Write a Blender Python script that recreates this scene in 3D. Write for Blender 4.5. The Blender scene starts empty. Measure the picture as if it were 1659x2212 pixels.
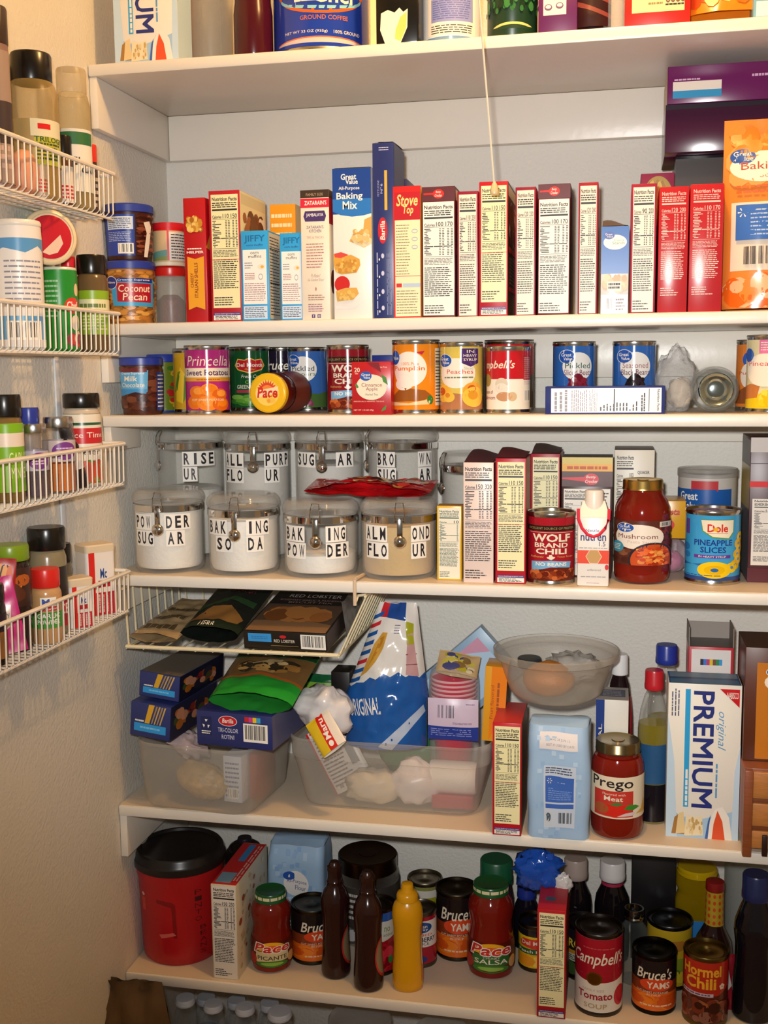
import bpy, bmesh, math, random
from mathutils import Vector, Matrix, Euler, noise

SC = bpy.context.scene
COL = SC.collection
# ---------------------------------------------------------------- camera
cam_d = bpy.data.cameras.new('camera')
cam = bpy.data.objects.new('camera', cam_d)
COL.objects.link(cam)
cam_d.sensor_fit = 'VERTICAL'
cam_d.sensor_height = 36.0
cam_d.lens = 39.30
cam_d.clip_start = 0.05
yaw, pitch, roll = 0.2079, 0.1248, -0.0104
fw = Vector((-math.sin(yaw) * math.cos(pitch), math.cos(yaw) * math.cos(pitch), -math.sin(pitch)))
rt0 = Vector((math.cos(yaw), math.sin(yaw), 0))
up0 = rt0.cross(fw)
rt = math.cos(roll) * rt0 + math.sin(roll) * up0
up = -math.sin(roll) * rt0 + math.cos(roll) * up0
mw = Matrix((rt, up, -fw)).transposed().to_4x4()
mw.translation = Vector((0.8412, -2.0383, 1.429))
cam.matrix_world = mw
SC.camera = cam
# ---------------------------------------------------------------- light and exposure
SC.view_settings.view_transform = 'Standard'
SC.view_settings.look = 'None'
SC.view_settings.gamma = 1.0
SC.view_settings.use_curve_mapping = False
SC.view_settings.exposure = 0.0
SC.cycles.transparent_max_bounces = 32
SC.cycles.max_bounces = 8
world = bpy.data.worlds.new('world')
SC.world = world
world.use_nodes = True
world.node_tree.nodes['Background'].inputs[0].default_value = (1.0, 0.80, 0.58, 1)
world.node_tree.nodes['Background'].inputs[1].default_value = 0.16

def lamp(name, kind, loc, energy, color, size, aim=None, **kw):
    d = bpy.data.lights.new(name, kind)
    d.energy = energy
    d.color = color
    if kind in ('POINT', 'SPOT'):
        d.shadow_soft_size = size
    else:
        d.size = size
    for k, v in kw.items():
        setattr(d, k, v)
    o = bpy.data.objects.new(name, d)
    o.location = loc
    if aim:
        o.rotation_euler = (Vector(aim) - Vector(loc)).to_track_quat('-Z', 'Y').to_euler()
    COL.objects.link(o)
    return o

# the flash of the camera and the bare bulb on the pantry ceiling
lamp('camera_flash', 'SPOT', (0.80, -2.02, 1.49), 92.0, (1.0, 0.985, 0.955), 0.022, aim=(0.66, 0.0, 1.36), spot_size=1.35, spot_blend=1.0)
lamp('bulb_light', 'POINT', (0.80, -0.66, 2.34), 20.0, (1.0, 0.57, 0.21), 0.04)
# ---------------------------------------------------------------- materials
MATS = {}
SPEC = {}

def lin(h):
    v = [int(h[i:i + 2], 16) / 255 for i in (0, 2, 4)]
    return tuple(c / 12.92 if c <= .04045 else ((c + .055) / 1.055) ** 2.4 for c in v)

def M(c, r=.45, k='', s=.5):
    """Procedural material: hex colour, roughness and a kind."""
    key = (c, r, k, s)
    if key in MATS:
        return MATS[key]
    m = bpy.data.materials.new('mat_%s_%s' % (k or 'plain', c))
    MATS[key] = m
    SPEC[m.name] = key
    m.use_nodes = True
    nt = m.node_tree
    N, L = nt.nodes, nt.links
    b = N['Principled BSDF']
    out = N['Material Output']
    col = lin(c) + (1,)
    b.inputs['Base Color'].default_value = col
    b.inputs['Roughness'].default_value = r
    b.inputs['Specular IOR Level'].default_value = s

    def tex(scale, detail=3):
        tc = N.new('ShaderNodeTexCoord')
        t = N.new('ShaderNodeTexNoise')
        t.inputs['Scale'].default_value = scale
        t.inputs['Detail'].default_value = detail
        L.new(tc.outputs['Object'], t.inputs['Vector'])
        return t

    def bump(t, strength, dist):
        bp = N.new('ShaderNodeBump')
        bp.inputs['Strength'].default_value = strength
        bp.inputs['Distance'].default_value = dist
        L.new(t.outputs['Fac'], bp.inputs['Height'])
        L.new(bp.outputs['Normal'], b.inputs['Normal'])
        return bp

    def vary(t, f):
        mx = N.new('ShaderNodeMix')
        mx.data_type = 'RGBA'
        mx.inputs[6].default_value = tuple(x * (1 - f) for x in col[:3]) + (1,)
        mx.inputs[7].default_value = tuple(min(1, x * (1 + f)) for x in col[:3]) + (1,)
        L.new(t.outputs['Fac'], mx.inputs[0])
        L.new(mx.outputs[2], b.inputs['Base Color'])

    if k == 'metal':
        b.inputs['Metallic'].default_value = 1.0
    elif k == 'wall':
        t = tex(170, 2)
        bump(t, .35, .004)
        vary(tex(3), .03)
    elif k == 'paint':
        bump(tex(60, 4), .15, .002)
        vary(tex(5), .03)
    elif k == 'powder':
        bump(tex(140, 4), .5, .003)
        vary(tex(60), .05)
    elif k == 'food':
        t = tex(110, 3)
        bump(t, .6, .004)
        vary(t, .55)
    elif k == 'wood':
        t = tex(14, 6)
        t.inputs['Distortion'].default_value = 2.0
        mp = N.new('ShaderNodeMapping')
        mp.inputs['Scale'].default_value = (1, 1, 9)
        L.new(N['Texture Coordinate'].outputs['Object'], mp.inputs['Vector'])
        L.new(mp.outputs['Vector'], t.inputs['Vector'])
        vary(t, .35)
    elif k == 'film':
        bump(tex(55, 3), .5, .006)
    elif k in ('clear', 'bag', 'milky', 'liquid'):
        tr = N.new('ShaderNodeBsdfTransparent')
        mix = N.new('ShaderNodeMixShader')
        lw = N.new('ShaderNodeLayerWeight')
        L.new(tr.outputs[0], mix.inputs[1])
        L.new(b.outputs[0], mix.inputs[2])
        L.new(mix.outputs[0], out.inputs['Surface'])
        mr = N.new('ShaderNodeMapRange')
        L.new(lw.outputs['Facing'], mr.inputs[0])
        L.new(mr.outputs[0], mix.inputs[0])
        lo, hi = {'clear': (.02, .46), 'bag': (.16, .62), 'milky': (.30, .72), 'liquid': (.35, .9)}[k]
        mr.inputs['To Min'].default_value = lo
        mr.inputs['To Max'].default_value = hi
        tr.inputs[0].default_value = tuple(.93 + .07 * x for x in col[:3]) + (1,)
        if k == 'liquid':
            tr.inputs[0].default_value = col
        if k == 'bag':
            bp = bump(tex(70, 3), .8, .008)
            L.new(bp.outputs['Normal'], lw.inputs['Normal'])
        if k == 'milky':
            b.inputs['Roughness'].default_value = .3
    return m

WHITE, CREAM, YEL = M('f4f0e6'), M('efe4cd'), M('f3e6a8')
INK, GREY, NAVY = M('231f24'), M('8d8990'), M('23357c')
RED, DRED, BLUE, SKY, GREEN = M('d0141c', .35), M('7c1620', .35), M('2440a0', .35), M('2aa5e4', .4), M('1f7a34', .4)
ORANGE, GOLD = M('ee7a18', .4), M('efb52c', .4)
STEEL = M('c9c6c0', .18, 'metal')
BRASS = M('b08a4a', .28, 'metal')
CHROME = M('d8d6d4', .08, 'metal')
CLEAR = M('e2e0da', .06, 'clear')
BAG = M('e6e6e8', .12, 'bag')
MILKY = M('d9d3c6', .3, 'milky')
BLACK = M('17141a', .3)

# ---------------------------------------------------------------- flat artwork
FONT = {}

def glyphs(s, bold, sh):
    key = (s, bold, sh)
    if key not in FONT:
        c = bpy.data.curves.new('txt', 'FONT')
        c.body = s
        c.resolution_u = 2
        c.offset = bold
        c.shear = sh
        c.align_x = 'CENTER'
        o = bpy.data.objects.new('txt', c)
        me = bpy.data.meshes.new_from_object(o)
        vs = [(v.co.x, v.co.y) for v in me.vertices]
        fs = [tuple(p.vertices) for p in me.polygons]
        bpy.data.objects.remove(o)
        bpy.data.curves.remove(c)
        bpy.data.meshes.remove(me)
        if not vs:
            vs = [(0, 0), (1, 1)]
        x0, x1 = min(v[0] for v in vs), max(v[0] for v in vs)
        y0, y1 = min(v[1] for v in vs), max(v[1] for v in vs)
        FONT[key] = ([((x - x0) / max(1e-6, x1 - x0), (y - y0) / max(1e-6, y1 - y0)) for x, y in vs], fs)
    return FONT[key]

class A:
    """Printed artwork in face coordinates, 0..1 across and 0..1 up."""
    def __init__(s):
        s.it = []
        s.blk = []
        s.L = 1

    def add(s, vs, fs, m, L=None):
        if L is None:
            L = s.L
            s.L += 1
        s.it.append((vs, fs, m, L))
        return s

    def r(s, a, b, c, d, m, L=None):
        return s.add([(a, b), (c, b), (c, d), (a, d)], [(0, 1, 2, 3)], m, L)

    def p(s, pts, m, L=None):
        return s.add(list(pts), [tuple(range(len(pts)))], m, L)

    def e(s, cx, cy, rx, ry, m, n=26, a0=0., a1=360., L=None):
        q = [(cx + rx * math.cos(math.radians(a0 + (a1 - a0) * i / n)), cy + ry * math.sin(math.radians(a0 + (a1 - a0) * i / n))) for i in range(n if a1 - a0 >= 360 else n + 1)]
        return s.p(q, m, L)

    def t(s, txt, a, b, c, d, m, bold=.012, sh=0., rot=0, L=None, ang=0., asp=1.):
        vs, fs = glyphs(txt, bold, sh)
        if rot == 90:
            vs = [(1 - y, x) for x, y in vs]
        elif rot == -90:
            vs = [(y, 1 - x) for x, y in vs]
        elif rot == 180:
            vs = [(1 - x, 1 - y) for x, y in vs]
        q = [(a + x * (c - a), b + y * (d - b)) for x, y in vs]
        if ang:
            cx, cy, ca, sa = (a + c) / 2, (b + d) / 2, math.cos(math.radians(ang)), math.sin(math.radians(ang))
            q = [(cx + (u - cx) * ca - (v - cy) * sa / asp, cy + (u - cx) * sa * asp + (v - cy) * ca) for u, v in q]
        return s.add(q, fs, m, L)

    def l(s, a, b, c, d, n, m, seed=1, fill=.55, rag=.25, vert=False):
        """n rows of small print too fine to read."""
        R = random.Random(seed)
        L = s.L
        s.L += 1
        h = (d - b) / n
        vs, fs = [], []
        for i in range(n):
            y = d - (i + .8) * h
            x = a
            end = c - (c - a) * rag * R.random()
            while x < end - .01:
                w = min(end - x, (c - a) * (.06 + .16 * R.random()))
                k = len(vs)
                q = [(x, y), (x + w, y), (x + w, y + h * fill), (x, y + h * fill)]
                vs += q
                fs.append((k, k + 1, k + 2, k + 3))
                x += w + (c - a) * .025
        if vert:
            vs = [(a + (y - b) / (d - b) * (c - a), b + (x - a) / (c - a) * (d - b)) for x, y in vs]
        return s.add(vs, fs, m, L)

    def bar(s, a, b, c, d, seed=3, bg=True, rot=0):
        if bg:
            s.r(a, b, c, d, WHITE)
        R = random.Random(seed)
        vs, fs = [], []
        n = 26
        for i in range(n):
            if R.random() < .72:
                t0, t1 = (i + .12) / n, (i + .12 + .35 + .55 * R.random()) / n
                k = len(vs)
                if rot:
                    vs += [(a + .12 * (c - a), b + t0 * (d - b)), (c - .1 * (c - a), b + t0 * (d - b)), (c - .1 * (c - a), b + t1 * (d - b)), (a + .12 * (c - a), b + t1 * (d - b))]
                else:
                    x0, x1 = a + (.06 + .88 * t0) * (c - a), a + (.06 + .88 * t1) * (c - a)
                    vs += [(x0, b + .14 * (d - b)), (x1, b + .14 * (d - b)), (x1, d - .08 * (d - b)), (x0, d - .08 * (d - b))]
                fs.append((k, k + 1, k + 2, k + 3))
        return s.add(vs, fs, INK)

    def food(s, a, b, c, d, cols, n=30, seed=5, size=.12, asp=1.):
        """A printed picture of food: overlapping rounded shapes kept inside the frame."""
        R = random.Random(seed)
        for i in range(n):
            rx = (c - a) * size * (.6 + .8 * R.random())
            ry = min((d - b) * .48, rx * asp)
            rx = min(rx, (c - a) * .48)
            cx = a + rx + (c - a - 2 * rx) * R.random()
            cy = b + ry + (d - b - 2 * ry) * R.random()
            s.e(cx, cy, rx, ry, R.choice(cols), 9)
        return s

    def gv(s, cx, cy, rx, ry):
        s.e(cx, cy, rx * 1.07, ry * 1.07, WHITE)
        s.e(cx, cy, rx, ry, M('1d55b0', .4))
        s.t('Great', cx - rx * .72, cy + ry * .02, cx + rx * .6, cy + ry * .55, WHITE)
        s.t('Value', cx - rx * .4, cy - ry * .55, cx + rx * .7, cy - ry * .08, WHITE)
        return s

    def nut(s, a, b, c, d, ink=INK, vals=('110', '150'), seed=1, body=.45, split=None):
        """The nutrition panel of a packet with its rules, values and ingredient rows."""
        w, h = c - a, d - b
        X = lambda u: a + u * w
        Y = lambda v: d - v * h
        s.t('Nutrition Facts', X(.04), Y(.052), X(.96), Y(.018), ink, .025)
        s.l(X(.04), Y(.112), X(.96), Y(.06), 3, ink, seed, .5, .1)
        s.r(X(.04), Y(.138), X(.96), Y(.122), ink)
        s.t('Calories', X(.04), Y(.205), X(.38), Y(.178), ink, .02)
        n = len(vals)
        for i, v in enumerate(vals):
            x1 = .96 - (n - 1 - i) * .30
            s.t(v, X(x1 - .235), Y(.206), X(x1 - .005), Y(.166), ink, .012)
        s.r(X(.04), Y(.214), X(.96), Y(.211), ink)
        R = random.Random(seed)
        L = s.L
        s.L += 1
        vs, fs = [], []
        def q(x0, y0, x1, y1):
            k = len(vs)
            vs.extend([(X(x0), Y(y1)), (X(x1), Y(y1)), (X(x1), Y(y0)), (X(x0), Y(y0))])
            fs.append((k, k + 1, k + 2, k + 3))
        for i in range(17):
            y = .225 + i * .0142 * (body / .45)
            if i == 11:
                for j in range(n + 1):
                    q(.04 + j * .92 / (n + 1), y - .002, .02 + (j + 1) * .92 / (n + 1), y + .006)
                continue
            q(.04 + .04 * (i % 3 == 1), y, .12 + .25 * R.random(), y + .007)
            for x0 in ((.52, .62, .78, .9) if n > 1 else (.86,)):
                q(x0, y, x0 + .05 + .02 * R.random(), y + .0065)
        s.add(vs, fs, ink, L)
        y1 = .225 + 17.4 * .0142 * (body / .45)
        s.r(X(.04), Y(y1 + .003), X(.96), Y(y1), ink)
        s.l(X(.04), Y(y1 + .075), X(.96), Y(y1 + .012), 5, ink, seed + 3, .38, .1)
        s.l(X(.04), Y(min(.86, y1 + .36)), X(.96), Y(y1 + .09), 15, ink, seed + 4, .42, .18)
        s.l(X(.04), Y(.985), X(.80), Y(.90), 4, ink, seed + 5, .4, .5)
        return s

    def letters(s, txt, a, b, c, d):
        s.blk.append(len(s.it))
        s.r(a, b, c, d, M('f6f2ea', .5))
        n = len(txt)
        w = (c - a) / n
        for i, ch in enumerate(txt):
            if ch == ' ':
                continue
            k = .34 if ch == 'I' else .17
            s.t(ch, a + w * (i + k), b + .12 * (d - b), a + w * (i + 1 - k), d - .1 * (d - b), INK, .01 if ch in 'MWN' else .03)
        return s

def gloss(a, r):
    """The same print on glossier paper."""
    if a is not None:
        a.it = [(vs, fs, M(SPEC[m.name][0], min(r, SPEC[m.name][1]), SPEC[m.name][2]), l) for vs, fs, m, l in a.it]
    return a

# ---------------------------------------------------------------- mesh building
class B:
    def __init__(s):
        s.bm = bmesh.new()
        s.m = []

    def mi(s, m):
        if m not in s.m:
            s.m.append(m)
        return s.m.index(m)

    def faces(s, vs, fs, m, smooth=False):
        bv = [s.bm.verts.new(v) for v in vs]
        i = s.mi(m)
        for f in fs:
            try:
                F = s.bm.faces.new([bv[k] for k in f])
                F.material_index = i
                F.smooth = smooth
            except ValueError:
                pass
        return bv

    def grid(s, fn, nu, nv, m, smooth=True, wrap=False):
        vs = [fn(i / nu, j / nv, 0.) for j in range(nv + 1) for i in range(nu + (0 if wrap else 1))]
        k = nu if wrap else nu + 1
        fs = [(j * k + i, j * k + (i + 1) % k, (j + 1) * k + (i + 1) % k, (j + 1) * k + i) for j in range(nv) for i in range(nu)]
        s.faces(vs, fs, m, smooth)

    def art(s, art, fn, gu=0, gv=0, step=2.2e-5, base=1.6e-4):
        if art is None:
            return
        t = bmesh.new()
        for vs, fs, m, L in art.it:
            i = s.mi(m)
            bv = [t.verts.new((u, v, L)) for u, v in vs]
            for f in fs:
                try:
                    t.faces.new([bv[k] for k in f]).material_index = i
                except ValueError:
                    pass
        for n, ax in ((gu, 0), (gv, 1)):
            for i in range(1, n):
                co = Vector((0, 0, 0))
                co[ax] = i / n
                no = Vector((0, 0, 0))
                no[ax] = 1
                bmesh.ops.bisect_plane(t, geom=t.verts[:] + t.edges[:] + t.faces[:], plane_co=co, plane_no=no, dist=1e-5)
        t.verts.index_update()
        vs = [fn(v.co.x, v.co.y, base + step * v.co.z) for v in t.verts]
        bv = [s.bm.verts.new(v) for v in vs]
        for f in t.faces:
            try:
                F = s.bm.faces.new([bv[v.index] for v in f.verts])
                F.material_index = f.material_index
                F.smooth = gu > 0
            except ValueError:
                pass
        t.free()

    def box(s, a, b, m, bev=0.):
        x0, y0, z0 = a
        x1, y1, z1 = b
        t = bmesh.new()
        bv = [t.verts.new(v) for v in ((x0, y0, z0), (x1, y0, z0), (x1, y1, z0), (x0, y1, z0), (x0, y0, z1), (x1, y0, z1), (x1, y1, z1), (x0, y1, z1))]
        for f in ((3, 2, 1, 0), (4, 5, 6, 7), (0, 1, 5, 4), (1, 2, 6, 5), (2, 3, 7, 6), (3, 0, 4, 7)):
            t.faces.new([bv[k] for k in f])
        if bev:
            bmesh.ops.bevel(t, geom=t.edges[:], offset=bev, segments=2, affect='EDGES', profile=.5)
        t.verts.index_update()
        s.faces([v.co.copy() for v in t.verts], [[v.index for v in f.verts] for f in t.faces], m)
        t.free()

    def lathe(s, prof, m, n=48, c=(0, 0), sx=1., sy=1.):
        """prof: (radius, height) from bottom to top; closed where the radius is 0."""
        vs, ring = [], []
        for r, z in prof:
            if r <= 1e-6:
                ring.append([len(vs)])
                vs.append((c[0], c[1], z))
            else:
                ring.append(list(range(len(vs), len(vs) + n)))
                vs += [(c[0] + sx * r * math.sin(2 * math.pi * i / n), c[1] - sy * r * math.cos(2 * math.pi * i / n), z) for i in range(n)]
        fs = []
        for a, b in zip(ring, ring[1:]):
            for i in range(n):
                j = (i + 1) % n
                if len(a) == 1 and len(b) == 1:
                    continue
                if len(a) == 1:
                    fs.append((a[0], b[j], b[i]))
                elif len(b) == 1:
                    fs.append((a[i], a[j], b[0]))
                else:
                    fs.append((a[i], a[j], b[j], b[i]))
        s.faces(vs, fs, m, True)

    def tube(s, pts, r, m, n=6):
        pts = [Vector(p) for p in pts]
        rings = []
        vs, fs = [], []
        for i, p in enumerate(pts):
            d = (pts[min(i + 1, len(pts) - 1)] - pts[max(i - 1, 0)]).normalized()
            a = d.cross(Vector((0, 0, 1)) if abs(d.z) < .9 else Vector((1, 0, 0))).normalized()
            b = d.cross(a)
            k = len(vs)
            vs += [p + r * (math.cos(2 * math.pi * j / n) * a + math.sin(2 * math.pi * j / n) * b) for j in range(n)]
            rings.append(k)
        for a, b in zip(rings, rings[1:]):
            fs += [(a + j, a + (j + 1) % n, b + (j + 1) % n, b + j) for j in range(n)]
        fs += [tuple(range(rings[0], rings[0] + n))[::-1], tuple(range(rings[-1], rings[-1] + n))]
        s.faces(vs, fs, m, True)

    def obj(s, name, parent=None, sharp=38):
        me = bpy.data.meshes.new(name)
        bmesh.ops.recalc_face_normals(s.bm, faces=s.bm.faces[:])
        s.bm.to_mesh(me)
        s.bm.free()
        for m in s.m:
            me.materials.append(m)
        me.set_sharp_from_angle(angle=math.radians(sharp))
        o = bpy.data.objects.new(name, me)
        COL.objects.link(o)
        if parent:
            o.parent = parent
        return o

def tag(o, label, cat, grp=None):
    o['label'] = label
    o['category'] = cat
    if grp:
        o['group'] = grp
    return o

def empty(name, label, cat, loc=(0, 0, 0), rz=0., grp=None, rot=None):
    o = bpy.data.objects.new(name, None)
    o.empty_display_size = .03
    COL.objects.link(o)
    o.location = loc
    o.rotation_euler = rot if rot else (0, 0, math.radians(rz))
    return tag(o, label, cat, grp)

def struct(o):
    o['kind'] = 'structure'
    return o

def plane_fn(o, U, V, N):
    o, U, V, N = Vector(o), Vector(U), Vector(V), Vector(N)
    return lambda u, v, k: o + U * u + V * v + N * k

def carton(name, label, cat, X, d, c, front=None, right=None, top=None, left=None, bottom=None, rz=0., grp=None, flap=None, rot=None, bev=.0008, topc=None, sidec=None):
    """A cardboard carton; X = x, front y, base z, width, height."""
    x, y, z, w, h = X
    b = B()
    b.box((-w / 2, 0, 0), (w / 2, d, h), c, bev)
    F = {'front': plane_fn((-w / 2, 0, 0), (w, 0, 0), (0, 0, h), (0, -1, 0)), 'right': plane_fn((w / 2, 0, 0), (0, d, 0), (0, 0, h), (1, 0, 0)),
         'left': plane_fn((-w / 2, d, 0), (0, -d, 0), (0, 0, h), (-1, 0, 0)), 'top': plane_fn((-w / 2, 0, h), (w, 0, 0), (0, d, 0), (0, 0, 1)),
         'bottom': plane_fn((-w / 2, d, 0), (w, 0, 0), (0, -d, 0), (0, 0, -1))}
    if sidec:
        right = right or A()
        right.it.insert(0, ([(.01, .003), (.99, .003), (.99, .997), (.01, .997)], [(0, 1, 2, 3)], sidec, 0))
    if topc:
        top = top or A()
        top.it.insert(0, ([(.01, .01), (.99, .01), (.99, .99), (.01, .99)], [(0, 1, 2, 3)], topc, 0))
    for k, a in (('front', front), ('right', right), ('top', top), ('left', left), ('bottom', bottom)):
        b.art(a, F[k])
    o = b.obj(name)
    o.location = (x, y, z)
    o.rotation_euler = rot if rot else (0, 0, math.radians(rz))
    if flap:
        # a lid flap that stands a little open along the back edge of the top
        f = B()
        n = 6
        lift = flap[1]
        fn = lambda u, v, k: Vector((-w / 2 + .0015 + (w - .003) * u, .001 + (d - .002) * v, h + .0012 + lift * (math.sin(math.pi * .5 * v) * (.6 + .4 * math.sin(3.2 * u + 1))) + k))
        f.grid(fn, n, n, flap[0])
        fn2 = lambda u, v, k: fn(u, v, 0) - Vector((0, 0, .0007))
        f.grid(fn2, n, n, flap[0])
        f.obj('top_flap', o)
    return tag(o, label, cat, grp)

def prof_r(prof, z):
    for (r0, z0), (r1, z1) in zip(prof, prof[1:]):
        if z0 <= z <= z1 and z1 > z0:
            return r0 + (r1 - r0) * (z - z0) / (z1 - z0)
    return prof[-1][0]

def wrap_fn(prof, z0, z1, span=180., off=0., sx=1., sy=1.):
    def fn(u, v, k):
        a = math.radians(span) * (u - .5)
        z = z0 + v * (z1 - z0)
        r = prof_r(prof, z) + off + k
        return Vector((sx * r * math.sin(a), -sy * r * math.cos(a), z))
    return fn

def wrapped(b, art, prof, z0, z1, n=48, off=0., gv=0, sx=1., sy=1.):
    b.art(art, wrap_fn(prof, z0, z1, 180., off, sx, sy), n // 2, gv)

def turned(name, label, cat, X, parts, rz=None, grp=None, rot=None, n=48, sx=1., sy=1.):
    """A round thing; X = x, y, z of its foot; parts = (name, profile, material[, art, z0, z1])."""
    x, y, z = X[:3]
    if rz is None:
        rz = math.degrees(math.atan2(.8412 - x, y + 2.0383))
    if len(parts) == 1:
        pn, prof, m = parts[0][:3]
        b = B()
        b.lathe(prof, m, n, sx=sx, sy=sy)
        if len(parts[0]) > 3:
            wrapped(b, parts[0][3], prof, parts[0][4], parts[0][5], n, 0, 6, sx, sy)
        o = tag(b.obj(name), label, cat, grp)
        o.location = (x, y, z)
        o.rotation_euler = rot if rot else (0, 0, math.radians(rz))
        return o
    root = empty(name, label, cat, (x, y, z), rz, grp, rot)
    for p in parts:
        b = B()
        b.lathe(p[1], p[2], n, sx=sx, sy=sy)
        if len(p) > 3:
            wrapped(b, p[3], p[1], p[4], p[5], n, 0, 6, sx, sy)
        b.obj(p[0], root)
    return root

def band(prof, z0, z1, off=.0006):
    """The strip of a profile between two heights: a paper label."""
    zs = [z0] + [z for r, z in prof if z0 < z < z1] + [z1]
    return [(prof_r(prof, z) + off, z) for z in zs]

def can(name, label, cat, X, art, c, rz=None, grp=None, metal=None, big=False, lidc=None):
    """A tin can: steel body with rims and a beaded lid, and a paper label. X = x, y, z, radius, height."""
    x, y, z, r, h = X
    metal = metal or STEEL
    body = [(0, .003), (r * .80, .003), (r * .9, .001), (r * .985, 0), (r, .002), (r, .0045), (r * .975, .007), (r * .975, h - .007), (r, h - .0045), (r, h - .001), (r * .985, h), (r * .95, h - .001), (r * .93, h - .005),
            (r * .80, h - .005), (r * .78, h - .0042), (r * .74, h - .005), (r * .3, h - .005), (r * .27, h - .0044), (0, h - .0044)]
    parts = [('can_body', body, metal)]
    lab = [(r * .978, .0075), (r * .978, h - .0075)]
    parts.append(('paper_label', lab, M(SPEC[c.name][0], .13), gloss(art, .13), .0075, h - .0075))
    return turned(name, label, cat, (x, y, z), parts, rz, grp)

def pouch_fn(w, h, t, seed=0, crumple=.004, seal=.06, outline=None, side=1., sag=0., warp=None):
    so = Vector((seed * 7.3, seed * 3.1, seed * 1.7))
    def fn(u, v, k):
        sc, dx = outline(v) if outline else (1., 0.)
        x = (u - .5) * w * sc + dx
        e = max(0., math.sin(math.pi * u)) ** .55
        vv = min(1., max(0., (v - sag) / (1 - seal - sag))) if v < 1 - seal else 1.
        f = max(0., math.sin(math.pi * min(1., max(0., vv)))) ** .6
        if sag == 0.:
            f = max(0., math.cos(math.pi * .5 * min(1., v / (1 - seal)))) ** .5 if v < 1 - seal else 0.
        p = Vector((x * 34, v * h * 34, side * 3))
        nz = noise.noise(p + so) + .5 * noise.noise(p * 2.3 + so)
        dz = side * (t * .5 * e * f + k + .0004) + crumple * nz * (.25 + e)
        q = Vector((x, -dz, v * h))
        return warp(q) if warp else q
    return fn

def pouch(name, label, cat, loc, w, h, t, c, art=None, rot=(0, 0, 0), seed=0, crumple=.004, seal=.06, outline=None, grp=None, nu=22, nv=26, sag=0., back=None, warp=None):
    """A soft filled bag with two sheets; rot in degrees, base centre at loc, front towards -y."""
    b = B()
    fr = pouch_fn(w, h, t, seed, crumple, seal, outline, 1., sag, warp)
    bk = pouch_fn(w, h, t, seed, crumple, seal, outline, -1., sag, warp)
    b.grid(fr, nu, nv, c)
    b.grid(bk, nu, nv, back or c)
    b.art(art, fr, nu, nv, base=3e-4, step=3e-5)
    o = b.obj(name, None, 60)
    o.location = loc
    o.rotation_euler = [math.radians(a) for a in rot]
    return tag(o, label, cat, grp)

def lump(name, label, cat, loc, size, c, seed=0, rough=.25, freq=2.2, rot=(0, 0, 0), grp=None, n=28, parent=None, flat=True, sq=1.):
    """A crumpled or lumpy body."""
    b = B()
    so = Vector((seed * 5.1, seed * 2.3, seed))
    def fn(u, v, k):
        a, e = 2 * math.pi * u, math.pi * (v - .5) * .9999
        d = Vector((math.cos(a) * math.cos(e), math.sin(a) * math.cos(e), math.sin(e)))
        if sq != 1.:
            d = Vector((math.cos(a) * math.cos(e) ** sq, math.sin(a) * math.cos(e) ** sq, math.copysign(abs(math.sin(e)) ** sq, math.sin(e))))
        q = 1 + rough * (noise.noise(d * freq + so) + .5 * noise.noise(d * freq * 2.4 + so))
        p = Vector((d.x * size[0], d.y * size[1], d.z * size[2])) * .5 * q
        if flat:
            p.z = max(p.z, -size[2] * .46)
        return p + Vector((0, 0, size[2] * .46))
    b.grid(fn, n, n // 2 + 2, c, wrap=True)
    o = b.obj(name, parent, 75)
    o.location = loc
    o.rotation_euler = [math.radians(a) for a in rot]
    return tag(o, label, cat, grp) if label else o

# ================================================================= the pantry itself
WALLM = M('dfdcd4', .6, 'wall')
SHELFM = M('ebe5da', .32, 'paint')
LINER = M('d8c8b2', .45, 'paint')
D = .3136
SZ = {1: 1.9212, 2: 1.5118, 3: 1.3616, 4: 1.0941, 5: .6874, 6: .38}

def slab(name, a, b, m, bev=0.):
    k = B()
    k.box(a, b, m, bev)
    return k.obj(name)

struct(slab('wall_back', (-.12, 0, 0), (2.1, .1, 2.44), WALLM))
struct(slab('wall_left', (-.12, -1.6, 0), (0, 0, 2.44), WALLM))
struct(slab('wall_right', (2.1, -1.6, 0), (2.2, .1, 2.44), WALLM))
struct(slab('floor', (-.12, -3.2, -.05), (2.2, .1, 0), M('a58a68', .5, 'wood')))
struct(slab('ceiling', (-.12, -1.6, 2.44), (2.2, .1, 2.5), WALLM))

def shelf(label, z, cleat, board_w=2.098, cl=.31):
    root = empty('pantry_shelf', label, 'shelf', (.001, 0, z), 0, 'painted pantry shelves')
    b = B()
    b.box((0, -D, -.019), (board_w, -.001, -.0005), SHELFM, .003)
    b.obj('board', root)
    b = B()
    b.box((.001, -D + .004, -.0006), (board_w - .001, -.002, 0), LINER)
    b.obj('shelf_liner', root)
    b = B()
    b.box((.0135, -.02, -.0192 - cleat), (board_w, -.001, -.0192), SHELFM, .0012)
    b.obj('back_cleat', root)
    b = B()
    b.box((0, -D + .004, -.0192 - cleat), (.013, -D + cl, -.0192), SHELFM, .0012)
    b.obj('side_cleat', root)
    return root

top_sh = shelf('topmost white shelf, under the blue coffee can', SZ[1], .080)
shelf('white shelf under the long row of upright cartons', SZ[2], .077)
shelf('narrow-gap white shelf carrying the row of tin cans', SZ[3], .04, cl=.12)
shelf('white shelf carrying the lettered flour and sugar canisters', SZ[4], .05)
low_sh = shelf('white shelf under the two translucent tubs', SZ[5], .075)
shelf('lowest white shelf, carrying the red coffee tub', SZ[6], .04)

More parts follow.
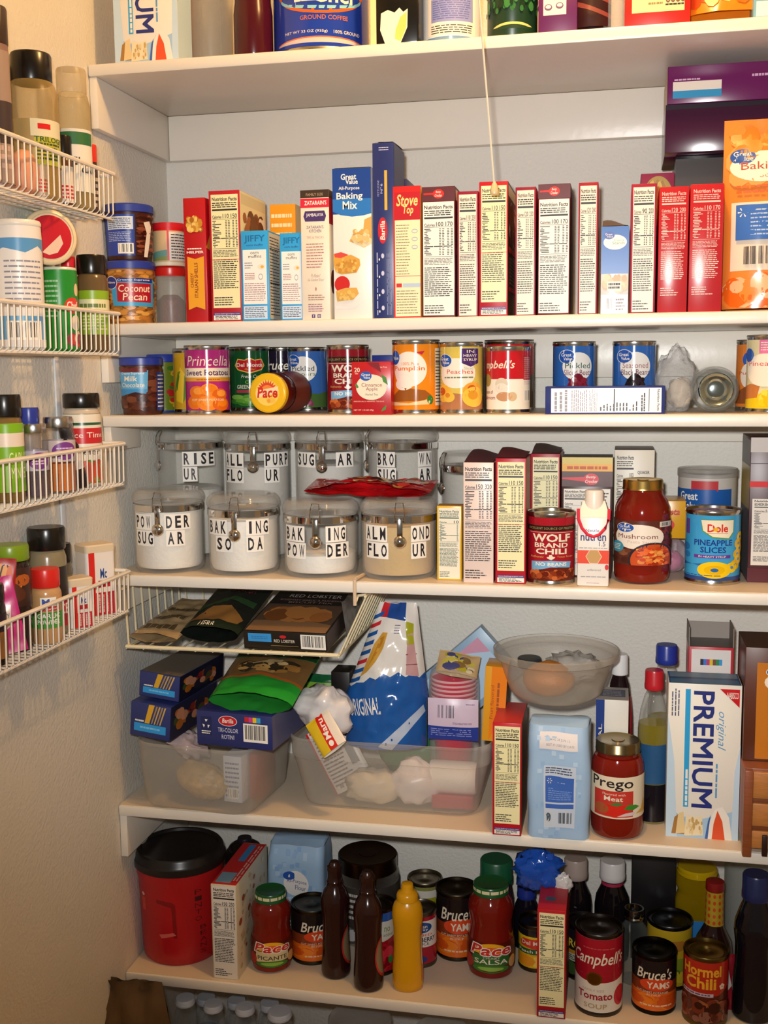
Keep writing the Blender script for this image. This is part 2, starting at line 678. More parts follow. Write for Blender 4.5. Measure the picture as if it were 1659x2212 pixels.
# ---- pull cord of the ceiling bulb
root = empty('ceiling_light', 'bare warm bulb fixture on the pantry ceiling', 'light', (.93, -.62, 2.44))
b = B()
b.lathe([(0, -.03), (.035, -.03), (.055, -.01), (.06, 0), (0, 0)], WHITE)
b.obj('lamp_holder', root)
cx0 = (0.6451, -0.47, 1.9585)
cx1 = (0.6615, -0.4, 1.6889)
root = empty('pull_cord', 'thin pale pull cord hanging in front of the shelves with a small knob', 'cord', (0, 0, 0))
b = B()
dirc = (Vector(cx0) - Vector(cx1))
tp = Vector(cx1) + dirc * ((2.44 - cx1[2]) / dirc.z)
b.tube([cx1, tuple(Vector(cx1).lerp(tp, .5)), tuple(tp)], .0014, M('e8dcc4', .6))
b.obj('cord', root)
b = B()
b.lathe([(0, -.011), (.0055, -.0105), (.0065, -.007), (.0045, .002), (.0016, .008), (0, .008)], M('d8bf90', .3), 20)
o = b.obj('knob', root)
o.location = cx1

# ---- wire racks on the left wall
WIRE = M('efe6d8', .35)
BD = .082
YF = -.400
def basket(label, z0, z1):
    root = empty('wire_rack', label, 'rack', (0, YF, z0), 0, 'white wire racks on the left wall')
    Ln = .80
    H = z1 - z0
    b = B()
    b.tube([(.004, 0, H), (BD - .008, 0, H), (BD, -.008, H), (BD, -Ln, H)], .0032, WIRE, 8)
    b.obj('top_rail', root)
    b = B()
    n = int(Ln / .0152)
    for i in range(n):
        y = -.012 - i * .0152
        b.tube([(BD, y, H), (BD - .001, y, .006), (BD - .006, y, .001), (.004, y, .001)], .0013, WIRE, 5)
    b.obj('front_grille', root)
    b = B()
    for i in range(5):
        x = .010 + i * .0125
        b.tube([(x, 0, H), (x, -.001, .005), (x, -.006, .0), (x, -.02, 0)], .0013, WIRE, 5)
    b.obj('end_grille', root)
    b = B()
    for x in (.012, .030, .048, .074):
        b.tube([(x, 0, -.001), (x, -Ln, -.001)], .0016, WIRE, 5)
    b.tube([(.004, 0, 0), (.004, -Ln, 0)], .002, WIRE, 5)
    b.tube([(.004, 0, H), (.004, -Ln, H)], .002, WIRE, 5)
    b.obj('floor_grille', root)
basket('uppermost white wire rack, holding the big clear spice bottles', 1.666, 1.7315)
basket('white wire rack holding the tall salt canister and the green cheese can', 1.460, 1.522)
basket('white wire rack holding two small jars with silver lids', 1.2573, 1.3215)
basket('lowest white wire rack, holding the white and red spice tins', 1.053, 1.118)
b = B()
ry = (0.002, -0.4613, 1.4223)[1]
b.box((.0005, ry - .008, 1.02), (.0035, ry + .006, 1.60), M('dfe2e6', .3), .0006)
o = b.obj('mounting_rail')
tag(o, 'upright pale metal strip on the left wall behind the wire racks', 'rail')

# ================================================================= shared artwork
def art_saltine(seed=1):
    a = A()
    sky = M('a9cdea', .4)
    a.p([(0, 0), (1, 0), (1, .20), (.75, .16), (.45, .12), (.2, .14), (0, .2)], sky)
    a.p([(0, .0), (.16, .0), (.10, .5), (0, .8)], M('c6dff2', .4))
    a.p([(1, .0), (.9, .0), (.93, .45), (1, .62)], M('c6dff2', .4))
    a.r(.235, .20, .305, .965, SKY)
    a.l(.25, .21, .29, .50, 1, WHITE, 4, .8, .0, vert=True)
    for du, dv in ((0, 0), (.016, .0), (.008, .006), (.0, .006), (.016, .006)):
        a.t('PREMIUM', .345 + du, .20 + dv, .615 + du, .95 + dv, M('22307e', .4), 0, 0, -90)
    a.t('original', .66, .58, .80, .83, M('5f9ed0', .4), -.004, .35, -90)
    a.l(.665, .27, .70, .57, 1, M('5f9ed0'), 8, .7, .0, vert=True)
    a.p([(.70, .975), (.97, .975), (.97, .86)], RED)
    a.t('NABISCO', .80, .915, .955, .955, WHITE, .01, 0, -38)
    a.l(.04, .79, .17, .965, 3, M('55597a'), 5, .4, .1, vert=True)
    tan, br, pale = M('e6cf9a'), M('a87a3c'), M('f0e2bd')
    a.p([(.08, .02), (.12, .13), (.20, .16), (.26, .12), (.26, .02)], br)
    a.p([(.14, .02), (.17, .15), (.24, .17), (.28, .03)], tan)
    a.p([(.26, .01), (.28, .15), (.40, .135), (.50, .15), (.52, .02)], pale)
    a.food(.28, .02, .52, .14, [tan, M('c9a766')], 22, seed, .06)
    a.p([(.56, .0), (.60, .11), (.68, .20), (.78, .215), (.87, .15), (.92, .0)], M('f3efe6'))
    a.p([(.64, .0), (.66, .10), (.71, .19), (.78, .12), (.82, .0)], M('e2542c', .4))
    a.p([(.545, .0), (.585, .12), (.62, .16), (.60, .08), (.585, .0)], M('3a66b4', .4))
    return a

def art_betty(vals=('100', '170'), seed=2):
    a = A()
    a.r(0, .89, 1, 1, M('5a1a1e', .35))
    a.e(.5, .945, .17, .035, M('d8281c', .3))
    a.p([(.05, .94), (.36, .94), (.36, .955), (.05, .952)], M('d8281c', .3))
    a.t('Betty', .42, .947, .58, .968, WHITE, .01, .2)
    a.t('Crocker', .39, .922, .61, .944, WHITE, .01, .2)
    a.r(.03, .015, .97, .885, WHITE)
    a.nut(.03, .015, .97, .875, INK, vals, seed)
    return a

def art_yellow(seed=3, vals=('110', '150')):
    a = A()
    a.r(.07, .105, .95, .97, M('f2e9b4', .4))
    a.nut(.07, .11, .95, .965, INK, vals, seed)
    a.r(.07, .475, .95, .478, RED)
    a.r(.07, .05, .95, .068, M('3a3f92'))
    a.t('www.bakingrecipes.com', .1, .053, .92, .066, WHITE, 0)
    a.r(.07, .012, .95, .048, WHITE)
    a.l(.12, .015, .9, .046, 3, INK, seed, .5, .3)
    return a

def art_slim(seed=4, vals=('110', '200'), edge=None):
    a = A()
    a.r(.08, .008, .92, .975, M('eee2d0', .4))
    a.nut(.08, .01, .92, .97, INK, vals, seed)
    return a

def art_redwhite(seed=5, vals=('110', '170')):
    a = A()
    a.nut(.06, .12, .94, .975, M('f2b9ae', .35), vals, seed)
    return a

def cookie_side(seed, c1, c2):
    a = A()
    a.r(.05, .90, .98, .98, M('d8cba0'))
    a.food(.1, .52, .96, .88, [M('7c3e1c'), M('9a5528'), M('5c2c14'), M('eadfd0')], 60, seed, .12, .6)
    a.r(.0, .48, 1, .52, c1)
    a.l(.1, .24, .9, .45, 8, M('8a7a60'), seed)
    a.r(.0, .19, 1, .22, c1)
    return a

# ================================================================= top shelf
carton('cracker_box', 'pale blue and white saltine cracker box at the left end of the topmost shelf', 'box', (0.0972, -0.3016, 1.9212, 0.1075, 0.2215), .06, M('f1ede2', .35), art_saltine(1), sidec=M('b8d4ea'))
b = A()
b.r(0, 0, 1, 1, M('e8a040', .4), 0)
b.food(.05, .02, .95, .5, [ORANGE, CREAM, M('8a5a2a')], 14, 3, .25)
carton('snack_box', 'sliver of an orange printed box behind the saltine cracker box on the topmost shelf', 'box', (0.1131, -0.2236, 1.9212, 0.0161, 0.203), .03, M('c98a3a', .4), b)
# the clear plastic pitcher
x, y, z, r, h = (0.1583, -0.1733, 1.9212, 0.0403, 0.2157)
turned('plastic_pitcher', 'empty cloudy grey plastic container beside the dark red jug on the topmost shelf', 'container', (x, y, z), [
    ('container_body', [(0, .002), (r * .86, 0), (r * .9, .004), (r * .98, h - .01), (r, h - .004), (r * .97, h), (r * .94, h - .006), (r * .88, .006), (0, .006)], M('cfc6b4', .25, 'milky')),
    ('lid', [(r * 1.02, h - .004), (r * 1.03, h + .008), (r * .9, h + .012), (0, h + .012)], M('d8d2c6', .3))])
x, y, z, r, h = (0.2635, -0.2647, 1.9212, 0.0309, 0.1982)
turned('syrup_jug', 'dark maroon plastic jug left of the blue coffee can', 'bottle', (x, y, z), [
    ('jug_body', [(0, .001), (r * .92, 0), (r, .006), (r, h * .35), (r * .92, h * .45), (r * .95, h * .6), (r * .6, h * .85), (r * .32, h * .93), (r * .3, h)], M('4a1019', .18)),
    ('cap', [(r * .36, h * .97), (r * .38, h + .018), (0, h + .02)], M('7a1a20', .3))], rz=None)
a = A()
a.e(.5, .60, .33, .27, M('d8662a', .35))
a.e(.5, .62, .31, .26, M('2a48a8', .3))
a.e(.5, .50, .30, .12, M('8fd0d8', .35), a0=180, a1=360)
a.e(.5, .52, .29, .11, M('2440a0', .3), a0=180, a1=360)
a.t('Chef', .44, .44, .74, .62, CREAM, .02)
a.r(.32, .46, .535, .68, M('f4efe2', .5))
a.t('SUGAR', .34, .50, .52, .60, M('6a6670'), -.01)
a.t('GROUND COFFEE', .36, .27, .68, .315, M('d8742c'), .01)
a.t('NET WT 33 OZ (935g)', .24, .13, .54, .165, CREAM, .01)
a.t('100% GROUND', .58, .13, .78, .165, CREAM, .01)
a.e(.5, .02, .36, .08, M('e0774a', .35), a0=20, a1=160)
a.e(.5, .01, .36, .075, M('d8c8c0', .35), a0=20, a1=160)
can('coffee_can', 'large blue coffee can with a white paper note taped on, topmost shelf', 'can', (0.3638, -0.2234, 1.9212, 0.0782, 0.1597), a, M('2340a8', .28), None)
b = A()
b.r(.0, .0, .12, 1, M('e9d9a0', .35))
b.r(.13, .83, .98, .86, M('c9b25a', .3))
b.p([(.2, .20), (.30, .02), (.62, .02), (.76, .22), (.77, .46), (.68, .42), (.6, .48), (.5, .42), (.36, .46), (.22, .42)], M('f2ead6'))
b.p([(.5, .08), (.62, .04), (.74, .22), (.75, .42), (.62, .36), (.52, .2)], M('e4cf6a'))
carton('tea_tin', 'black tin with a picture of a pale mug, right of the blue coffee can', 'tin', (0.4988, -0.2996, 1.9212, 0.0749, 0.1113), .075, M('15130f', .2), b, bev=.004)
x, y, z, r, h = (0.576, -0.239, 1.9212, 0.0446, 0.1626)
a = A()
a.r(.22, .03, .80, 1, M('eee8dc', .35))
a.r(.27, .24, .76, .62, M('8c94cc', .35))
a.l(.29, .28, .74, .6, 9, M('5d67ac'), 3, .45, .15)
a.l(.27, .05, .76, .2, 4, INK, 4, .4, .05)
a.e(.5, .75, .22, .1, M('e8d8b0'))
P1 = [(0, .001), (r * .92, 0), (r, .006), (r, h * .8), (r * .8, h * .9), (r * .36, h * .97), (r * .34, h)]
turned('cleaner_bottle', 'blue bottle with a white and lavender label behind the pull cord, topmost shelf', 'bottle', (x, y, z), [
    ('bottle_body', P1, M('7fa5c8', .15)), ('paper_label', band(P1, .012, h * .62), M('dfe6ee', .3), a, .012, h * .62),
    ('cap', [(r * .38, h - .002), (r * .4, h + .02), (0, h + .022)], M('f0eee8'))])
x, y, z, r, h = (0.6731, -0.2597, 1.9212, 0.0379, 0.1237)
a = A()
a.e(.5, .06, .3, .09, M('d8c878', .35), a0=25, a1=155)
a.e(.5, .035, .3, .085, M('1c3a26', .35), a0=25, a1=155)
a.food(.05, .24, .95, .98, [M('2f6a3a', .25), M('16301c', .25), M('3c7a40', .25)], 150, 8, .03, 1.6)
turned('cheese_shaker', 'dark green speckled round canister left of the purple carton, topmost shelf', 'canister', (x, y, z), [
    ('canister_body', [(0, .001), (r * .95, 0), (r, .004), (r, h)], M('1c3a26', .3), a, .004, h), ('lid', [(r * 1.03, h - .002), (r * 1.03, h + .016), (0, h + .018)], M('1a4a2a'))])
b = A()
b.r(.13, .30, .72, .72, M('efe6d8'))
for i, (u, v) in enumerate(((.27, .62), (.56, .66), (.26, .43), (.55, .45))):
    b.e(u, v, .10, .055, M('6a4a78'))
    b.e(u, v + .01, .07, .03, M('efe6d8'))
b.r(.0, .80, 1, 1, M('aab6d8'))
carton('purple_carton', 'purple carton with a white emblem patch on the topmost shelf', 'box', (0.7432, -0.3016, 1.9212, 0.0565, 0.0847), .07, M('5a1a58', .35), b)
b = A()
for i in range(5):
    b.p([(.0, .1 + i * .17), (1, -.08 + i * .17 + .0), (1, -.03 + i * .17), (0, .16 + i * .17)], M('7c3a34', .35)) if i else None
pouch('snack_bag', 'dark brown striped packet right of the purple carton, topmost shelf', 'bag', (0.7925, -0.275, 1.931), .055, .12, .025, M('2c1216', .3), b, seed=3, crumple=.001)
x, y, z, r, h = (0.8247, -0.2675, 1.9212, 0.0161, 0.1099)
turned('glass_jar', 'narrow grey blue clear jar left of the red framed box, topmost shelf', 'jar', (x, y, z), [
    ('jar_body', [(0, .001), (r * .95, 0), (r, .004), (r, h * .85), (r * .8, h)], M('9aa6b8', .2, 'milky')), ('lid', [(r * .85, h - .004), (r * .85, h + .014), (0, h + .014)], STEEL)])
b = A()
b.r(.11, .24, .91, 1, M('ead9a0', .35))
for i in range(4):
    b.e(.66 + .075 * i, .44, .035, .055, M('6a4a40'))
    b.e(.66 + .075 * i, .45, .022, .03, M('ead9a0'))
b.l(.62, .33, .90, .38, 1, INK, 5, .6, 0)
b.l(.36, .36, .58, .42, 1, M('8a7a50'), 6, .6, 0)
carton('cookie_box', 'red carton with a cream panel near the right end of the topmost shelf', 'box', (0.8857, -0.3016, 1.9212, 0.0922, 0.0798), .05, M('d42418', .3), b)
b = A()
b.food(.05, .02, .95, .95, [M('f2c23a', .3), M('e86a1c', .3), M('d8481c', .3), M('f4d878', .3)], 60, 12, .14)
pouch('chip_bag', 'orange and yellow glossy snack bag at the right end of the topmost shelf', 'bag', (0.9834, -0.255, 1.9402), .12, .16, .06, M('e8821e', .25), b, seed=4, crumple=.003)
b = A()
b.r(.1, .1, .9, .5, M('d8e6ea'))
carton('blue_packet', 'pale blue carton cut off at the right end of the topmost shelf', 'box', (1.0386, -0.2936, 1.9212, 0.039, 0.0515), .05, M('6fa3bc', .35), b)

# ================================================================= shelf of cartons: the left end
def tub(label, X, art, c, lidc, grp, base=None):
    x, y, z, r, h = X
    pr = [(0, .001), (r * .86, 0), (r * .885, .003), (r * .95, h - .012), (r * .95, h - .010), (0, h - .010)]
    parts = [('tub_body', pr, c, art, .004, h - .014),
             ('lid', [(r * .96, h - .0135), (r, h - .013), (r * 1.0, h - .002), (r * .95, h), (r * .93, h - .003), (r * .6, h - .003), (0, h - .003)], lidc)]
    return turned('frosting_tub', label, 'tub', (x, y, z), parts, None, grp)
FR = 'frosting tubs with blue lids'
LIDB = M('2a3f9e', .35)
a = A()
a.food(.0, .0, 1, 1, [M('b5762e', .35), M('d8a04c', .35), M('8c5420', .35), M('c88a3c', .35)], 260, 4, .05, .6)
a.p([(.27, .30), (.80, .28), (.80, .80), (.24, .82)], M('3ea0d4', .35))
a.p([(.33, .38), (.76, .36), (.76, .72), (.33, .74)], M('b41c2c', .3))
a.t('Coconut', .35, .56, .74, .70, CREAM, .01, .1)
a.t('Pecan', .40, .40, .70, .54, CREAM, .01, .1)
a.p([(.30, .76), (.78, .74), (.78, .82), (.30, .83)], M('22348a', .3))
a.t('Creamy Supreme', .34, .765, .74, .81, WHITE, .01)
a.e(.255, .74, .085, .125, WHITE)
a.e(.255, .74, .078, .115, M('22348a', .3))
a.t('Pillsbury', .195, .715, .315, .765, WHITE)
X1 = (0.0335, -0.2538, 1.5118, 0.0418, 0.1034)
tub('coconut pecan frosting tub with a blue lid, under the chocolate swirl one', X1, a, M('b87c38', .35), LIDB, FR)
a = A()
a.r(.10, .05, .58, .95, M('2440a0', .3))
a.r(.17, .62, .56, .9, M('cfdcea', .35))
a.l(.19, .64, .54, .88, 6, M('44568c'), 3, .4, .2)
a.l(.18, .36, .54, .58, 6, M('b8c4e0'), 4, .35, .1)
a.bar(.34, .09, .56, .32, 5)
a.food(.58, .02, .98, .98, [M('4a2016', .3), M('6a3020', .3), M('34140e', .3), M('8a4a30', .3)], 110, 6, .16, .5)
a.p([(.70, .02), (.76, .02), (.80, .3), (.84, .7), (.80, .82), (.70, .78), (.75, .55), (.72, .3)], M('e9dfd0'))
X2 = list((0.0338, -0.254, 1.5118, 0.0416, 0.1949))
X2[2] = X1[2] + X1[4] + .0004
X2[4] = (0.0338, -0.254, 1.5118, 0.0416, 0.1949)[4] - X1[4]
tub('chocolate frosting tub with blue nutrition label, stacked on the coconut pecan one', X2, a, M('3c1a14', .35), LIDB, FR)
# storage jar of dried berries with a small canister on top
x, y, z, r, h = (0.0878, -0.213, 1.5118, 0.0256, 0.0975)
turned('storage_jar', 'clear red-lidded container of dried berries right of the coconut pecan tub', 'jar', (x, y, z), [
    ('jar_body', [(0, .001), (r * .92, 0), (r * .95, .004), (r * .98, h - .016), (r * .9, h - .008)], M('c9c9bc', .15, 'milky')),
    ('berries', [(0, .003), (r * .86, .003), (r * .88, h * .42), (r * .5, h * .52), (0, h * .48)], M('7a3038', .5, 'food')),
    ('lid', [(r * .98, h - .016), (r * 1.02, h - .012), (r * 1.02, h - .003), (r * .9, h), (0, h)], M('d8241c', .3))])
a = A()
a.r(0, .90, 1, 1, RED)
a.r(.0, .0, 1, .08, M('eee0c4'))
a.r(.50, .12, 1, .86, M('e8e2d6'))
a.r(.46, .12, .50, .9, RED)
a.l(.54, .16, .98, .84, 9, INK, 5, .35, .1)
a.p([(.0, .15), (.46, .2), (.46, .4), (.2, .36), (0, .3)], M('6aa098'))
a.p([(.0, .12), (.46, .12), (.46, .24), (.2, .2)], M('8a9a5c'))
x2, y2, z2, r2, h2 = (0.0903, -0.2137, 1.5118, 0.0279, 0.1728)
turned('cocoa_canister', 'small tan paper canister with a red rim on the red-lidded berry container', 'canister', (x, y, z + h + .0004), [
    ('canister_body', [(0, .001), (r * 1.05, 0), (r * 1.05, .066)], M('d8bc90', .4), a, .001, .064), ('lid', [(r * 1.08, .062), (r * 1.08, .071), (0, .072)], M('c8202a', .3))])

# ---- the long row of upright cartons
R2 = 'upright cartons on the second shelf'
b = A()
b.food(.08, .72, .92, .86, [M('c98a2a', .3), M('e0b050', .3), M('a8661c', .3), M('f0c870', .3)], 60, 4, .11, .22)
b.t('HELPER', .12, .555, .9, .575, WHITE, .03)
b.l(.15, .585, .8, .6, 1, WHITE, 3, .6, 0)
b.p([(.14, .10), (.5, .125), (.9, .10), (.9, .53), (.5, .51), (.14, .53)], M('eba32a', .35))
b.t('CHEESY', .26, .28, .40, .40, DRED, .01, 0, 90)
b.t('ITALIAN SHELLS', .44, .20, .60, .48, DRED, .01, 0, 90)
b2 = A()
b2.p([(.0, .6), (.7, .55), (.9, .7), (.3, .78)], M('e0a23a', .3))
b2.food(.1, .1, .9, .5, [M('8a1a18'), M('d86a2a'), M('5c1014')], 12, 3, .2)
carton('pasta_dinner_box', 'narrow red and mustard carton at the left end of the carton row', 'box', (0.1704, -0.3056, 1.5118, 0.037, 0.196), .10, M('b8141c', .35), b, b2, grp=R2)
carton('stuffing_box', 'yellow nutrition carton with a red base and cookies pictured on its side', 'box', (0.2211, -0.3056, 1.5118, 0.0514, 0.2053), .135, M('b5182a', .35), art_yellow(3), cookie_side(5, RED, RED), sidec=M('e8dcae'), grp=R2)
b = A()
b.l(.06, .1, .9, .95, 11, M('f6e2b0'), 3, .4, .2)
carton('cereal_box', 'small orange carton behind the two light blue muffin mix boxes', 'box', (0.2806, -0.1836, 1.5118, 0.0449, 0.1986), .09, M('e89a1e', .35), b, sidec=M('c9b89a'))
def jiffy(seed):
    a = A()
    a.t('JIFFY', .12, .86, .88, .95, M('1a6ea8', .3), .02)
    a.t('corn muffin', .2, .83, .8, .855, NAVY, 0)
    a.r(.06, .185, .92, .79, M('f2f0ea', .4))
    a.t('corn', .34, .74, .64, .765, INK, 0)
    a.t('muffins', .26, .70, .74, .735, INK, 0)
    a.l(.12, .58, .42, .66, 3, M('8a8a9a'), seed, .4, .3)
    a.e(.72, .60, .13, .03, M('e8e0d0'))
    a.e(.76, .60, .06, .015, GOLD)
    a.e(.70, .49, .08, .035, M('a8a8b0'))
    a.e(.70, .49, .06, .025, M('f2f0ea'))
    a.l(.12, .46, .5, .54, 4, M('a86a6a'), seed + 1, .4, .3)
    a.l(.10, .22, .88, .43, 9, M('a87a80'), seed + 2, .35, .2)
    a.r(.06, .02, .92, .165, M('cfe2f2', .4))
    a.l(.10, .035, .9, .155, 6, M('3a4a7a'), seed + 3, .45, .2)
    s = A()
    s.r(.03, .02, .97, .98, M('dcd2c0', .4))
    s.l(.1, .06, .9, .95, 26, INK, seed + 4, .32, .15)
    s.r(.08, .42, .92, .43, INK)
    s.r(.08, .8, .92, .81, INK)
    return a, s
for i, q in enumerate(((0.2715, -0.3096, 1.5118, 0.0454, 0.1407), (0.3295, -0.3016, 1.5118, 0.0374, 0.1361))):
    a, s = jiffy(7 + i)
    carton('muffin_mix_box', ('light blue corn muffin mix box right of the yellow nutrition carton with cookies', 'light blue corn muffin mix box left of the red-topped cream jambalaya carton')[i], 'box', q, .065, M('2c9fe0', .35), a, s, grp='light blue muffin mix boxes')
b = A()
b.r(0, .94, 1, 1, M('3c2a1c', .35))
b.t('FAMILY SIZE', .2, .955, .8, .975, M('b8a080'), 0)
b.r(0, .865, 1, .935, M('d8203c', .35))
b.t('ZATARAIN\'S', .14, .885, .92, .918, WHITE, .02)
b.p([(.16, .76), (.84, .76), (.90, .80), (.84, .84), (.16, .84), (.10, .80)], M('46306e', .35))
b.t('JAMBALAYA', .2, .79, .8, .822, WHITE, .01)
b.t('ZATARAIN\'S', .2, .705, .8, .728, M('5a4078'), .0)
b.t('KITCHEN', .3, .675, .72, .698, M('5a4078'), .0)
b.t('TIPS & TRICKS', .2, .628, .8, .646, M('b06a6a'), -.01)
b.l(.18, .40, .82, .6, 9, M('b07a74'), 3, .35, .2)
b.t('Pa Relax!', .34, .33, .66, .355, M('7a4a60'), -.01, .3)
b.t('Go Comfort! Enjoy!', .22, .295, .8, .32, M('7a4a60'), -.01, .3)
b.r(.47, .235, .53, .243, M('b06a6a'))
b.r(.485, .225, .515, .253, M('b06a6a'))
b.l(.22, .15, .8, .2, 3, M('a8806a'), 5, .4, .2)
b.l(.22, .06, .8, .13, 4, M('a06a80'), 6, .4, .2)
b.r(.34, .014, .46, .042, M('54407c'))
b.t('f', .38, .018, .42, .038, WHITE)
b.r(.54, .014, .66, .042, M('54407c'))
b.e(.6, .028, .035, .009, WHITE)
b.e(.6, .028, .022, .006, M('54407c'))
b2 = A()
b2.r(0, .94, 1, 1, M('4a3422', .35))
b2.r(0, .74, 1, .94, M('b81c34', .35))
b2.food(.05, .2, .6, .4, [M('8a3a24'), M('c86a3a'), M('5a2a2a')], 14, 4, .2)
carton('rice_mix_box', 'cream jambalaya rice carton with dark brown and red top bands', 'box', (0.3699, -0.3056, 1.5118, 0.0459, 0.1998), .10, M('ece0cc', .4), b, b2, grp=R2)
b = A()
b.r(0, .70, 1, 1, M('1a4496', .3))
b.p([(0, .72), (0, .80), (1, .80), (1, .70), (.8, .688), (.5, .682), (.2, .695)], M('2a78c8', .3))
b.t('Great', .22, .925, .62, .965, WHITE, .02)
b.t('Value', .34, .895, .66, .928, WHITE, .02)
b.t('All-Purpose', .16, .853, .7, .882, WHITE, .01)
b.t('Baking', .10, .785, .78, .842, WHITE, .02)
b.t('Mix', .26, .732, .64, .785, WHITE, .02)
b.p([(.42, .52), (.55, .58), (.78, .58), (.82, .66), (1, .68), (1, .50), (.8, .475)], M('d8a850', .35))
b.p([(.46, .54), (.6, .565), (.9, .55), (1, .53), (1, .50), (.8, .478), (.56, .50)], M('ecd8a8', .35))
b.p([(.0, .37), (.0, .44), (.2, .42), (.46, .43), (.68, .40), (.70, .36), (.6, .31), (.2, .30), (.05, .32)], M('d8a23c', .35))
b.p([(.02, .44), (.2, .45), (.4, .43), (.2, .41), (.04, .415)], M('d84a40', .3))
b.e(.22, .235, .20, .055, M('c8201c', .3))
b.p([(.08, .12), (.05, .19), (.3, .21), (.6, .21), (.65, .17), (.5, .13)], M('d8a84a', .35))
b.p([(.05, .07), (.05, .09), (.5, .085), (.7, .10), (.55, .07)], M('e6e0e0', .35))
b.food(.05, .31, .62, .41, [M('e8bc58', .35), M('c88a2c', .35), M('d8a040', .35)], 50, 4, .07, .3)
b.food(.46, .50, .97, .60, [M('d8a850', .35), M('e8c078', .35), M('ecd8a8', .35)], 26, 5, .10, .3)
b.food(.1, .12, .6, .20, [M('d8a84a', .35), M('e4bc64', .35)], 26, 6, .08, .3)
carton('baking_mix_box', 'tall baking mix carton with a dark blue top and biscuits pictured', 'box', (0.4294, -0.3036, 1.5118, 0.0616, 0.2303), .07, M('f0ebe2', .35), b, grp=R2, flap=(M('d8cdb8'), .006))
b = A()
b.l(.3, .955, .75, .98, 2, M('c8cce8'), 3, .4, 0)
b.r(.55, .62, .68, .845, M('e0b040', .35))
b.t('FETTUCINE', .22, .70, .30, .79, M('a8b0d8'), -.005, 0, 90)
b.t('N\u00b06', .36, .715, .46, .77, M('c8cce8'), 0, 0, 90)
b.e(.45, .505, .22, .075, M('c81c2c', .3))
b.t('Barilla', .34, .45, .56, .56, WHITE, .015, .15, 90)
b.l(.14, .02, .22, .38, 1, M('a8b0d8'), 4, .6, 0, vert=True)
b.l(.62, .02, .88, .38, 4, M('8088b8'), 5, .4, .1, vert=True)
for i, v in enumerate((.36, .26, .155, .06)):
    b.e(.44, v, .07, .014, M('c8cce8'))
    b.e(.28, v - .02, .03, .007, WHITE)
carton('pasta_box', 'very tall narrow navy blue pasta carton with its top torn open', 'box', (0.4799, -0.3056, 1.5118, 0.0336, 0.2655), .085, M('22306e', .35), b, sidec=M('2a3264'), grp=R2, flap=(M('3a3a58'), .012))
b = A()
b.r(.0, .0, 1, 1, M('d02018', .3), 0)
b.r(.05, .72, .98, .955, M('c01420', .3))
b.t('Stove', .12, .85, .9, .94, M('f4dc88', .3), .02, .2)
b.t('Top', .36, .775, .74, .855, M('f4dc88', .3), .02, .2)
b.r(.06, .012, .98, .745, M('f2e8bc', .4))
b.l(.1, .33, .62, .72, 18, M('8a7a58'), 3, .3, .3)
for i in range(3):
    b.e(.78, .66 - i * .06, .11, .016, M('9aa2b8'))
    b.e(.78, .66 - i * .06, .09, .011, M('e8e4d0'))
b.r(.06, .318, .98, .322, RED)
b.r(.10, .235, .30, .265, RED)
b.r(.34, .235, .98, .265, M('b4c6dc'))
b.l(.1, .03, .9, .22, 9, M('8a8058'), 5, .3, .2)
carton('stuffing_mix_box', 'red-topped carton with looping yellow lettering right of the navy pasta carton', 'box', (0.5164, -0.3056, 1.5118, 0.0429, 0.1992), .10, M('d0a040', .35), b, grp=R2, topc=M('b8301c'))
carton('snack_carton', 'sliver of a dark blue carton behind the navy pasta box', 'box', (0.4927, -0.2136, 1.5118, 0.0138, 0.226), .08, M('2a2a58', .35), grp=R2)
DR = M('6a1420', .35)
carton('cake_mix_box', 'dark-topped cake mix carton right of the red stuffing carton', 'box', (0.5656, -0.3056, 1.5118, 0.051, 0.1964), .13, DR, art_betty(('100', '170'), 11), cookie_side(6, M('8a3a40'), M('5a1a20')), grp=R2, topc=M('70252a'), sidec=M('5c3a3e'))
carton('pudding_box', 'slim maroon edged carton just left of the yellow carton behind the cord knob', 'box', (0.6106, -0.3056, 1.5118, 0.032, 0.1876), .12, M('8c1f3c', .35), art_slim(12, ('110', '230')), grp=R2, topc=M('7c2034'))
carton('stuffing_box', 'yellow nutrition carton directly behind the knob of the pull cord', 'box', (0.6499, -0.3056, 1.5118, 0.0437, 0.2003), .13, M('b81a2c', .35), art_yellow(13), cookie_side(9, RED, RED), sidec=M('4c352a'), grp=R2, topc=M('a8202c'))
carton('pudding_box', 'slim carton left of the wide dark-topped cake mix, right of the cord knob', 'box', (0.6982, -0.3056, 1.5118, 0.0306, 0.1901), .12, M('8c1f3c', .35), art_slim(14, ('120', '230')), grp=R2, topc=M('7c2034'))
carton('cake_mix_box', 'dark-topped cake mix carton with a nearly black side, right of the cord knob', 'box', (0.7408, -0.3056, 1.5118, 0.0476, 0.1929), .13, DR, art_betty(('100', '170'), 15), grp=R2, topc=M('70252a'), sidec=M('2a1420'))
carton('pudding_box', 'slim red edged carton left of the short blue cake mix box', 'box', (0.7912, -0.3056, 1.5118, 0.0286, 0.1928), .12, M('9c2438', .35), art_slim(16, ('120', '280')), grp=R2, topc=M('a02a3c'))
b = A()
b.r(0, .46, 1, 1, M('1f62b8', .3), 0)
b.e(.5, .82, .42, .085, M('f2ece4', .35))
b.e(.28, .90, .20, .045, M('2a52a8', .35))
b.t('Great', .14, .90, .40, .925, WHITE, 0)
b.t('Value', .20, .875, .42, .897, WHITE, 0)
b.t('Corn', .46, .83, .8, .855, M('4a9a4a'), 0)
b.t('Starch', .40, .795, .84, .825, M('4a8a5a'), 0)
b.food(.02, .22, .98, .46, [M('d8a878', .35), M('c89058', .35), M('e4bc90', .35)], 40, 3, .12, .4)
